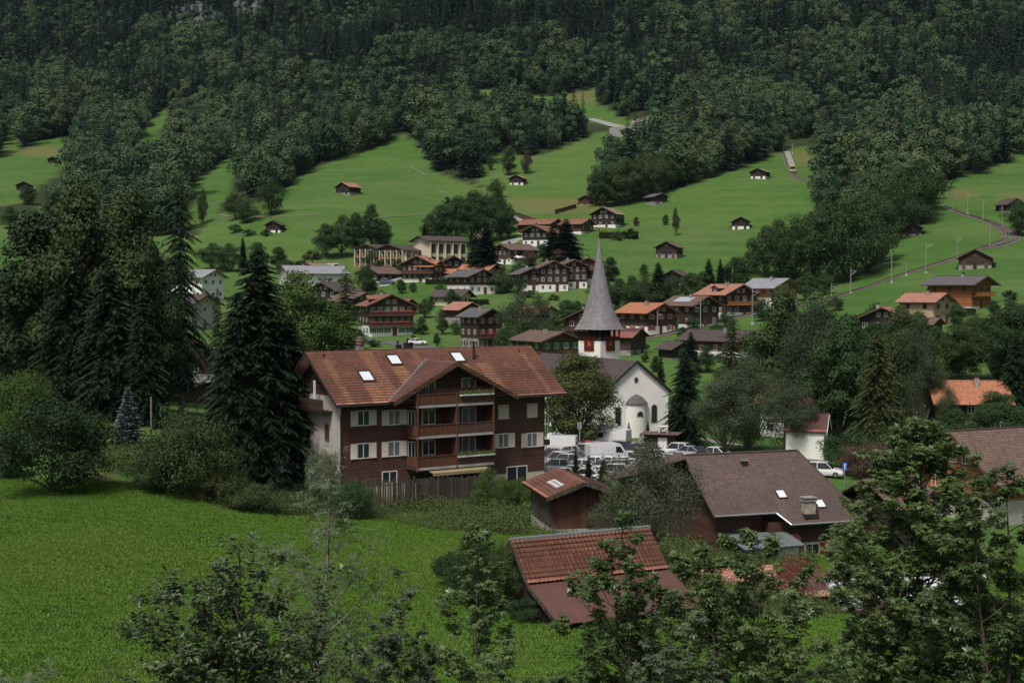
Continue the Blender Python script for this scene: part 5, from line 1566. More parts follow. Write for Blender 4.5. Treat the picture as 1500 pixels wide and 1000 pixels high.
        for i in range(12):
            t_ = PI / 6 * i
            r0, r1 = .58, .86
            d.prism([(math.cos(t_ - .07) * r0, cz - .08 + math.sin(t_ - .07) * r0), (math.cos(t_ - .07) * r1, cz - .08 + math.sin(t_ - .07) * r1), (math.cos(t_ + .07) * r1, cz - .08 + math.sin(t_ + .07) * r1), (math.cos(t_ + .07) * r0, cz - .08 + math.sin(t_ + .07) * r0)], -s_ - .085, -s_ - .0705)
        d.build('numerals', MT['clock_red'], co)
        h_ = MB(); h_.M = M2
        for (t_, l_, w2) in ((R(120), .8, .05), (R(-50), .5, .07)):
            c_, q_ = math.cos(t_), math.sin(t_)
            h_.prism([(-q_ * w2, cz - .08 + c_ * w2), (q_ * w2, cz - .08 - c_ * w2), (c_ * l_, cz - .08 + q_ * l_)][::-1], -s_ - .11, -s_ - .09)
        h_.build('clock_hands', MT['clock_gold'], co)
MT['church_white'] = m_plain('church_plaster', (0.84, 0.825, 0.78), 0.9, 0.09, 0.35, bmp=0.25)
MT['stone_pale'] = m_plain('sandstone', (0.42, 0.38, 0.30), 0.9, 0.15, 2)
MT['tile_church'] = m_tile('church_tiles', (0.085, 0.06, 0.062), 0.28, row=0.2, wid=0.18, patch=(0.3, 0.3), moss=0.1)
MT['shingle_spire'] = m_tile('spire_shingles', (0.235, 0.225, 0.235), 0.25, row=0.2, wid=0.16, patch=(0.8, 0.35), bump_s=0.5)
MT['clock_black'] = m_plain('clock_black', (0.015, 0.015, 0.015), 0.6, 0.1)
MT['clock_red'] = m_plain('clock_red', (0.45, 0.035, 0.02), 0.6, 0.15)
MT['clock_gold'] = m_plain('gilt', (0.65, 0.42, 0.08), 0.4, 0.1, metal=0.5)
church()
# ------------------------------------------------------------------ small tiled shed
def small_shed():
    zg = -17.5
    e = empty('shed', (5.09, 100, zg), math.atan2(.2, .98), 'small upright shed with mossy red tile roof, glass tile strip and dark red boards', 'shed')
    W2, L, ze, zr = 2.25, 7.3, 2.95, 4.0
    sl = (zr - ze) / 2.85
    MB().box(-W2, W2, .4, L, -2, .75).build('stone_base', MT['grey_wall'], e)
    MB().prism([(-W2 - .02, .7), (W2 + .02, .7), (W2 + .02, ze + .15), (0, zr - .2), (-W2 - .02, ze + .15)], .35, L).build('wall', MT['wood_vert'], e)
    MB().box(-W2 - .06, -W2 - .021, .6, L - .3, .8, ze + .0).build('side_boards', MT['wood_old'], e)
    st = [(-.9, -.2, 0, 9, .5), (.4, .9, 0, 9, .35)]
    T_ = m_herotile('shed_tiles', (0.21, 0.09, 0.062), [(-9, -1.2, 2.0, 3.1, .25)], row=.36, wid=.25)
    heightfield_roof('roof', [(-2.85, L + .5, ze), (-2.85, -.55, ze), (0, -.55, zr), (0, L + .5, zr)], T_, e, row=.36)
    heightfield_roof('roof', [(2.85, -.55, ze), (2.85, L + .5, ze), (0, L + .5, zr), (0, -.55, zr)], T_, e, row=.36)
    b = MB()
    for sg in (-1, 1):
        xa, za, xb, zb = (-2.9, ze, 0, zr) if sg < 0 else (0, zr, 2.9, ze)
        b.hexa([(xa, -.62, za - .22), (xb, -.62, zb - .22), (xb, -.56, zb - .22), (xa, -.56, za - .22)], [(xa, -.62, za + .04), (xb, -.62, zb + .04), (xb, -.56, zb + .04), (xa, -.56, za + .04)])
    b.build('barge_board', MT['wood_old'], e)
    for i in range(7):
        y0 = 1.3 + i * .45; x0_, x1_ = -1.75, -1.15
        z0 = ze + (2.85 + x0_) * sl + .08; z1 = ze + (2.85 + x1_) * sl + .08
        MB().hexa([(x0_, y0, z0 - .03), (x1_, y0, z1 - .03), (x1_, y0 + .3, z1 - .03), (x0_, y0 + .3, z0 - .03)], [(x0_, y0, z0 + .02), (x1_, y0, z1 + .02), (x1_, y0 + .3, z1 + .02), (x0_, y0 + .3, z0 + .02)]).build('glass_tile', MT['roof_glass'], e)
    MB().box(.3, 1.2, .3, .34, .7, 2.6).build('door', MT['wood_dark'], e)
small_shed()

# ------------------------------------------------------------------ big low shed in the foreground: tiles above, brown sheet metal below
def low_shed():
    ax = math.atan2(.467, .885)
    e = empty('barn', (-.09, 70, -16.0), ax, 'low foreground barn with red tiles on top and brown sheet metal along the eave', 'barn')
    L = 8.2; zr = 3.65; h1, z1 = 1.85, 1.8; h2, z2 = 4.9, .45
    T_ = m_herotile('barn_tiles', (0.31, 0.128, 0.085), [], row=.3, wid=.25)
    heightfield_roof('tiled_roof', [(0, -h1, z1), (L, -h1, z1), (L, 0, zr), (0, 0, zr)], T_, e, row=.26)
    heightfield_roof('tiled_roof', [(L, h1, z1), (0, h1, z1), (0, 0, zr), (L, 0, zr)], T_, e, row=.26)
    MB().slab([(0, -h2, z2), (L, -h2, z2), (L, -h1 + .1, z1 + .0), (0, -h1 + .1, z1 + .0)], .07).build('sheet_metal_roof', MT['sheet_brown'], e)
    MB().box(-.02, L, -.13, .13, zr - .02, zr + .1).build('ridge_cap', MT['metal'], e)
    MB().prism([(-1.7, -3), (4.4, -3), (4.4, .5), (1.85, 1.6), (0, 3.4), (-1.7, 1.75)], .25, L - .2).build('wall', MT['wood_black'], e).matrix_local = Matrix.Rotation(-PI/2, 4, 'Z') @ Matrix.Identity(4)
    v = MB()
    for (ya, za, yb, zb) in ((0, zr, -h1, z1), (-h1, z1, -h2, z2), (0, zr, h1, z1)):
        lo = [(-.06, ya, za - .2), (-.005, ya, za - .2), (-.005, yb, zb - .2), (-.06, yb, zb - .2)]
        v.hexa(lo, [(p[0], p[1], p[2] + .24) for p in lo])
    v.build('verge_board', MT['wood_old'], e)
MT['sheet_brown'] = m_tile('brown_sheet', (0.125, 0.058, 0.047), 0.1, row=20, wid=0.55, patch=(0.5, 0.3), moss=0.25, bump_s=0.3, rough=0.5)
low_shed()

# ------------------------------------------------------------------ dark-roofed house on the right
def dark_house():
    zg = -21.3
    dx = Vector((.945, .33, 0))
    e = empty('house', (14.16, 118, zg), math.atan2(.33, .945), 'wide house with a dark brown tiled roof, stone chimney and red shutters', 'house')
    zr = -13.7 - zg; h = 5.85; ze = -17.9 - zg; sl = (zr - ze) / h
    Z = lambda y: zr + sl * y                       # y negative towards the camera
    T1 = MT['tile_house']
    front = [(0, -h, Z(-h)), (5.56, -h, Z(-h)), (6.3, -7.0, Z(-7.0)), (13.3, -7.0, Z(-7.0)), (10.9, 0, zr), (0, 0, zr)]
    MB().slab(front[3:] + front[:3], .16).build('roof', T1, e)
    MB().slab([(10.9, 0, zr), (11.6, h, Z(-h)), (0, h, Z(-h)), (0, 0, zr)], .16).build('roof', T1, e)
    gt = MB()
    for a_, b_ in ((front[0], front[1]), (front[1], front[2]), (front[2], front[3])):
        gt.tube([(a_[0], a_[1] - .06, a_[2] - .06), (b_[0], b_[1] - .06, b_[2] - .06)], .08, 6)
    gt.build('gutter', MT['metal'], e)
    MB().box(0, 10.9, -.14, .14, zr - .03, zr + .07).build('ridge_cap', T1, e)
    MB().hexa([(10.85, 0, zr - .16), (10.97, 0, zr - .16), (13.4, -7.0, Z(-7.0) - .16), (13.27, -7.0, Z(-7.0) - .16)],
              [(10.85, 0, zr + .04), (10.97, 0, zr + .04), (13.4, -7.0, Z(-7.0) + .04), (13.27, -7.0, Z(-7.0) + .04)]).build('verge_board', MT['wood_old'], e)
    MB().prism([(.8, -1), (5.0, -1), (5.0, 3.0), (.8, 3.0)], -4.6, 4.6).build('wall', MT['wood_red'], e)
    MB().box(5.0, 11.8, -5.7, 4.6, .8, 2.55).build('wall', MT['wood_red'], e)
    MB().box(5.06, 11.74, -5.64, 4.5, -4, .8).build('ground_floor', MT['grey_wall'], e)
    MB().box(.9, 5.05, -4.5, 4.5, -4, .8).build('ground_floor', MT['grey_wall'], e)
    # left gable end
    g = MB().add([(.8, -4.6, 3.0), (.8, 4.6, 3.0), (.8, 0, zr - .3), (1.0, -4.6, 3.0), (1.0, 4.6, 3.0), (1.0, 0, zr - .3)], [(0, 2, 1), (3, 4, 5), (0, 3, 5, 2), (2, 5, 4, 1), (0, 1, 4, 3)])
    g.build('end_gable', MT['wood_dark'], e)
    MB().box(7.0, 7.9, -6.2, -5.5, 1.0, 2.2)
    # wing: gable turned to the camera, its left roof half seen edge-on
    A_ = math.atan2(.33, .945)
    M2 = Matrix.Translation((0, 0, 0)) @ Matrix.Rotation(-A_, 4, 'Z')
    wr = MB(); wr.M = M2
    wr.slab([(-6.5, -1.6, zr - 1.95), (0.2, -1.6, zr + .02), (0.2, 2.2, zr + .02), (-6.5, 2.2, zr - 1.95)], .16)
    wr.build('wing_roof', T1, e)
    ww = MB(); ww.M = M2
    ww.prism([(-5.2, -5), (1.2, -5), (1.2, zr - .5), (-.1, zr - .3), (-5.2, zr - 1.75)], .1, 1.6)
    ww.build('wing_wall', MT['wood_dark'], e)
    # red shutters with window
    window(e, 9.0, -5.72, .0, 1.3, 1.3, 0, 'frame_white', 'glass', 'shut_red', .85)
    window(e, 2.6, -4.62, 1.6, 1.0, 1.1, 0, 'wood_brown', 'glass')
    # dish
    d = MB(); d.M = Matrix.Translation((7.2, -6.0, 1.1)) @ Matrix.Rotation(R(75), 4, 'X') @ Matrix.Rotation(R(-15), 4, 'Y')
    d.lathe([(.02, 0), (.3, .05), (.48, .15), (.5, .16), (.3, .08), (.02, .03)], 18)
    d.build('satellite_dish', MT['dish'], e)
    # chimney, small vent, rooflights
    def onroof(px, py):
        n = Vector((-.33, .945, 0)); o = Vector((14.16, 118, 0))
        dd = pxray(px, py)
        t_ = (zr + zg - sl * o.dot(n)) / (dd.z - sl * dd.dot(n)); P = dd * t_
        return (P - o).dot(dx), (P - o).dot(n)
    X, Y = onroof(1184, 752)
    z = Z(Y)
    c = MB().box(X - .45, X + .45, Y - .35, Y + .35, z - .3, z + 1.05).build('chimney', MT['chimney_stone'], e)
    MB().box(X - .55, X + .55, Y - .45, Y + .45, z + 1.051, z + 1.15).box(X - .4, X + .4, Y - .3, Y + .3, z + 1.15, z + 1.3).box(X - .58, X + .58, Y - .48, Y + .48, z + 1.3, z + 1.38).build('chimney_cap', MT['stone'], c)
    MB().box(X - .62, X + .62, Y - .6, Y + .4, z - .05 - .25, z + .03).build('flashing', MT['metal_dark'], c)
    X, Y = onroof(1090, 680); z = Z(Y)
    c = MB().box(X - .25, X + .25, Y - .2, Y + .2, z - .2, z + .3).build('vent_box', MT['metal_dark'], e)
    MB().box(X - .3, X + .3, Y - .25, Y + .25, z + .301, z + .4).build('vent_cap', MT['metal'], c)
    nrm = Vector((0, -sl, 1)).normalized(); up = Vector((0, 1, sl)).normalized()
    for (px, py) in ((1144, 724), (1201, 738)):
        X, Y = onroof(px, py); cc = Vector((X, Y, Z(Y))) + nrm * .03
        f = MB()
        q = lambda a_, b_, s_: [cc + Vector((x, 0, 0)) + up * y + nrm * s_ for x, y in ((-a_, -b_), (a_, -b_), (a_, b_), (-a_, b_))]
        f.hexa(q(.42, .5, -.02), q(.42, .5, .06))
        fo = f.build('rooflight', MT['metal_dark'], e)
        p = MB(); p.hexa(q(.34, .4, .04), q(.34, .4, .075)); p.build('pane', MT['roof_glass'], fo)
    # flat grey canopy on the left front
    P = [(1.1, -9.0, 1.15), (6.6, -8.6, 1.15), (6.6, -5.75, 1.75), (1.1, -4.65, 1.75)]
    MB().slab(P, .12).build('canopy', MT['canopy_grey'], e)
    MB().box(2.4, 6.3, -8.2, -5.8, -3, 1.05).build('annex_wall', MT['white'], e)
    window(e, 3.2, -8.22, .1, .9, .9, 0, 'frame_white', 'glass')
    for x in (1.3, 6.5): MB().box(x - .06, x + .06, -8.8, -8.68, -3, 1.1).build('post', MT['metal'], e)
MT['tile_house'] = m_tile('weathered_brown_tiles', (0.125, 0.082, 0.07), 0.3, row=0.2, wid=0.2, patch=(0.13, 0.5), moss=0.35)
MT['chimney_stone'] = m_plain('chimney_render', (0.33, 0.29, 0.23), 0.9, 0.4, 2.5, bmp=0.6)
MT['dish'] = m_plain('red_dish', (0.30, 0.12, 0.11), 0.6, 0.1)
MT['canopy_grey'] = m_tile('canopy_sheet', (0.17, 0.19, 0.195), 0.08, row=30, wid=0.8, patch=(0.4, 0.3), bump_s=0.4, rough=0.4)
dark_house()

# low sheds and glass roofs to the right in front of it
def lean_roofs():
    def q4(*pp): return [at(*p_) for p_ in pp]
    o = at(1280, 900, 84); gzv = -19.5
    e = empty('greenhouse', (o.x, o.y, gzv), R(8), 'low workshop with ribbed tan roof edges and white translucent roof panels behind the big maple', 'greenhouse')
    L = 9.6; x0 = -4.6
    za, zb = 2.25, 1.1
    MB().slab([(x0, -1.2, zb + .6), (x0 + L, -1.2, zb + .6), (x0 + L, 2.2, za + .15), (x0, 2.2, za + .15)], .06).build('ribbed_roof', MT['ribbed_tan'], e)
    MB().slab([(x0 + 1.6, -2.6, zb), (x0 + L - .6, -2.6, zb), (x0 + L - .6, .6, zb + 1.2), (x0 + 1.6, .6, zb + 1.2)], .05).build('roof_panel', MT['panel_white'], e)
    bars = MB()
    for i in range(7):
        x = x0 + 1.6 + i * (L - 2.2) / 6
        bars.hexa([(x - .04, -2.62, zb), (x + .04, -2.62, zb), (x + .04, .6, zb + 1.21), (x - .04, .6, zb + 1.21)], [(x - .04, -2.62, zb + .07), (x + .04, -2.62, zb + .07), (x + .04, .6, zb + 1.28), (x - .04, .6, zb + 1.28)])
    bars.build('glazing_bars', MT['metal'], e)
    MB().slab([(x0 + 3.2, -4.2, zb - .6), (x0 + L, -4.2, zb - .6), (x0 + L, -2.7, zb - .1), (x0 + 3.2, -2.7, zb - .1)], .06).build('ribbed_roof', MT['ribbed_tan'], e)
    MB().box(x0 + .4, x0 + L - .3, -2.2, 2.0, -3, 1.2).build('wall', MT['wood_dark'], e)
    MB().box(x0 + 3.4, x0 + L - .3, -3.9, -2.21, -3, .4).build('wall', MT['wood_dark'], e)
    e2 = empty('house', (at(1300, 740, 124).x, 124, -21.5), R(30), 'lower brown roof peeping out to the right behind the wide dark-roofed house', 'house')
    MB().slab([(-3, -4.2, 3.0), (3.2, -4.2, 3.0), (3.2, 0, 5.2), (-3, 0, 5.2)], .15).slab([(-3, 0, 5.2), (3.2, 0, 5.2), (3.2, 4.2, 3.0), (-3, 4.2, 3.0)], .15).build('roof', MT['tile_brown'], e2)
    MB().box(-2.3, 2.6, -3.4, 3.4, -3, 3.3).build('wall', MT['wood_dark'], e2)
    # small lean-to roof left of the red maple
    p = at(1085, 870, 86)
    e3 = empty('shed', (p.x, p.y, -19.2), R(20), 'little shed with a pale pinkish roof and orange door behind the left maple leaves', 'shed')
    MB().slab([(-3.4, -1.6, 1.1), (3.0, -1.6, 1.1), (3.0, 1.4, 2.1), (-3.4, 1.4, 2.1)], .08).build('roof', MT['tile_pink'], e3)
    MB().box(-3.1, 2.7, -1.2, 1.2, -3, 1.1).build('wall', MT['wood_dark'], e3)
    MB().box(-2.2, -1.5, -1.24, -1.19, -.9, .9).build('door', MT['wood_orange'], e3)
MT['ribbed_tan'] = m_tile('ribbed_tan_sheet', (0.30, 0.19, 0.13), 0.25, row=30, wid=0.22, patch=(0.6, 0.1), bump_s=1.2)
MT['panel_white'] = m_plain('white_roof_panel', (0.62, 0.64, 0.68), 0.3, 0.12, 1.2)
lean_roofs()

# dark hut with white box on top beside the church lawn
def kiosk():
    p = at(966, 662, 186)
    e = empty('hut', (p.x, p.y, -20.9), R(-15), 'small flat-roofed dark hut with a white poster between the cars and the church', 'hut')
    MB().box(-2.1, 2.1, 0, 2.6, -1, 2.0).build('wall', MT['wood_dark'], e)
    MB().box(-2.5, 2.6, -.6, 3.0, 2.001, 2.12).build('roof', MT['tile_brown'], e)
    MB().box(-.2, 1.0, -.06, -.001, .3, 1.6).build('poster', MT['frame_white'], e)
    MB().box(-2.6, -2.3, -.5, -.2, -1, 2.0).build('post', MT['stone'], e)
    b = MB().box(-.3, 1.0, .6, 1.6, 2.95, 3.05)
    for x in (-.2, .9):
        for y in (.7, 1.5): b.box(x - .04, x + .04, y - .04, y + .04, 2.121, 2.95)
    b.build('white_hood', MT['frame_white'], e)
kiosk()
# ------------------------------------------------------------------ vehicles
def paint(name, col, metal=0.0):
    m, t, b = nodes_of(name)
    tc = N(t, "ShaderNodeTexCoord").outputs['Object']
    f = noise(t, tc, 2.0, 4)
    t.links.new(mixc(t, f, mul(col, 0.85), mul(col, 1.1)), b.inputs['Base Color'])
    b.inputs['Roughness'].default_value = 0.25; b.inputs['Metallic'].default_value = metal
    b.inputs['Coat Weight'].default_value = 0.6; b.inputs['Coat Roughness'].default_value = 0.06
    return m
CC = {'white': paint('white_car_paint', (0.70, 0.71, 0.72)), 'silver': paint('silver_car_paint', (0.40, 0.42, 0.44), .4), 'grey': paint('grey_car_paint', (0.16, 0.17, 0.19), .3),
      'black': paint('black_car_paint', (0.018, 0.018, 0.02)), 'red': paint('red_car_paint', (0.38, 0.02, 0.02)), 'blue': paint('blue_car_paint', (0.05, 0.09, 0.17), .2)}
MT['tyre'] = m_plain('tyre_rubber', (0.02, 0.02, 0.02), 0.9, 0.2)
MT['rim'] = m_plain('wheel_rim', (0.35, 0.35, 0.36), 0.35, 0.1, metal=.7)
MT['lamp_glass'] = m_plain('headlamp', (0.65, 0.66, 0.68), 0.15, 0.1)
MT['tail'] = m_plain('tail_lamp', (0.35, 0.02, 0.02), 0.3, 0.1)
MT['car_glass'] = m_glass('car_glass', (0.012, 0.014, 0.017), 0.12)
CARM = {}
def loft(secs):
    """secs: (x, [(y,z)...]) closed rings"""
    mb = MB(); k = len(secs[0][1]); vs = []
    for x, ring in secs: vs += [(x, y, z) for y, z in ring]
    fs = [(i*k + j, (i+1)*k + j, (i+1)*k + (j+1) % k, i*k + (j+1) % k) for i in range(len(secs)-1) for j in range(k)]
    fs += [tuple(range(k)), tuple(reversed(range((len(secs)-1)*k, len(secs)*k)))]
    return mb.add(vs, fs)
def ring(hw, z0, z1, top=0.9, mid=None):
    m = mid if mid is not None else z0 + (z1 - z0) * .55
    return [(-hw * .94, z0), (hw * .94, z0), (hw, z0 + (m - z0) * .4), (hw, m), (hw * top, z1 - .03), (hw * (top - .08), z1), (-hw * (top - .08), z1), (-hw * top, z1 - .03), (-hw, m), (-hw, z0 + (m - z0) * .4)]
def car_meshes(kind):
    if kind in CARM: return CARM[kind]
    if kind == 'van':
        L, W2, Hh, wb = 5.7, 1.02, 2.62, 3.6
        body = loft([(0, ring(W2*.9, .35, 1.0)), (.05, ring(W2*.97, .3, 1.08)), (.95, ring(W2, .28, 1.3)), (1.75, ring(W2, .28, 2.42, .86, 1.3)), (2.3, ring(W2, .28, Hh, .88, 1.4)), (L - .08, ring(W2, .28, Hh, .88, 1.4)), (L, ring(W2*.97, .32, Hh - .1, .88, 1.4))])
        gl = MB()
        gl.hexa([(.99, -W2*.86, 1.34), (.99, W2*.86, 1.34), (1.78, W2*.74, 2.38), (1.78, -W2*.74, 2.38)], [(.9, -W2*.86, 1.37), (.9, W2*.86, 1.37), (1.7, W2*.74, 2.42), (1.7, -W2*.74, 2.42)])
        for sg in (-1, 1): gl.hexa([(1.45, sg*W2*.9, 1.45), (2.45, sg*W2*.9, 1.45), (2.45, sg*W2*.84, 2.15), (1.85, sg*W2*.84, 2.15)], [(1.45, sg*(W2+.012), 1.45), (2.45, sg*(W2+.012), 1.45), (2.45, sg*(W2*.955), 2.15), (1.85, sg*(W2*.955), 2.15)])
        wr = .35; xs_ = (1.0, 1.0 + wb)
    else:
        suv = kind == 'suv'
        L, W2 = (4.5, .92) if suv else (4.35, .9)
        Hh = 1.68 if suv else 1.46; bel = 1.02 if suv else .92; wb = 2.62
        body = loft([(0, ring(W2*.82, .38, .62)), (.08, ring(W2*.92, .3, .74)), (.5, ring(W2*.98, .24, bel*.88)), (1.15, ring(W2, .22, bel)), (1.3, ring(W2, .22, bel)), (3.3, ring(W2, .22, bel + .02)), (L - .35, ring(W2*.98, .24, bel + .01)), (L - .06, ring(W2*.93, .3, bel*.96)), (L, ring(W2*.86, .36, bel*.8))])
        x0, x1, x2, x3 = 1.15, 1.9, (L - .75 if suv else L - 1.15), L - (.12 if suv else .25)
        rt = [(x1 - .05, [(-W2*.66, Hh-.07), (W2*.66, Hh-.07), (W2*.64, Hh - .015), (-W2*.64, Hh - .015)]), ((x1+x2)/2, [(-W2*.74, Hh-.05), (W2*.74, Hh-.05), (W2*.7, Hh + .03), (-W2*.7, Hh + .03)]), (x2 + .05, [(-W2*.66, Hh-.07), (W2*.66, Hh-.07), (W2*.64, Hh - .015), (-W2*.64, Hh - .015)])]
        gl = loft([(x0, [(-W2*.9, bel-.06), (W2*.9, bel-.06), (W2*.88, bel - .0), (-W2*.88, bel - .0)]), (x1, [(-W2*.94, bel-.06), (W2*.94, bel-.06), (W2*.72, Hh-.05), (-W2*.72, Hh-.05)]), (x2, [(-W2*.94, bel-.06), (W2*.94, bel-.06), (W2*.72, Hh-.05), (-W2*.72, Hh-.05)]), (x3, [(-W2*.86, bel-.06), (W2*.86, bel-.06), (W2*.84, bel + .02), (-W2*.84, bel + .02)])])
        r2 = loft(rt)
        n0 = len(body.v); body.v += r2.v; body.f += [[i + n0 for i in f] for f in r2.f]
        for (xa, xb, w_) in ((x0 + .12, x1, .035), ((x1 + x2) / 2 + .1, (x1 + x2) / 2 + .1, .035), (x3 - .2, x2 - .05, .07)):      # pillars
            for sg in (-1, 1):
                body.hexa([(xa - w_, sg*W2*.9, bel - .03), (xa + w_, sg*W2*.9, bel - .03), (xa + w_, sg*W2*.955, bel - .03), (xa - w_, sg*W2*.955, bel - .03)], [(xb - w_, sg*W2*.69, Hh - .04), (xb + w_, sg*W2*.69, Hh - .04), (xb + w_, sg*W2*.735, Hh - .04), (xb - w_, sg*W2*.735, Hh - .04)])
        wr = .33; xs_ = (.85, .85 + wb)
    ty = MB().tube([(0, -.11, 0), (0, .11, 0)], wr, 16).mesh('tyre', MT['tyre'])
    ri = MB().tube([(0, -.118, 0), (0, .118, 0)], wr * .62, 12).mesh('rim', MT['rim'])
    hl = MB().box(-.04, .06, -.17, .17, -.07, .07).mesh('headlight', MT['lamp_glass'])
    tl = MB().box(-.05, .03, -.12, .12, -.12, .12).mesh('tail_light', MT['tail'])
    CARM[kind] = (body, gl.mesh('car_windows', MT['car_glass']), ty, ri, hl, tl, L, W2, wr, xs_, {})
    return CARM[kind]
def vehicle(kind, colr, pos, heading, label, group='cars parked in rows beside the church', name=None):
    body, gl, ty, ri, hl, tl, L, W2, wr, xs_, cache = car_meshes(kind)
    if colr not in cache: cache[colr] = body.mesh('car_body', CC[colr])
    e = empty(name or ('parked_van' if kind == 'van' else 'parked_car'), pos, heading, label, 'van' if kind == 'van' else 'car', group)
    c = -L / 2
    link('body', cache[colr], e, (c, 0, 0)); link('windows', gl, e, (c, 0, 0))
    for x in xs_:
        for sg in (-1, 1):
            wo_ = link('wheel', ty, e, (c + x, sg * (W2 - .1), wr)); link('rim', ri, wo_)
    for sg in (-1, 1):
        link('headlight', hl, e, (c + .07, sg * W2 * .68, .68 if kind != 'van' else .85))
        link('tail_light', tl, e, (c + L - .02, sg * W2 * .75, .85 if kind != 'van' else 1.1))
    return e
ZL = -20.85
def lot_at(px, py):
    d = pxray(px, py); t = ZL / d.z
    return Vector((d.x * t, d.y * t, ZL))
# the surface of the parking lot
lot = MB().slab([lot_at(770, 735), lot_at(1130, 720), lot_at(1085, 664), lot_at(930, 655), lot_at(898, 646), lot_at(790, 640)], .25)
lo_ = lot.build('parking_lot', MT['asphalt']); tag(lo_, kind='structure'); lo_.location.z = .0
cols_words = {'white': 'white', 'silver': 'silver', 'grey': 'dark grey', 'black': 'black', 'red': 'red', 'blue': 'dark blue'}
VEH = [ # kind, colour, px, py(base), heading deg (0 = nose to the left), label
 ('van','white',832,647,-8,'long white van at the left end of the back row, side door open'),
 ('van','white',873,648,-20,'white camper van in the middle of the back row nose down-left'),
 ('van','white',892,656,-28,'white van with black windscreen in front of the church corner'),
 ('van','white',893,679,-160,'big white van in the middle of the lot facing right'),
 ('van','white',812,667,-12,'white van against the chalet in the second row'),
 ('car','white',838,655,-15,'white car just in front of the long white van'),
 ('car','black',816,656,-15,'black car squeezed between the chalet and the white car'),
 ('car','red',857,661,-15,'red car in the second row below the camper van'),
 ('car','silver',834,668,-15,'silver car behind the left cypress, second row'),
 ('suv','grey',873,665,-15,'dark grey car just right of the red car'),
 ('suv','black',903,664,-25,'black off-roader with white lights in front of the white van'),
 ('car','silver',882,672,-18,'silver car below the black off-roader'),
 ('car','black',921,665,-25,'black car at the right end of the second row'),
 ('suv','silver',815,681,-10,'silver estate car with red tail lights next to the chalet, third row'),
 ('car','grey',842,676,-12,'dark grey car behind the cypress, third row'),
 ('car','white',868,686,-14,'white car half hidden by the cypress, fourth row'),
 ('suv','grey',812,692,-8,'dark grey car nearest the chalet wall, fourth row'),
 ('car','silver',836,699,-8,'silver car nearest the small tiled shed'),
 ('car','white',916,678,-20,'white car right of the big white van'),
 ('car','grey',934,672,-25,'dark grey car behind the fruit tree top, near row end'),
 ('car','silver',945,683,-22,'silver car glimpsed through the fruit tree leaves'),
 ('car','white',925,690,-20,'white car low behind the fruit tree'),
 ('suv','white',990,667,-30,'white car just right of the flat-roofed dark hut'),
 ('car','silver',1006,669,-30,'silver car second from the dark hut'),
 ('car','black',1022,670,-30,'black car at the right end of the row beside the lawn'),
 ('car','white',1043,671,-30,'white car barely showing above the dark brown roof ridge'),
 ('car','silver',978,681,-20,'silver car between the hut and the dark brown roof'),
 ('car','white',855,704,-10,'white car in the nearest row behind the small conifers'),
]
for (k, c, px, py, hd, lb) in VEH:
    vehicle(k, c, lot_at(px, py), R(hd), lb)
for i, (px, py) in enumerate([(826,684),(848,690),(862,678),(880,692),(896,700),(872,701),(822,703),(908,686),(902,694),(930,682),(940,692),(955,676),(962,688),(1000,681),(915,700),(806,673),(852,668),(890,686)]):
    c = ['silver','white','grey','black','silver','white'][i % 6]
    vehicle('suv' if i % 4 == 0 else 'car', c, lot_at(px, py), R(-14 + (i * 37) % 9), 'car closely parked among the others in the crowded lot beside the church', 'cars closely packed in the lot')
p = pix(382, 708)
vehicle('van', 'white', (p.x, p.y, p.z), R(-25), 'white van parked under the dark spruces', 'cars parked under the spruces')
p = pix(417, 714)
vehicle('car', 'blue', (p.x, p.y, p.z), R(-40), 'dark blue car between the spruces and the chalet wall', 'cars parked under the spruces')
p = pix(612, 505)
vehicle('car', 'white', (p.x, p.y, p.z + .05), R(170), 'white car on the road just above the big tiled roof ridge', 'cars on the village roads')
p = pix(567, 416)
vehicle('suv', 'blue', (p.x, p.y, p.z + .05), R(170), 'dark car on the drive beside the orange-roofed chalet', 'cars on the village roads')
p = pix(1207, 698)
vehicle('suv', 'white', (p.x, p.y, p.z + .05), R(160), 'white car roof showing beside the blue sign', 'cars by the lawn')
for i, px in enumerate((480, 491)):
    p = pix(px, 398)
    vehicle('van', 'white', (p.x, p.y, p.z + .05), R(90 + 20 * i), ['left white caravan on the field by the small red chalet', 'right white caravan on the field by the small red chalet'][i], 'caravans', name='caravan')
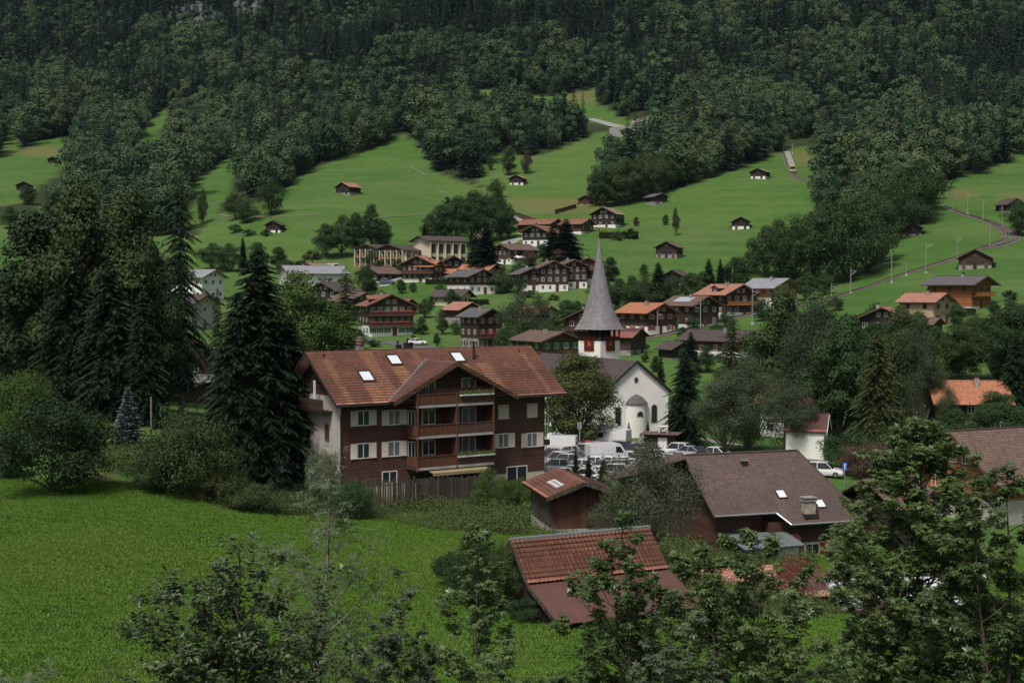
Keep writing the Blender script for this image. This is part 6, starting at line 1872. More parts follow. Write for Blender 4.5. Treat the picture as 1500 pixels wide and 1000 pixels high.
# ------------------------------------------------------------------ train of the mountain railway
def train():
    A = pix(1153, 232); B = pix(1161, 254)
    # track direction on the slope
    e = empty('mountain_train', tuple(B), 0, 'yellow and white mountain train coming down the slope', 'train')
    d = (A - B); L = d.length; u = d.normalized()
    side = Vector((u.y, -u.x, 0)).normalized()
    upv = side.cross(u); upv = upv if upv.z > 0 else -upv
    n = 3; Lc = L / n
    for i in range(n):
        c0 = u * (Lc * i + .3); c1 = u * (Lc * (i + 1) - .3)
        def ringp(o_, hw, z0, z1):
            return [tuple(o_ + side * s_ * hw + upv * z_) for s_, z_ in ((-1, z0), (1, z0), (1, z1 * .9), (.75, z1), (-.75, z1), (-1, z1 * .9))]
        def shell(hw, z0, z1, f0=0, f1=1):
            a_ = c0.lerp(c1, f0); b_ = c0.lerp(c1, f1)
            r0 = ringp(a_, hw, z0, z1); r1 = ringp(b_, hw, z0, z1)
            return MB().add(r0 + r1, [tuple(range(6)), tuple(reversed(range(6, 12)))] + [(j, j + 6, (j + 1) % 6 + 6, (j + 1) % 6) for j in range(6)])
        b = shell(1.3, .7, 3.4).build('carriage', MT['train_yellow'], e)
        shell(1.33, 1.9, 2.7, .04, .96).build('window_band', MT['car_glass'], b)
        shell(1.1, 3.3, 3.62, .05, .95).build('carriage_roof', MT['solar'], b)
        shell(1.0, .15, .7, .08, .92).build('bogies', MT['metal_dark'], b)
        if i == 0:
            f = MB()
            for s_ in (-.7, .7):
                cc = side * s_ + upv * 1.35 - u * .02 + c0
                f.hexa([tuple(cc + side * a_ + upv * b_ - u * .08) for a_, b_ in ((-.3, -.3), (.3, -.3), (.3, .3), (-.3, .3))], [tuple(cc + side * a_ + upv * b_ + u * .06) for a_, b_ in ((-.3, -.3), (.3, -.3), (.3, .3), (-.3, .3))])
            f.build('headlight', MT['lamp_glass'], b)
            g2 = MB(); cc = upv * 2.4 + c0
            g2.hexa([tuple(cc + side * a_ + upv * b_ - u * .06) for a_, b_ in ((-1.15, -.5), (1.15, -.5), (1.0, .5), (-1.0, .5))], [tuple(cc + side * a_ + upv * b_ + u * .05) for a_, b_ in ((-1.15, -.5), (1.15, -.5), (1.0, .5), (-1.0, .5))])
            g2.build('windscreen', MT['car_glass'], b)
MT['train_yellow'] = m_plain('train_yellow', (0.58, 0.52, 0.25), 0.4, 0.1)
train()
# ------------------------------------------------------------------ trees and shrubs one can tell apart
def B_(i=None): return MID_B[RNG.randrange(4) if i is None else i]
def C_(i=None): return MID_C[RNG.randrange(3) if i is None else i]
sparse = two_mesh('tall_spruce', conifer(610, 46, 8, wide=.125, base=.12, seg=12, droop=.9, ragged=.35, fan=.3, taper=.5, wid=.16, hang=1.3), MT['spruce'], MT['bark_pale'])
dense = two_mesh('dense_spruce', conifer(611, 64, 16, wide=.235, base=.03, seg=22, droop=.5, ragged=.22, fan=.22, taper=.58, wid=.14, hang=.6), MT['spruce'], MT['bark'])
dense2 = two_mesh('dense_spruce', conifer(612, 58, 14, wide=.21, base=.04, seg=21, droop=.6, ragged=.28, fan=.23, taper=.55, wid=.14, hang=.8), MT['spruce'], MT['bark'])
bluesp = two_mesh('blue_spruce', conifer(613, 26, 18, wide=.34, base=.02, seg=12, droop=.12, ragged=.12, fan=.24, taper=.85, wid=.4, hang=.0, twigs=3), MT['blue'], MT['bark'])
larch = two_mesh('larch', conifer(614, 44, 9, wide=.2, base=.1, seg=10, droop=.25, ragged=.35, fan=.28, taper=.6, wid=.2, hang=.5), MT['larch'], MT['bark'])
cyp = two_mesh('cypress', conifer(615, 40, 12, wide=.13, base=.01, seg=4, droop=-.9, ragged=.12, fan=.5, taper=.45, hang=-1.2), MT['hedge'], MT['bark'])
T = place_tree
MID_TALL = (BIG_B[1][0], recolor(BIG_B[1][1], MT['tallmix']))
olive = (dense2[0], recolor(dense2[1], MT['larch']))
DK = [(a, recolor(b, MT['dark_leaf'])) for a, b in BIG_B]
# left group
lg = 'big trees standing together on the left'
T('broadleaf_tree', DK[0], 8, 612, 225, 'dark broadleaf tree cut by the left edge of the picture', group=lg, widen=.9)
T('broadleaf_tree', DK[1], 72, 606, 300, 'tall leafy tree left in the big dark group', group=lg, widen=1.0)
T('broadleaf_tree', MID_TALL, 128, 604, 342, 'tallest broadleaf tree of the big dark left group', group=lg, widen=.75)
T('broadleaf_tree', MID_TALL, 178, 590, 318, 'grey-green feathery tree at the back of the big dark left group', group=lg, widen=.8)
T('broadleaf_tree', DK[1], 212, 606, 255, 'dark leafy tree right in the big dark left group', group=lg, widen=.6)
T('spruce_tree', dense2, 100, 612, 250, 'dark spruce low in front of the big left group', group=lg, widen=1.05)
T('spruce_tree', dense2, 160, 614, 235, 'broad dark spruce behind the blue spruce', group=lg, widen=1.15)
T('spruce_tree', dense, 212, 622, 200, 'dark spruce just right of the blue spruce', group=lg, widen=.8)
T('spruce_tree', sparse, 266, 604, 345, 'tall thin spruce with hanging branches and a pale bare trunk', group=lg, widen=1.0)
T('spruce_tree', sparse, 320, 650, 230, 'slim spruce between the tall thin one and the dense pair', group=lg, widen=.65)
T('spruce_tree', dense, 380, 708, 340, 'highest dense dark spruce left of the big chalet', group='dense dark spruces beside the chalet', widen=1.05)
T('spruce_tree', dense2, 349, 703, 275, 'left one of the dense dark spruces beside the big chalet', group='dense dark spruces beside the chalet', widen=1.05)
T('spruce_tree', dense, 424, 712, 245, 'lower dense spruce touching the end wall of the big chalet', group='dense dark spruces beside the chalet', widen=1.15)
T('broadleaf_tree', MID_L[0], 432, 560, 170, 'light green broadleaf tree behind the dense spruces', group=lg, widen=1.05)
T('broadleaf_tree', MID_L[1], 470, 560, 130, 'lighter green tree just left of the tiled roof peak', group=lg, widen=1.15)
T('conifer_tree', larch, 507, 540, 150, 'loose olive green conifer rising behind the left end of the tiled roof', group='trees in the village')
T('blue_spruce', bluesp, 188, 652, 86, 'pale blue spruce on the grass at the left', cat='tree')
T('shrub', (BUSH[0][0], recolor(BUSH[0][1], MT['dark_leaf'])), 78, 722, 145, 'big round dark shrub at the left end of the meadow', cat='shrub', widen=1.0)
T('shrub', recolor and (BUSH[1][0], recolor(BUSH[1][1], MT['lightbroad'])), 38, 640, 100, 'light green shrub at the left edge above the big round one', cat='shrub', widen=.75)
T('shrub', BUSH[2], 10, 700, 70, 'small leafy shrub cut by the left edge', cat='shrub', widen=.9)
T('shrub', BUSH[1], 275, 728, 125, 'large leafy shrub in front of the dark spruces', cat='shrub', widen=.95)
T('shrub', BUSH[0], 330, 738, 60, 'low dark shrub under the spruces', cat='shrub', widen=1.1)
T('shrub', BUSH[2], 232, 722, 62, 'low shrub at the left end of the hedge bank', cat='shrub', widen=1.2)
T('shrub', BUSH[0], 375, 750, 45, 'low dark shrub in front of the parked van', cat='shrub', widen=1.6)
T('shrub', (BUSH[1][0], recolor(BUSH[1][1], MT['near_grey'])), 474, 745, 88, 'grey-green shrub at the left end of the board fence', cat='shrub', widen=.5)
T('shrub', BUSH[1], 520, 760, 60, 'dark shrub at the foot of the chalet corner', cat='shrub', widen=.9)
for i, (px, py, h, wd) in enumerate(((716, 742, 62, .55), (738, 745, 48, .6), (700, 748, 35, .8), (765, 745, 50, .7))):
    T('shrub', (BUSH[i % 3][0], recolor(BUSH[i % 3][1], MT['lightbroad'])), px, py, h, ['tallest bright green shrub at the right end of the board fence', 'second bright green shrub right of the board fence', 'low bright shrub touching the board fence', 'bright shrub between fence and small tiled shed'][i], cat='shrub', group='bright shrubs by the fence', widen=wd)
# around the church
T('broadleaf_tree', (BIG_B[0][0], recolor(BIG_B[0][1], MT['linden'])), 848, 658, 142, 'large round yellowish green tree in front of the church nave', widen=.98)
T('cypress', cyp, 921, 644, 27, 'left small clipped cypress against the church front', group='cypresses at the church front', widen=1.3)
T('cypress', cyp, 949, 641, 26, 'right small clipped cypress against the church front', group='cypresses at the church front', widen=1.3)
T('conifer_tree', C_(0), 968, 612, 92, 'narrow dark conifer just behind the right church corner', widen=.9)
T('cypress', cyp, 843, 712, 60, 'left dark cypress between the cars and the small tiled shed', group='cypresses by the parking lot', widen=1.0, D=150)
T('conifer_tree', C_(1), 862, 712, 48, 'small conifer right of the dark cypress by the cars', group='conifers by the parking lot', widen=1.3, D=150)
T('conifer_tree', C_(2), 884, 712, 42, 'third and greenest small conifer by the cars', group='conifers by the parking lot', widen=1.4, D=146)
T('conifer_tree', dense2, 1003, 652, 140, 'dense dark conifer right of the church', widen=1.1)
T('conifer_tree', C_(1), 985, 648, 60, 'low dark conifer touching the right church wall', widen=1.5)
gw = 'grey-green trees beside the lawn'
T('broadleaf_tree', BIG_W[0], 1064, 664, 128, 'left grey-green tree with a dark leaning trunk beside the lawn', group=gw, widen=1.0)
T('broadleaf_tree', BIG_W[1], 1098, 662, 138, 'middle grey-green tree with pale forked trunk behind the brown roof', group=gw, widen=.95)
T('broadleaf_tree', BIG_W[0], 1148, 668, 122, 'right grey-green tree next to the small white building', group=gw, widen=.95)
T('conifer_tree', larch, 1072, 612, 160, 'tall loose brownish conifer in front of the low dark-roofed chalet', widen=.9)
rt = 'trees of the wooded stream bank on the right'
BL = [('broadleaf_tree', BIG_B[1], 1152, 612, 195, 'open branching tree right of the tall loose conifer', .85),
 ('broadleaf_tree', BIG_B[0], 1112, 600, 95, 'dark round tree under the open branching one', 1.0),
 ('broadleaf_tree', BIG_W[1], 1196, 640, 205, 'bluish green slender tree above the small white building', .75),
 ('broadleaf_tree', BIG_B[1], 1232, 648, 190, 'dark tree between the slender bluish one and the big olive conifer', .85),
 ('conifer_tree', olive, 1284, 662, 178, 'big olive green conifer in the middle of the right-hand wood', 1.05),
 ('broadleaf_tree', BIG_B[0], 1327, 640, 190, 'tall dark tree just right of the big olive conifer', .62),
 ('broadleaf_tree', BIG_W[0], 1345, 645, 190, 'tall greyish tree over the orange roof, left part', .45),
 ('broadleaf_tree', BIG_B[1], 1322, 545, 75, 'dark tree below the rust-streaked roof', 1.1),
 ('broadleaf_tree', BIG_B[0], 1405, 560, 85, 'dark spreading tree right above the orange roof', 1.1),
 ('broadleaf_tree', BIG_B[1], 1462, 560, 110, 'tree above the right end of the orange roof', 1.0),
 ('broadleaf_tree', BIG_B[0], 1495, 570, 125, 'dark tree cut by the right edge, above', 1.0),
 ('conifer_tree', dense2, 1487, 640, 150, 'dark conifer at the right edge beside the orange roof', 1.0),
 ('broadleaf_tree', BIG_B[0], 1462, 660, 88, 'round dark tree right under the orange roof', 1.1),
 ('broadleaf_tree', BIG_B[1], 1400, 665, 70, 'dark low tree in front of the orange-roofed house', 1.2),
 ('broadleaf_tree', BIG_W[1], 1388, 652, 88, 'slender greyish tree partly covering the orange roof', .55),
 ('broadleaf_tree', BIG_B[1], 1250, 560, 100, 'dark leafy tree standing on the green slope edge', 1.1),
 ('broadleaf_tree', BIG_B[0], 1180, 560, 75, 'low dark tree behind the open branching one', 1.2),
 ('broadleaf_tree', BIG_B[1], 1280, 540, 70, 'small round tree under the low dark chalet', 1.2)]
for k, lib, px, py, h, lb, wd in BL:
    T(k, lib, px, py, h, lb, group=rt, widen=wd)
for i, (px, py, h, wd) in enumerate(((1240, 690, 60, 1.2), (1275, 700, 55, 1.3), (1310, 690, 60, 1.2), (1350, 690, 70, 1.1), (1420, 690, 50, 1.3))):
    T('shrub', BUSH[i % 3] if i != 1 else (BUSH[1][0], recolor(BUSH[1][1], MT['rust_leaf'])), px, py, h, ['leafy shrub behind the blue sign', 'dull purple-leaved shrub behind the big maple', 'dark shrub right of the purple-leaved one', 'tall dark shrub under the greyish tree', 'dark shrub left of the brown tile roof'][i], cat='shrub', group='shrubs behind the brown roofs', widen=wd)
# fruit tree and shrubs in the nearer ground
fruit = two_mesh('fruit_tree', broadleaf(620, 17000, 0.026, wide=.6, base=.15, lobes=40, loose=.22, limbs=20, shape=.3, thin=.6), MT['fruit'], MT['bark'])
T('fruit_tree', fruit, 958, 822, 172, 'grey-green fruit tree in front of the black gable', D=92, widen=.72)
T('fruit_tree', fruit, 905, 812, 105, 'lower grey-green branches of a fruit tree by the small shed', D=94, widen=.8)
for i, (px, py, h, wd, D) in enumerate(((660, 868, 65, .8, 77), (703, 898, 105, 1.0, 72), (742, 905, 112, .62, 70), (770, 930, 60, 1.2, 68), (900, 945, 45, 1.6, 65), (690, 880, 110, .5, 74))):
    T('shrub', BUSH[i % 3], px, py, h, ['left dark shrub at the foreground barn', 'dark shrub before the gable of the foreground barn', 'tall dark shrub against the gable of the foreground barn', 'low shrub at the lower corner of the foreground barn', 'low shrub under the metal eave of the foreground barn', 'slim shrub left of the foreground barn'][i], cat='shrub', group='shrubs around the foreground barn', D=D, widen=wd)
maple_r = two_mesh('red_maple', broadleaf(621, 9000, 0.03, wide=.6, base=.2, lobes=46, loose=.2, limbs=16, shape=.1, thin=.6), MT['red'], MT['bark'])
T('red_maple', maple_r, 1175, 918, 105, 'dark red leaved maple in front of the workshop roof', D=80, widen=1.05)
T('red_maple', maple_r, 1275, 945, 75, 'lower reddish maple behind the big foreground maple', D=78, widen=1.2)
# village and slope: kind, px, foot py, height px, widen, label
VT = [
 ('c',697,403,60,2.16,'left conifer of the dark pair above the red metal shed'), ('c',712,406,72,2.03,'right taller conifer of the dark pair above the red metal shed'),
 ('c',810,387,60,2.03,'left conifer of the dark clump below the black-gabled chalets'), ('c',829,388,68,2.16,'tall conifer in the middle of the dark clump below the farm buildings'), ('b',818,391,28,1.3,'purplish shrubby tree at the foot of the dark conifer clump'),
 ('b',478,378,52,1.1,'leftmost broadleaf tree of the row above the school'), ('b',500,376,62,.9,'second tree of the row above the school'), ('b',521,374,66,.85,'third tree of the row above the school'), ('b',545,372,74,.85,'tallest tree of the row above the school'), ('b',562,370,50,.9,'last tree of the row above the school'),
 ('c',356,392,46,1.35,'small pointed conifer left of the white building'), ('b',297,328,54,.45,'slim upright tree alone left of the round one'), ('b',397,315,54,.95,'single round tree on the left meadow by the path'),
 ('b',345,322,40,1.2,'leafy tree at the lower end of the left tree strip'), ('b',362,326,34,1.3,'bushy tree left of the single round one'),
 ('b',310,395,40,1.4,'bushy tree behind the white house'), ('b',335,398,44,1.2,'green tree right behind the white house'), ('b',378,400,48,1.1,'tree between the two white buildings'), ('b',408,395,36,1.2,'tree right behind the long white building'),
 ('b',632,360,48,.9,'left tree of the dense group above the school'), ('b',648,362,66,.95,'second tree of the dense group above the school'), ('b',668,362,76,.95,'tall tree of the dense group above the school'), ('b',690,358,80,.95,'highest tree of the dense group above the school'), ('b',712,355,72,.95,'tree right of the highest one above the school'), ('b',733,352,66,.9,'tree at the right end of the dense group by the road'), ('b',745,350,48,1.0,'last low tree of the dense group by the road'), ('c',622,362,34,1.62,'small conifer at the left end of the dense group'),
 ('b',727,291,30,1.0,'small round tree below the tiny dark barn'), ('b',745,257,46,.8,'lone tree in the hollow between two meadows'), ('b',771,255,34,.6,'thin reddish tree beside the lone one in the hollow'), ('b',718,250,26,.5,'thin sapling left in the hollow'),
 ('b',873,302,52,.9,'leftmost tree of the tree belt above the black chalet'), ('b',887,304,60,.85,'second tree of the belt above the black chalet'), ('b',902,302,66,.85,'third tree of the belt above the black chalet'), ('b',918,300,70,.85,'fourth tree of the belt above the black chalet'), ('b',935,296,68,.9,'fifth tree of the belt above the black chalet'), ('b',952,290,66,.9,'sixth tree of the belt above the black chalet'), ('b',968,283,62,.9,'seventh tree of the belt, behind the grey-roofed barn'), ('b',985,277,66,.9,'eighth tree of the belt, right of the grey-roofed barn'),
 ('b',932,331,15,1.1,'tiny round reddish tree on the meadow right of the black chalet'), ('b',975,330,17,1.0,'little tree left of the tall thin one on the meadow'), ('b',990,345,42,.4,'tall thin tree standing alone on the meadow'), ('b',943,404,19,1.2,'little spreading tree right of the spire'), ('b',895,412,38,1.2,'leafy tree touching the right side of the spire'), ('b',868,410,30,1.1,'leafy tree touching the left side of the spire'),
 ('b',905,455,48,1.2,'left tree of the dark row behind the spire'), ('b',925,458,56,1.1,'dark broadleaf tree right of the spire'), ('b',945,458,58,1.1,'second dark broadleaf tree right of the spire'), ('c',964,456,72,1.49,'dark conifer standing out of the row behind the orange-roofed chalet'), ('b',985,452,50,1.2,'tree right of the dark conifer behind the chalets'), ('b',1012,448,52,1.1,'tree above the chalet with solar panels'), ('b',1030,440,45,1.2,'low tree above the chalet with solar panels'),
 ('c',1038,428,50,1.35,'left of two small conifers above the big red-roofed chalet'), ('c',1055,428,50,1.35,'right of two small conifers above the big red-roofed chalet'), ('b',1075,425,50,1.2,'broad tree behind the big red-roofed chalet'), ('b',1095,415,48,1.1,'tree left of the pale-roofed house'),
 ('b',1120,405,75,1.0,'left tree of the great wood above the pale-roofed house'), ('b',1142,408,88,.95,'tree above the ridge of the pale-roofed house'), ('b',1165,410,95,.95,'leafy tree right above the pale-roofed house'), ('b',1190,415,110,.9,'large tree in the middle of the great wood'), ('b',1215,416,122,.9,'larger tree in the middle of the great wood'), ('b',1243,412,128,.9,'broad dark tree at the lower edge of the great wood'), ('b',1270,400,122,.9,'broad dark tree at the right edge of the great wood'), ('b',1292,385,100,.9,'dark tree on the right shoulder of the great wood'), ('b',1312,350,105,.85,'tall tree left of the barn above the railway'), ('b',1345,330,95,.85,'tall tree right of the barn above the railway'), ('b',1180,440,42,1.3,'bushy tree by the catenary masts'), ('b',1208,432,34,1.3,'low bush-like tree by the catenary masts'),
 ('b',762,516,90,.85,'large grey-green round tree rising over the right half of the tiled roof'), ('b',789,480,50,.9,'grey tree above the large round one'), ('b',735,525,45,1.0,'small tree at the left foot of the large round one'),
 ('b',830,482,46,1.2,'dark tree left of the spire below the joined chalets'), ('b',846,478,40,1.2,'dark tree touching the spire below the joined chalets'), ('b',813,495,36,1.2,'green tree above the brown hotel roof'), ('b',800,500,30,1.2,'low tree beside the orange roof left of the spire'),
 ('b',648,490,40,.8,'light grey-green tree on the grass above the tiled roof'), ('b',622,466,30,1.1,'round tree right behind the little red-roofed shed'), ('b',618,490,28,1.2,'bushy tree right of the green-shuttered chalet'), ('b',632,450,18,1.0,'small round tree in the field above'), ('b',662,452,30,1.2,'dark round tree left of the small cottage'), ('b',690,508,26,1.0,'small dark tree between the two chalets above the ridge'), ('b',640,508,22,.8,'little fruit tree by the white car'),
 ('b',730,430,36,1.1,'dark tree right of the grey-roofed chalet'), ('b',742,428,26,1.2,'light bushy tree before the little grey huts'), ('b',760,430,26,1.0,'small tree in front of the joined chalets'), ('b',537,442,56,1.05,'large tree hiding the house at the farm road bend'), ('b',510,440,30,1.2,'tree left of the large one at the bend'), ('b',668,420,14,1.4,'low green tree below the small dark cottage'),
 ('b',750,385,24,1.3,'bush-like tree beside the white parasols'), ('b',775,390,24,1.4,'purplish round tree right of the white parasols'), ('b',600,392,14,1.5,'low tree in front of the school'), ('b',582,396,16,1.5,'round low tree in front of the school'), ('b',556,396,16,1.4,'small tree before the left school wing'), ('b',547,393,32,.9,'tree covering part of the left school wing'),
 ('b',468,420,26,1.3,'tree above the black chalet'), ('b',1400,480,40,1.2,'tree right of the beige house'), ('b',1352,505,38,1.3,'dark tree below the low shed'), ('b',1430,490,32,1.4,'spreading tree below the orange wooden house'), ('b',1470,480,30,1.3,'tree right of the orange wooden house'), ('b',1280,472,28,1.2,'bushy tree at the left end of the rust-streaked roof'),
 ('b',1492,345,55,1.1,'round tree at the right edge by the railway bend'), ('b',1060,500,26,1.2,'bush-like tree beside the long low chalet'), ('b',905,495,28,1.0,'tree right under the edge of the spire'), ('b',945,530,16,1.3,'low green tree below the log barn'), ('c',1012,545,60,1.35,'spiky conifer in front of the dark hut'),
 ('b',1225,455,22,1.3,'small bush-like tree on the railway bank'), ('b',50,345,40,1.0,'dark tree low at the left edge'), ('b',15,335,34,1.2,'tree at the left edge beside the little red-roofed barn'), ('b',40,300,30,1.1,'shrubby tree below the tiny barn at the left'), ('b',85,335,60,1.0,'tree rising behind the big left group'), ('b',120,330,60,1.0,'leafy tree behind the top of the big left group'),
]
for (k, px, py, h, wd, lb) in VT:
    lib = B_() if k == 'b' else C_()
    if 'grey' in lb and 'barn' not in lb and 'hut' not in lb and 'school' not in lb and k == 'b': lib = (lib[0], recolor(lib[1], MT['willow']))
    if 'reddish' in lb or 'purplish' in lb: lib = (lib[0], recolor(lib[1], MT['rust_leaf']))
    T('conifer_tree' if k == 'c' else 'broadleaf_tree', lib, px, py, h, lb, group='single conifers on the slope' if k == 'c' else 'single broadleaf trees on the slope', widen=wd)
for i, (px, py, h, wd) in enumerate([(588,430,22,1.2),(605,428,16,1.3),(645,432,18,1.2),(690,425,24,1.2),(752,415,24,1.1),(765,412,20,1.2),(870,440,26,1.2),(890,445,34,1.2),(995,470,26,1.2),(1015,482,20,1.3),(1062,478,24,1.3),(1118,470,34,1.1),(1135,478,30,1.2),(905,472,26,1.1),(790,520,24,1.1),(775,530,26,1.2),(742,500,24,1.1),(668,490,22,1.1),(560,450,26,1.2),(515,470,34,1.1),(495,480,40,1.0),(525,512,30,1.1),(485,505,42,1.0),(1320,470,26,1.2),(1345,478,24,1.2),(1405,465,20,1.3),(1455,462,24,1.2),(1480,470,34,1.2),(1000,530,22,1.1),(1035,545,40,1.1),(1010,575,50,1.1),(1070,570,46,1.2),(960,545,26,1.1),(1230,530,60,1.1),(1300,520,50,1.2),(1370,520,46,1.2),(1430,520,50,1.2)]):
    T('broadleaf_tree', B_(), px, py, h, 'small round green tree growing between the village houses', group='round trees between the village houses', widen=wd)
# ------------------------------------------------------------------ trees close to the camera, leaf by leaf
def leaf_maple():
    vs = []; fs = []
    for i, (an, ln) in enumerate(((0, 1.0), (48, .86), (-48, .86), (100, .55), (-100, .55))):
        a = R(an); c, s = math.cos(a), math.sin(a)
        n0 = len(vs); z0 = -.006 * i
        for (x, y, z) in ((0, 0, 0), (.2, .5, .02), (0, 1, -.22), (-.2, .5, .02)):
            x *= ln; y *= ln; z *= ln
            vs.append((x * c - y * s, x * s + y * c, z + z0))
        fs.append((n0, n0 + 1, n0 + 2, n0 + 3))
    return np.array(vs), np.array(fs)
def leaf_plain(w_=.3):
    vs = [(0, 0, 0), (w_, .35, .08), (w_ * .75, .75, .02), (0, 1, -.12), (-w_ * .75, .75, .02), (-w_, .35, .08)]
    return np.array(vs), np.array([(0, 1, 2, 3), (0, 3, 4, 5)])
def leaf_compound():
    vs = []; fs = []
    for i in range(7):
        y = .15 + .13 * (i // 2 * 2) ; sg = (1 if i % 2 else -1)
        if i == 6: y = .72; dx, dy = 0, .3
        else: dx, dy = sg * .27, .14
        px_, py_ = -dy, dx
        l = math.hypot(dx, dy); px_ /= l; py_ /= l
        n0 = len(vs)
        for (u, v) in ((0, 0), (.5, .075), (1, 0), (.5, -.075)):
            vs.append((dx * u + px_ * v, y + dy * u + py_ * v, -.1 * u * u - .12 * y))
        fs.append((n0, n0 + 1, n0 + 2, n0 + 3))
    return np.array(vs), np.array(fs)
LEAVES = {'maple': leaf_maple(), 'plain': leaf_plain(), 'slim': leaf_plain(.16), 'compound': leaf_compound()}

def near_tree(name, label, px, D, top_py, spread, seed, leaf='maple', size=.13, mat='near', bark='bark', density=1.0, trunk_r=.07, lean=(0, 0), first=.25, group=None,
              nbranch=22, stems=1, cat='tree', levels=2, per=6, up=.55, base_py=None):
    g = random.Random(seed)
    p0 = at(px, 1000, D); p0 = Vector((p0.x, D, gz(p0.x, D)))
    ztop = at(px, top_py, D).z
    Hh = ztop - p0.z
    e = empty(name, p0, 0, label, cat, group)
    wood = MB(); LP = []; LD = []; LN = []; LS = []
    def leafcluster(p, d, n, s):
        for i in range(n):
            a = g.uniform(0, 6.283)
            o_ = d.orthogonal().normalized(); o2 = d.cross(o_)
            out = (o_ * math.cos(a) + o2 * math.sin(a)) * 1.0 + d * g.uniform(.1, .9)
            out = Vector((out.x, out.y, out.z * .35 - .12 + g.gauss(0, .15))).normalized()
            nn = Vector((g.gauss(0, .28), g.gauss(0, .28), 1)); nn = (nn - out * nn.dot(out)).normalized()
            LP.append(p + out * g.uniform(.02, .08) + d * g.uniform(-.1, .05)); LD.append(out); LN.append(nn); LS.append(s * g.uniform(.6, 1.2))
    def branch(p, d, L, r, lev):
        n = max(3, int(L / .28)); pts = [p]; q = p.copy(); dd = d.copy()
        for i in range(n):
            dd = (dd + Vector((g.gauss(0, .12), g.gauss(0, .12), g.gauss(0, .08) + (.05 if lev else 0)))).normalized()
            q = q + dd * (L / n); pts.append(q.copy())
        wood.tube(pts, [max(.003, r * (1 - .8 * i / n)) for i in range(n + 1)], 5 if lev < 2 else 3, cap=False)
        if lev >= levels:
            for i in range(1, n + 1):
                if g.random() < .75 * density + .2: leafcluster(pts[i], dd, max(1, int(per * density * g.uniform(.5, 1.2))), size)
            return
        k = max(2, int(L / .3))
        for i in range(k):
            t = (i + 1) / k * .85 + .15
            idx = min(n - 1, int(t * n)); b = pts[idx].lerp(pts[min(n, idx + 1)], g.random())
            side = dd.orthogonal().normalized(); side.rotate(Matrix.Rotation(g.uniform(0, 6.28), 3, dd))
            nd = (dd * .7 + side * .75 + Vector((0, 0, .12))).normalized()
            branch(b, nd, L * g.uniform(.28, .5) * (1.1 - .4 * t), r * .45, lev + 1)
        if lev >= 1:
            for i in range(n // 2, n + 1): leafcluster(pts[i], dd, int(per * density * .7) + 1, size)
        else: leafcluster(pts[-1], dd, per + 2, size)
    for s_ in range(stems):
        q = Vector((0, 0, -.3)); pts = [q]; n = 14
        la = g.uniform(0, 6.28) if stems > 1 else 0
        lx = lean[0] + (math.cos(la) * .3 if stems > 1 else 0); ly = lean[1] + (math.sin(la) * .3 if stems > 1 else 0)
        hh = Hh * (1 if s_ == 0 else g.uniform(.7, .95))
        for i in range(1, n + 1):
            t = i / n
            pts.append(Vector((lx * t * hh * .3 + g.gauss(0, .03) * hh / 8, ly * t * hh * .3 + g.gauss(0, .03) * hh / 8, hh * t)))
        wood.tube(pts, [trunk_r * (1 - .88 * (i / n)) for i in range(n + 1)], 8, cap=False)
        nb = int(nbranch / stems) + 1
        for i in range(nb):
            t = first + (1 - first) * (i + g.random() * .6) / nb
            t = min(t, .98)
            idx = int(t * n); b = pts[idx].lerp(pts[min(n, idx + 1)], t * n - idx)
            a = i * 2.4 + g.uniform(-.4, .4)
            prof = min(1.0, (1.03 - t) / .42) ** .75
            L = spread * prof * g.uniform(.65, 1.1)
            d = Vector((math.cos(a), math.sin(a), up + .5 * t)).normalized()
            branch(b, d, max(.35, L), trunk_r * .4 * (1.1 - t) + .006, 1 if L < .6 or levels < 2 else 0)
    wood.build('trunk', MT[bark], e, smooth=True, uv=False)
    P = np.array([tuple(v) for v in LP]); Dv = np.array([tuple(v) for v in LD]); Nn = np.array([tuple(v) for v in LN]); Ss = np.array(LS)
    tv, tf = LEAVES[leaf]
    side = np.cross(Dv, Nn)
    V_ = P[:, None] + Ss[:, None, None] * (tv[None, :, 0, None] * side[:, None] + tv[None, :, 1, None] * Dv[:, None] + tv[None, :, 2, None] * Nn[:, None])
    F_ = (tf[None] + (np.arange(len(P)) * len(tv))[:, None, None]).reshape(-1, 4)
    link('crown', np_mesh('crown', V_.reshape(-1, 3), F_, MT[mat]), e)
    print(name, label[:30], 'leaves', len(P), 'H', round(Hh, 1))
    return e
fg = 'trees in the foreground below the camera'
near_tree('rowan_tree', 'thin forked tree with sparse grey-green leaves left of the centre', 452, 26, 665, 1.75, 1, 'compound', .21, 'near_grey', 'bark_pale', .5, .085, (.15, 0), .4, fg, nbranch=34, per=4, up=.9)
near_tree('cherry_tree', 'dark bushy tree with large drooping leaves at the lower left', 330, 24, 800, 2.1, 2, 'plain', .12, 'near_dark', 'bark', 1.0, .07, (-.15, 0), .48, fg, nbranch=60, stems=3, per=8, up=.35)
near_tree('sapling', 'slim leafy sapling right of the thin forked tree', 580, 25, 855, 1.35, 3, 'maple', .10, 'near_grey', 'bark', .95, .04, (0, 0), .48, fg, nbranch=42, stems=3, per=6, up=.6)
near_tree('maple_tree', 'young maple with a thin stem in front of the barn gable', 684, 27, 778, 1.35, 4, 'maple', .12, 'near', 'bark', .9, .04, (.1, 0), .48, fg, nbranch=32, per=6, up=.35)
near_tree('maple_tree', 'bright maple hiding the right part of the foreground barn', 945, 29, 752, 1.75, 5, 'maple', .11, 'near', 'bark', .95, .08, (.0, 0), .42, fg, nbranch=62, stems=3, per=7, up=.45)
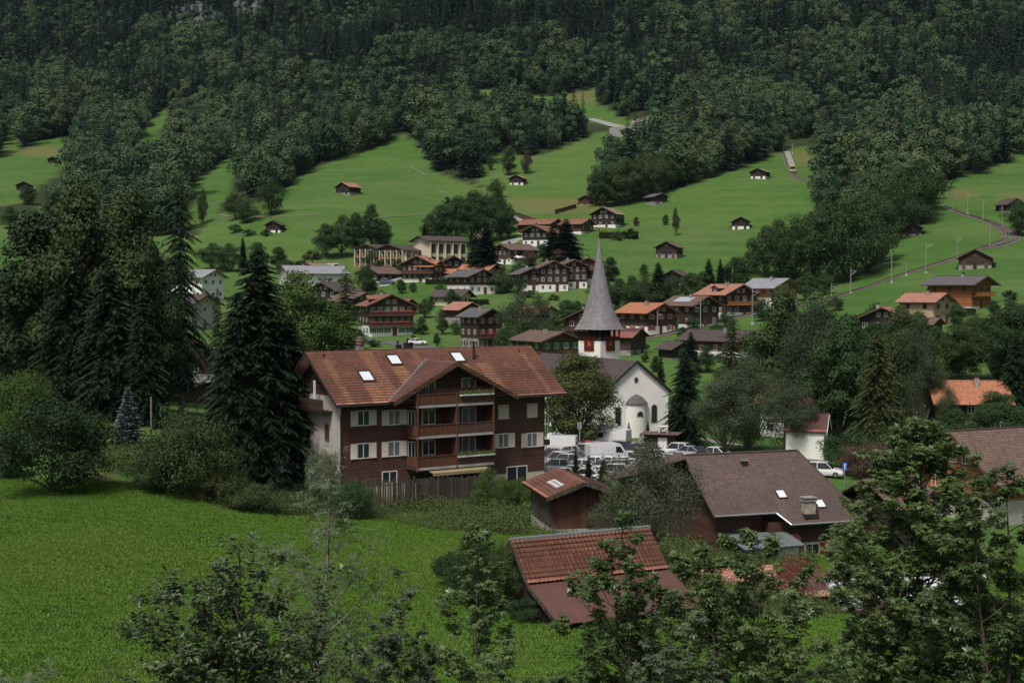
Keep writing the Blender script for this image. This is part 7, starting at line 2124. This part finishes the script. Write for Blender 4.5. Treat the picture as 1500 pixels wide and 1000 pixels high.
near_tree('maple_tree', 'pale maple left of the dark red one', 1085, 27, 775, 1.8, 6, 'maple', .125, 'near', 'bark', 1.0, .06, (0, 0), .5, fg, nbranch=40, stems=2, per=6, up=.55)
near_tree('maple_tree', 'tallest foreground maple with dark trunk on the right', 1345, 29, 622, 2.25, 7, 'maple', .108, 'near', 'bark', 1.0, .11, (0, 0), .34, fg, nbranch=104, per=9, up=.42)
near_tree('maple_tree', 'leafy maple at the right edge of the picture', 1485, 26, 690, 1.75, 8, 'maple', .125, 'near', 'bark', 1.0, .07, (0, 0), .42, fg, nbranch=46, stems=2, per=6, up=.45)
near_tree('maple_tree', 'low maple between the red maple and the tallest one', 1215, 25, 875, 1.45, 9, 'maple', .115, 'near', 'bark', .9, .05, (0, 0), .55, fg, nbranch=30, stems=2, per=5, up=.5)
near_tree('sapling', 'small grey-green sapling in the lower left corner', 15, 24, 940, 1.0, 10, 'compound', .15, 'near_grey', 'bark', 1.0, .03, (0, 0), .6, fg, nbranch=26, stems=3, per=6, up=.6)
near_tree('sapling', 'tiny upright sapling left of the dark bushy tree', 158, 24, 962, .35, 11, 'plain', .08, 'near_grey', 'bark', .8, .02, (0, 0), .6, fg, nbranch=16, per=4, up=.9, levels=1)
near_tree('sapling', 'low leafy sapling between the two young maples', 770, 24, 962, .85, 12, 'maple', .11, 'near', 'bark', .9, .03, (0, 0), .6, fg, nbranch=26, stems=2, per=5, up=.5)
near_tree('sapling', 'low leafy sapling under the bright maple', 985, 24, 890, 1.3, 13, 'maple', .115, 'near_grey', 'bark', 1.0, .03, (0, 0), .5, fg, nbranch=30, stems=3, per=5, up=.45)

# ------------------------------------------------------------------ bramble bank and tall meadow plants
def clump_mesh(seed, n, leaf, w_, hh, mat):
    g = np.random.default_rng(seed)
    C = g.normal(size=(n, 3)) * [w_ * .45, w_ * .45, 0]; C[:, 2] = np.abs(g.normal(size=n)) * hh * .45
    a = unit(g.normal(size=(n, 3)) + [0, 0, .7]); nn = unit(g.normal(size=(n, 3)) * .8 + [0, 0, .6]); b = unit(np.cross(nn, a)); a = np.cross(b, nn)
    s_ = leaf * g.uniform(.5, 1.2, (n, 1))
    V_, F_ = quads_from(C, a * s_, b * s_ * .8)
    return np_mesh('clump', V_, F_, mat)
def grass_mesh(seed, n, hh, w_, mat, broad=0):
    g = np.random.default_rng(seed)
    base = g.normal(size=(n, 3)) * [w_ * .5, w_ * .5, 0]
    th = g.uniform(0, 6.28, n); h_ = hh * g.uniform(.4, 1.1, n); lean_ = g.uniform(.15, .9, n) * h_
    d = np.stack([np.cos(th), np.sin(th), np.zeros(n)], 1); s_ = np.stack([-d[:, 1], d[:, 0], d[:, 2]], 1)
    bw = np.where(np.arange(n) < broad, .032, .013)[:, None]
    bw = bw * g.uniform(.7, 1.3, (n, 1))
    m_ = base + d * (lean_ * .35)[:, None] + np.array([0, 0, 1]) * (h_ * .65)[:, None]
    t_ = base + d * lean_[:, None] + np.array([0, 0, 1]) * (h_ * np.where(np.arange(n) < broad, .75, 1.0))[:, None]
    V_ = np.stack([base, m_ + s_ * bw, t_, m_ - s_ * bw], 1).reshape(-1, 3)
    return np_mesh('grass', V_, np.arange(4 * n).reshape(n, 4), mat)
def grass():
    sp = .36
    xs = np.arange(-62, 46, sp); ys = np.arange(46, 118, sp * 1.15)
    X, Y = np.meshgrid(xs, ys); X = X + NP.uniform(-.5, .5, X.shape) * sp; Y = Y + NP.uniform(-.5, .5, Y.shape) * sp
    X = X.ravel(); Y = Y.ravel()
    Z = H(X, Y)
    px, py = project(np.stack([X, Y, Z], -1))
    poly = [(-80, 700), (200, 706), (330, 740), (560, 755), (620, 770), (790, 778), (1000, 790), (1560, 790), (1560, 1090), (-80, 1090)]
    k = in_poly(px, py, poly)
    X, Y, Z = X[k], Y[k], Z[k]
    n = len(X)
    big = vnoise(X, Y, 3.5, 61) * .5 + vnoise(X, Y, 1.2, 62) * .5
    s = 1.0 + .35 * big + NP.uniform(-.2, .2, n)
    pick = np.where(big + NP.normal(0, .3, n) > .18, NP.integers(2, 4, n), NP.integers(0, 2, n))
    low = vnoise(X, Y, 13, 63) + .6 * vnoise(X, Y, 5, 64) + NP.normal(0, .25, n)
    pick = np.where(low > .45, 4, pick)
    kinds = [grass_mesh(1, 120, .14, .4, MT['grass']), grass_mesh(2, 120, .11, .44, MT['grass']), grass_mesh(3, 110, .14, .38, MT['grass2'], 10), grass_mesh(4, 110, .12, .4, MT['grass2'], 14), grass_mesh(5, 110, .16, .4, MT['grass3'], 3)]
    scatter('grass', np.stack([X, Y, Z - .03], 1), NP.uniform(0, 6.28, n), np.stack([s, s, s], 1), pick, kinds, 'lush green meadow grass mixed with broad-leaved herbs in front of the chalet', 'grass')
    print('grass clumps', n)
grass()
def brambles():
    P = []; 
    polys = [[(200, 700), (430, 706), (560, 738), (770, 746), (775, 786), (640, 776), (560, 764), (330, 745), (205, 716)], [(80, 655), (230, 655), (240, 690), (180, 700), (140, 690)], [(0, 600), (160, 600), (150, 640), (0, 640)],
             [(780, 775), (880, 800), (1190, 800), (1190, 905), (980, 905), (900, 860)], [(1000, 900), (1200, 900), (1400, 915), (1500, 930), (1500, 905), (1300, 860), (1000, 860)]]
    X, Y = np.meshgrid(np.arange(-60, 60, .55), np.arange(66, 150, .7))
    X = (X + NP.uniform(-.3, .3, X.shape)).ravel(); Y = (Y + NP.uniform(-.3, .3, Y.shape)).ravel()
    Z = H(X, Y); px, py = project(np.stack([X, Y, Z], -1))
    k = np.zeros(len(X), bool)
    for p in polys: k |= in_poly(px, py, p)
    X, Y, Z = X[k], Y[k], Z[k]; n = len(X)
    s = .75 + .5 * vnoise(X, Y, 4, 71) + NP.uniform(-.1, .25, n)
    s = np.clip(s, .35, 2)
    kinds = [clump_mesh(10 + i, 130, .085, 1.0, 1.1, MT['weeds']) for i in range(3)]
    scatter('brambles', np.stack([X, Y, Z], 1), NP.uniform(0, 6.28, n), np.stack([s, s, s * .9], 1), NP.integers(0, 3, n), kinds, 'tangled bank of brambles and weeds below the board fence', 'brambles')
    print('brambles', n)
brambles()
# ------------------------------------------------------------------ air
def haze():
    mb = MB().box(-1900, 1900, -60, 2400, float(V[:, 2].min()) - 1.0, max(30.0, float(V[:, 2].max())) + 40)
    m = bpy.data.materials.new('air'); m.use_nodes = True
    t = m.node_tree; t.nodes.clear()
    o = t.nodes.new("ShaderNodeOutputMaterial"); v = t.nodes.new("ShaderNodeVolumePrincipled")
    v.inputs['Color'].default_value = (0.5, 0.72, 1.0, 1)
    v.inputs['Density'].default_value = 0.00002
    v.inputs['Anisotropy'].default_value = 0.1
    t.links.new(v.outputs[0], o.inputs['Volume'])
    h = mb.build('haze', m, uv=False); tag(h, kind='stuff', label='thin bluish air over the valley', cat='haze')
haze()
# ------------------------------------------------------------------ roads, railway, masts, hedges and other small things
def P2(*pp): return [pix(*q) for q in pp]
strip('road', P2((560,420),(575,411),(592,405),(600,402)), 3.2, MT['gravel'])
strip('road', P2((700,352),(720,318),(745,317),(765,322),(782,332)), 4.0, MT['gravel'])
strip('road', P2((738,360),(752,352),(768,350)), 7.0, MT['gravel'])
strip('path', P2((322,314),(345,318),(380,318),(420,317),(470,314)), 1.5, MT['dirt'])
strip('road', P2((525,495),(545,503),(575,502),(600,508),(640,510)), 4.5, MT['asphalt'])
strip('path', P2((905,652),(935,648),(985,646),(1010,640),(1050,648),(1110,655)), 2.0, MT['gravel'])
strip('path', P2((640,312),(600,316),(565,318),(540,322)), 1.0, MT['dirt'])
strip('path', P2((598,243),(612,250),(622,256)), 1.3, MT['dirt'])
strip('path', P2((640,279),(655,283)), 1.6, MT['dirt'])
strip('road', P2((660,148),(700,148),(720,152)), 5, MT['gravel'])
strip('road', P2((820,170),(870,176),(900,184),(930,192)), 5, MT['gravel'])
strip('road', P2((980,520),(1080,522),(1180,520),(1230,512)), 3.0, MT['gravel'])
rail1 = [(880,507),(930,498),(985,488),(1040,476),(1090,463),(1150,452),(1210,440),(1262,424),(1300,410),(1350,394),(1395,380),(1432,366),(1462,356),(1474,347),(1468,338),(1448,326),(1420,317),(1398,309),(1385,303)]
rail2 = [(1440,364),(1470,360),(1488,350),(1486,340),(1470,333),(1440,322),(1420,316)]
rail3 = [(1128,221),(1148,226),(1152,238),(1158,250),(1168,261),(1182,267),(1194,270)]
for ps, w_ in ((rail1, 2.3), (rail2, 2.3), (rail3, 2.3)):
    o_, Q = strip('railway_track', P2(*ps), w_, MT['ballast'], lift=.12)
    for sg in (-1, 1):
        mb = MB(); pts = []
        for i, q in enumerate(Q[::2]):
            j = i * 2
            d = (Q[min(j+1, len(Q)-1)] - Q[max(j-1, 0)]).normalized(); s_ = Vector((-d.y, d.x, 0))
            p = q + s_ * sg * .5; pts.append((p.x, p.y, gz(q.x, q.y) + .42))
        mb.tube(pts, .11, 4); mb.build('rail', MT['rust_metal'], o_)

def mast(px, pb, pt, arm=0, label=''):
    p = pix(px, pb); h = at(px, pt, p.y).z - p.z
    e = empty('catenary_mast', p, 0, label, 'mast', 'catenary masts along the mountain railway')
    MB().tube([(0, 0, -.5), (0, 0, h)], [.15, .11], 6).build('pole', MT['metal'], e)
    MB().box(-.35, .35, -.35, .35, -.5, .5).build('foundation', MT['concrete'], e)
    if arm: MB().tube([(0, 0, h - .8), (arm, 0, h - 1.0)], .06, 5).tube([(0, 0, h - 2.0), (arm * .8, 0, h - 1.05)], .04, 5).build('bracket', MT['metal'], e)
for a in [(963,492,455,1,'catenary mast right of the clean orange-roofed chalet'), (1026,500,440,-2.2,'catenary mast with a long arm by the long low chalet'), (1102,475,422,1.5,'catenary mast right of the big red-roofed chalet'), (1182,440,409,1.5,'catenary mast right of the pale-roofed house'),
          (1246,430,392,1.5,'catenary mast before the great wood'), (1306,414,370,-1.5,'catenary mast where the track leaves the great wood'), (1356,400,353,1.8,'double-looking thick catenary mast mid-way to the bend'), (1327,404,382,0,'short catenary mast between the two taller ones'), (1402,381,345,1.2,'catenary mast left of the wide brown barn'), (1450,360,325,-1.2,'catenary mast inside the railway bend'),
          (1396,307,277,1,'topmost catenary mast of the right track'), (1388,304,290,0,'short signal post at the upper end of the right track'), (1417,313,281,1.2,'second catenary mast from the top of the right track'), (1440,322,291,1,'third catenary mast from the top of the right track'), (1468,331,301,-1,'catenary mast by the outside of the bend'),
          (1148,223,206,1,'left catenary mast above the train'), (1161,226,210,-1,'right catenary mast above the train'), (1218,448,415,1,'catenary mast standing behind the open branching tree')]:
    mast(a[0], a[1], a[2], a[3], a[4])
def pole(name, px, pb, pt, r, label, cat, mat='metal', D=None):
    p = pix(px, pb) if D is None else at(px, pb, D)
    h = at(px, pt, p.y).z - p.z
    e = empty(name, p, 0, label, cat)
    MB().tube([(0, 0, -.4), (0, 0, h)], r, 8).build('pole', MT[mat], e)
    return e, h
e, h = pole('sign_post', 849, 665, 618, .09, 'tall grey post with a small sign in front of the church tree', 'sign')
MB().box(-.28, .28, -.06, -.02, h - .9, h).build('sign_plate', MT['metal'], e)
e, h = pole('parking_sign', 1237, 712, 677, .05, 'blue traffic sign on the lawn right of the dark brown roof', 'sign')
MB().box(-.26, .26, -.09, -.05, h - .9, h).build('sign_plate', MT['sign_blue'], e)
MB().box(-.05, .05, -.1, -.091, h - .75, h - .3).box(-.11, .11, -.1, -.091, h - .28, h - .16).build('symbol', MT['frame_white'], e)
e, h = pole('wooden_post', 222, 652, 581, .09, 'slim grey wooden post beside the pale blue spruce', 'post', 'bark_pale')
# parasols
def parasol(px, py, mat, label, D=None, r=1.5):
    p = pix(px, py)
    e = empty('parasol', p, 0, label, 'parasol')
    MB().tube([(0, 0, -.2), (0, 0, 2.6)], .04, 6).build('pole', MT['metal'], e)
    MB().lathe([(r, 2.0), (r * .5, 2.45), (.05, 2.7)], 8).build('canopy', MT[mat], e)
parasol(757, 386, 'frame_white', 'left white parasol on the terrace between the conifer clumps')
parasol(764, 387, 'frame_white', 'right white parasol on the terrace between the conifer clumps')
parasol(1413, 449, 'sign_light_blue', 'closed blue parasol before the orange wooden house', r=.7)
# clipped hedges
def hedge(px0, px1, py, hpx, label, dep=1.6):
    a_, b_ = pix(px0, py), pix(px1, py)
    n = int((b_ - a_).length * 130); g = np.random.default_rng(int(px0))
    hh = at(px0, py - hpx, a_.y).z - a_.z
    A3, B3 = np.array(a_), np.array(b_)
    t_ = g.random((n, 1)); C = A3 * (1 - t_) + B3 * t_ - A3
    f = g.random(n)
    C[:, 1] += np.where(f < .5, g.normal(0, .05, n), g.uniform(0, dep, n)); C[:, 2] += np.where(f < .5, g.uniform(0, hh, n), hh + g.normal(0, .06, n))
    aa_ = unit(g.normal(size=(n, 3))); bb2 = unit(np.cross(aa_, g.normal(size=(n, 3))))
    V_, F_ = quads_from(C, aa_ * .17, bb2 * .17)
    e = empty('hedge', a_, 0, label, 'hedge')
    link('foliage', np_mesh('foliage', V_, F_, MT['hedge']), e)
    d = b_ - a_
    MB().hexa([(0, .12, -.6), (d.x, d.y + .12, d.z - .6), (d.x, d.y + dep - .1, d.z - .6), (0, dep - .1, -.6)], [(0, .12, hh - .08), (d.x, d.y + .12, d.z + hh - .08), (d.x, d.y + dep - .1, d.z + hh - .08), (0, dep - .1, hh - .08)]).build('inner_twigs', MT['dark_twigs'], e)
hedge(623, 655, 417, 8, 'clipped green hedge in front of the orange-roofed chalet')
hedge(668, 716, 446, 7, 'long low hedge below the wide white terrace')
hedge(988, 1016, 480, 17, 'dark clipped hedge right of the clean orange-roofed chalet', 2.5)
hedge(878, 935, 350, 10, 'long irregular hedge below the black chalet', 3)
hedge(1395, 1430, 462, 10, 'dark hedge below the orange wooden house', 2)
MB_y = (BUSH[2][0], recolor(BUSH[2][1], MT['yellow']))
T('shrub', MB_y, 884, 349, 14, 'bright yellow shrub in the hedge below the black chalet', cat='shrub', widen=.9)
for i, (px, py, h, wd) in enumerate([(775,345,14,1.2),(795,375,18,1.3),(760,398,12,1.5),(720,300,12,1.2),(700,300,16,1.3),(905,352,14,1.2),(925,350,16,1.2),(655,300,12,1),(540,420,12,1.3),(585,420,10,1.5),(505,420,14,1.4),(520,500,18,1.3),(548,508,12,1.6),(605,500,10,1.4),(730,492,10,1.2),(1000,492,14,1.2),(1020,486,12,1.4),(1050,488,14,1.3),(945,512,10,1.3),(1060,530,16,1.3),(1130,500,22,1.3),(1210,480,26,1.2),(1265,480,22,1.3),(1340,440,12,1.3),(1480,440,16,1.3),(938,205,8,2),(950,208,9,2),(920,204,7,2),(1060,250,7,1.5),(345,340,12,1.6),(365,345,10,1.8),(420,400,20,1.4),(445,398,18,1.4),(455,380,14,1.6),(470,400,12,1.5),(390,345,10,1.4),(605,372,14,1.5),(590,372,12,1.6),(735,400,10,1.2),(810,440,10,1.4),(775,436,12,1.3),(880,420,12,1.3)]):
    T('shrub', SMALLBUSH[i % 2], px, py, h, 'small green shrub growing beside the houses and meadow edges', cat='shrub', group='small shrubs among the village houses', widen=wd)
# railway gallery / tunnel mouth and walls on the upper slope
def gallery():
    a_ = pix(925, 196); e = empty('tunnel_portal', a_, R(12), 'pale concrete tunnel portal at the upper edge of the meadow', 'tunnel portal')
    f = 740 / F_PX * (a_.y / 740)
    MB().prism([(0, -3), (4.2, -3), (4.2, 6), (7.8, 7), (7.8, 0), (11, -1), (13, -3), (13, 9.2), (10, 9.6), (0, 6.6)], 0, 1.0).build('portal_wall', MT['concrete'], e)
    MB().box(4.2, 7.8, 1.4, 1.6, -3, 7).build('opening', MT['wood_black'], e)
    MB().hexa([(-12, -1.5, -3), (0, -.5, -3), (0, .3, -3), (-12, -.7, -3)], [(-12, -1.5, 2.6), (0, -.5, 4.2), (0, .3, 4.2), (-12, -.7, 2.6)]).build('retaining_wall', MT['concrete'], e)
gallery()
def longwall(px0, py0, px1, py1, h, mat, label, name='log_pile', cap='tile_rust'):
    a_, b_ = pix(px0, py0), pix(px1, py1); d = b_ - a_
    e = empty(name, a_, 0, label, name.replace('_', ' '))
    MB().hexa([(0, 0, -1), (d.x, d.y, d.z - 1), (d.x, d.y + 1.6, d.z - 1), (0, 1.6, -1)], [(0, 0, h), (d.x, d.y, d.z + h), (d.x, d.y + 1.6, d.z + h), (0, 1.6, h)]).build('stack', MT[mat], e)
    MB().hexa([(-.2, -.4, h + .02), (d.x + .2, d.y - .4, d.z + h + .02), (d.x + .2, d.y + 2, d.z + h + .02), (-.2, 2, h + .02)], [(-.2, -.4, h + .2), (d.x + .2, d.y - .4, d.z + h + .2), (d.x + .2, d.y + 2, d.z + h + .2), (-.2, 2, h + .2)]).build('cover', MT[cap], e)
longwall(757, 318, 785, 328, 1.8, 'wood_brown', 'long covered firewood stack beside the road bend')
longwall(813, 314, 844, 305, 1.6, 'wood_brown', 'long covered firewood stack on the slope above the farm buildings')
longwall(1046, 253, 1062, 247, 1.6, 'wood_brown', 'covered firewood stack at the dark forest edge left of the barn')
longwall(1480, 325, 1500, 322, 1.6, 'wood_dark', 'covered stack at the right edge below the black barn')
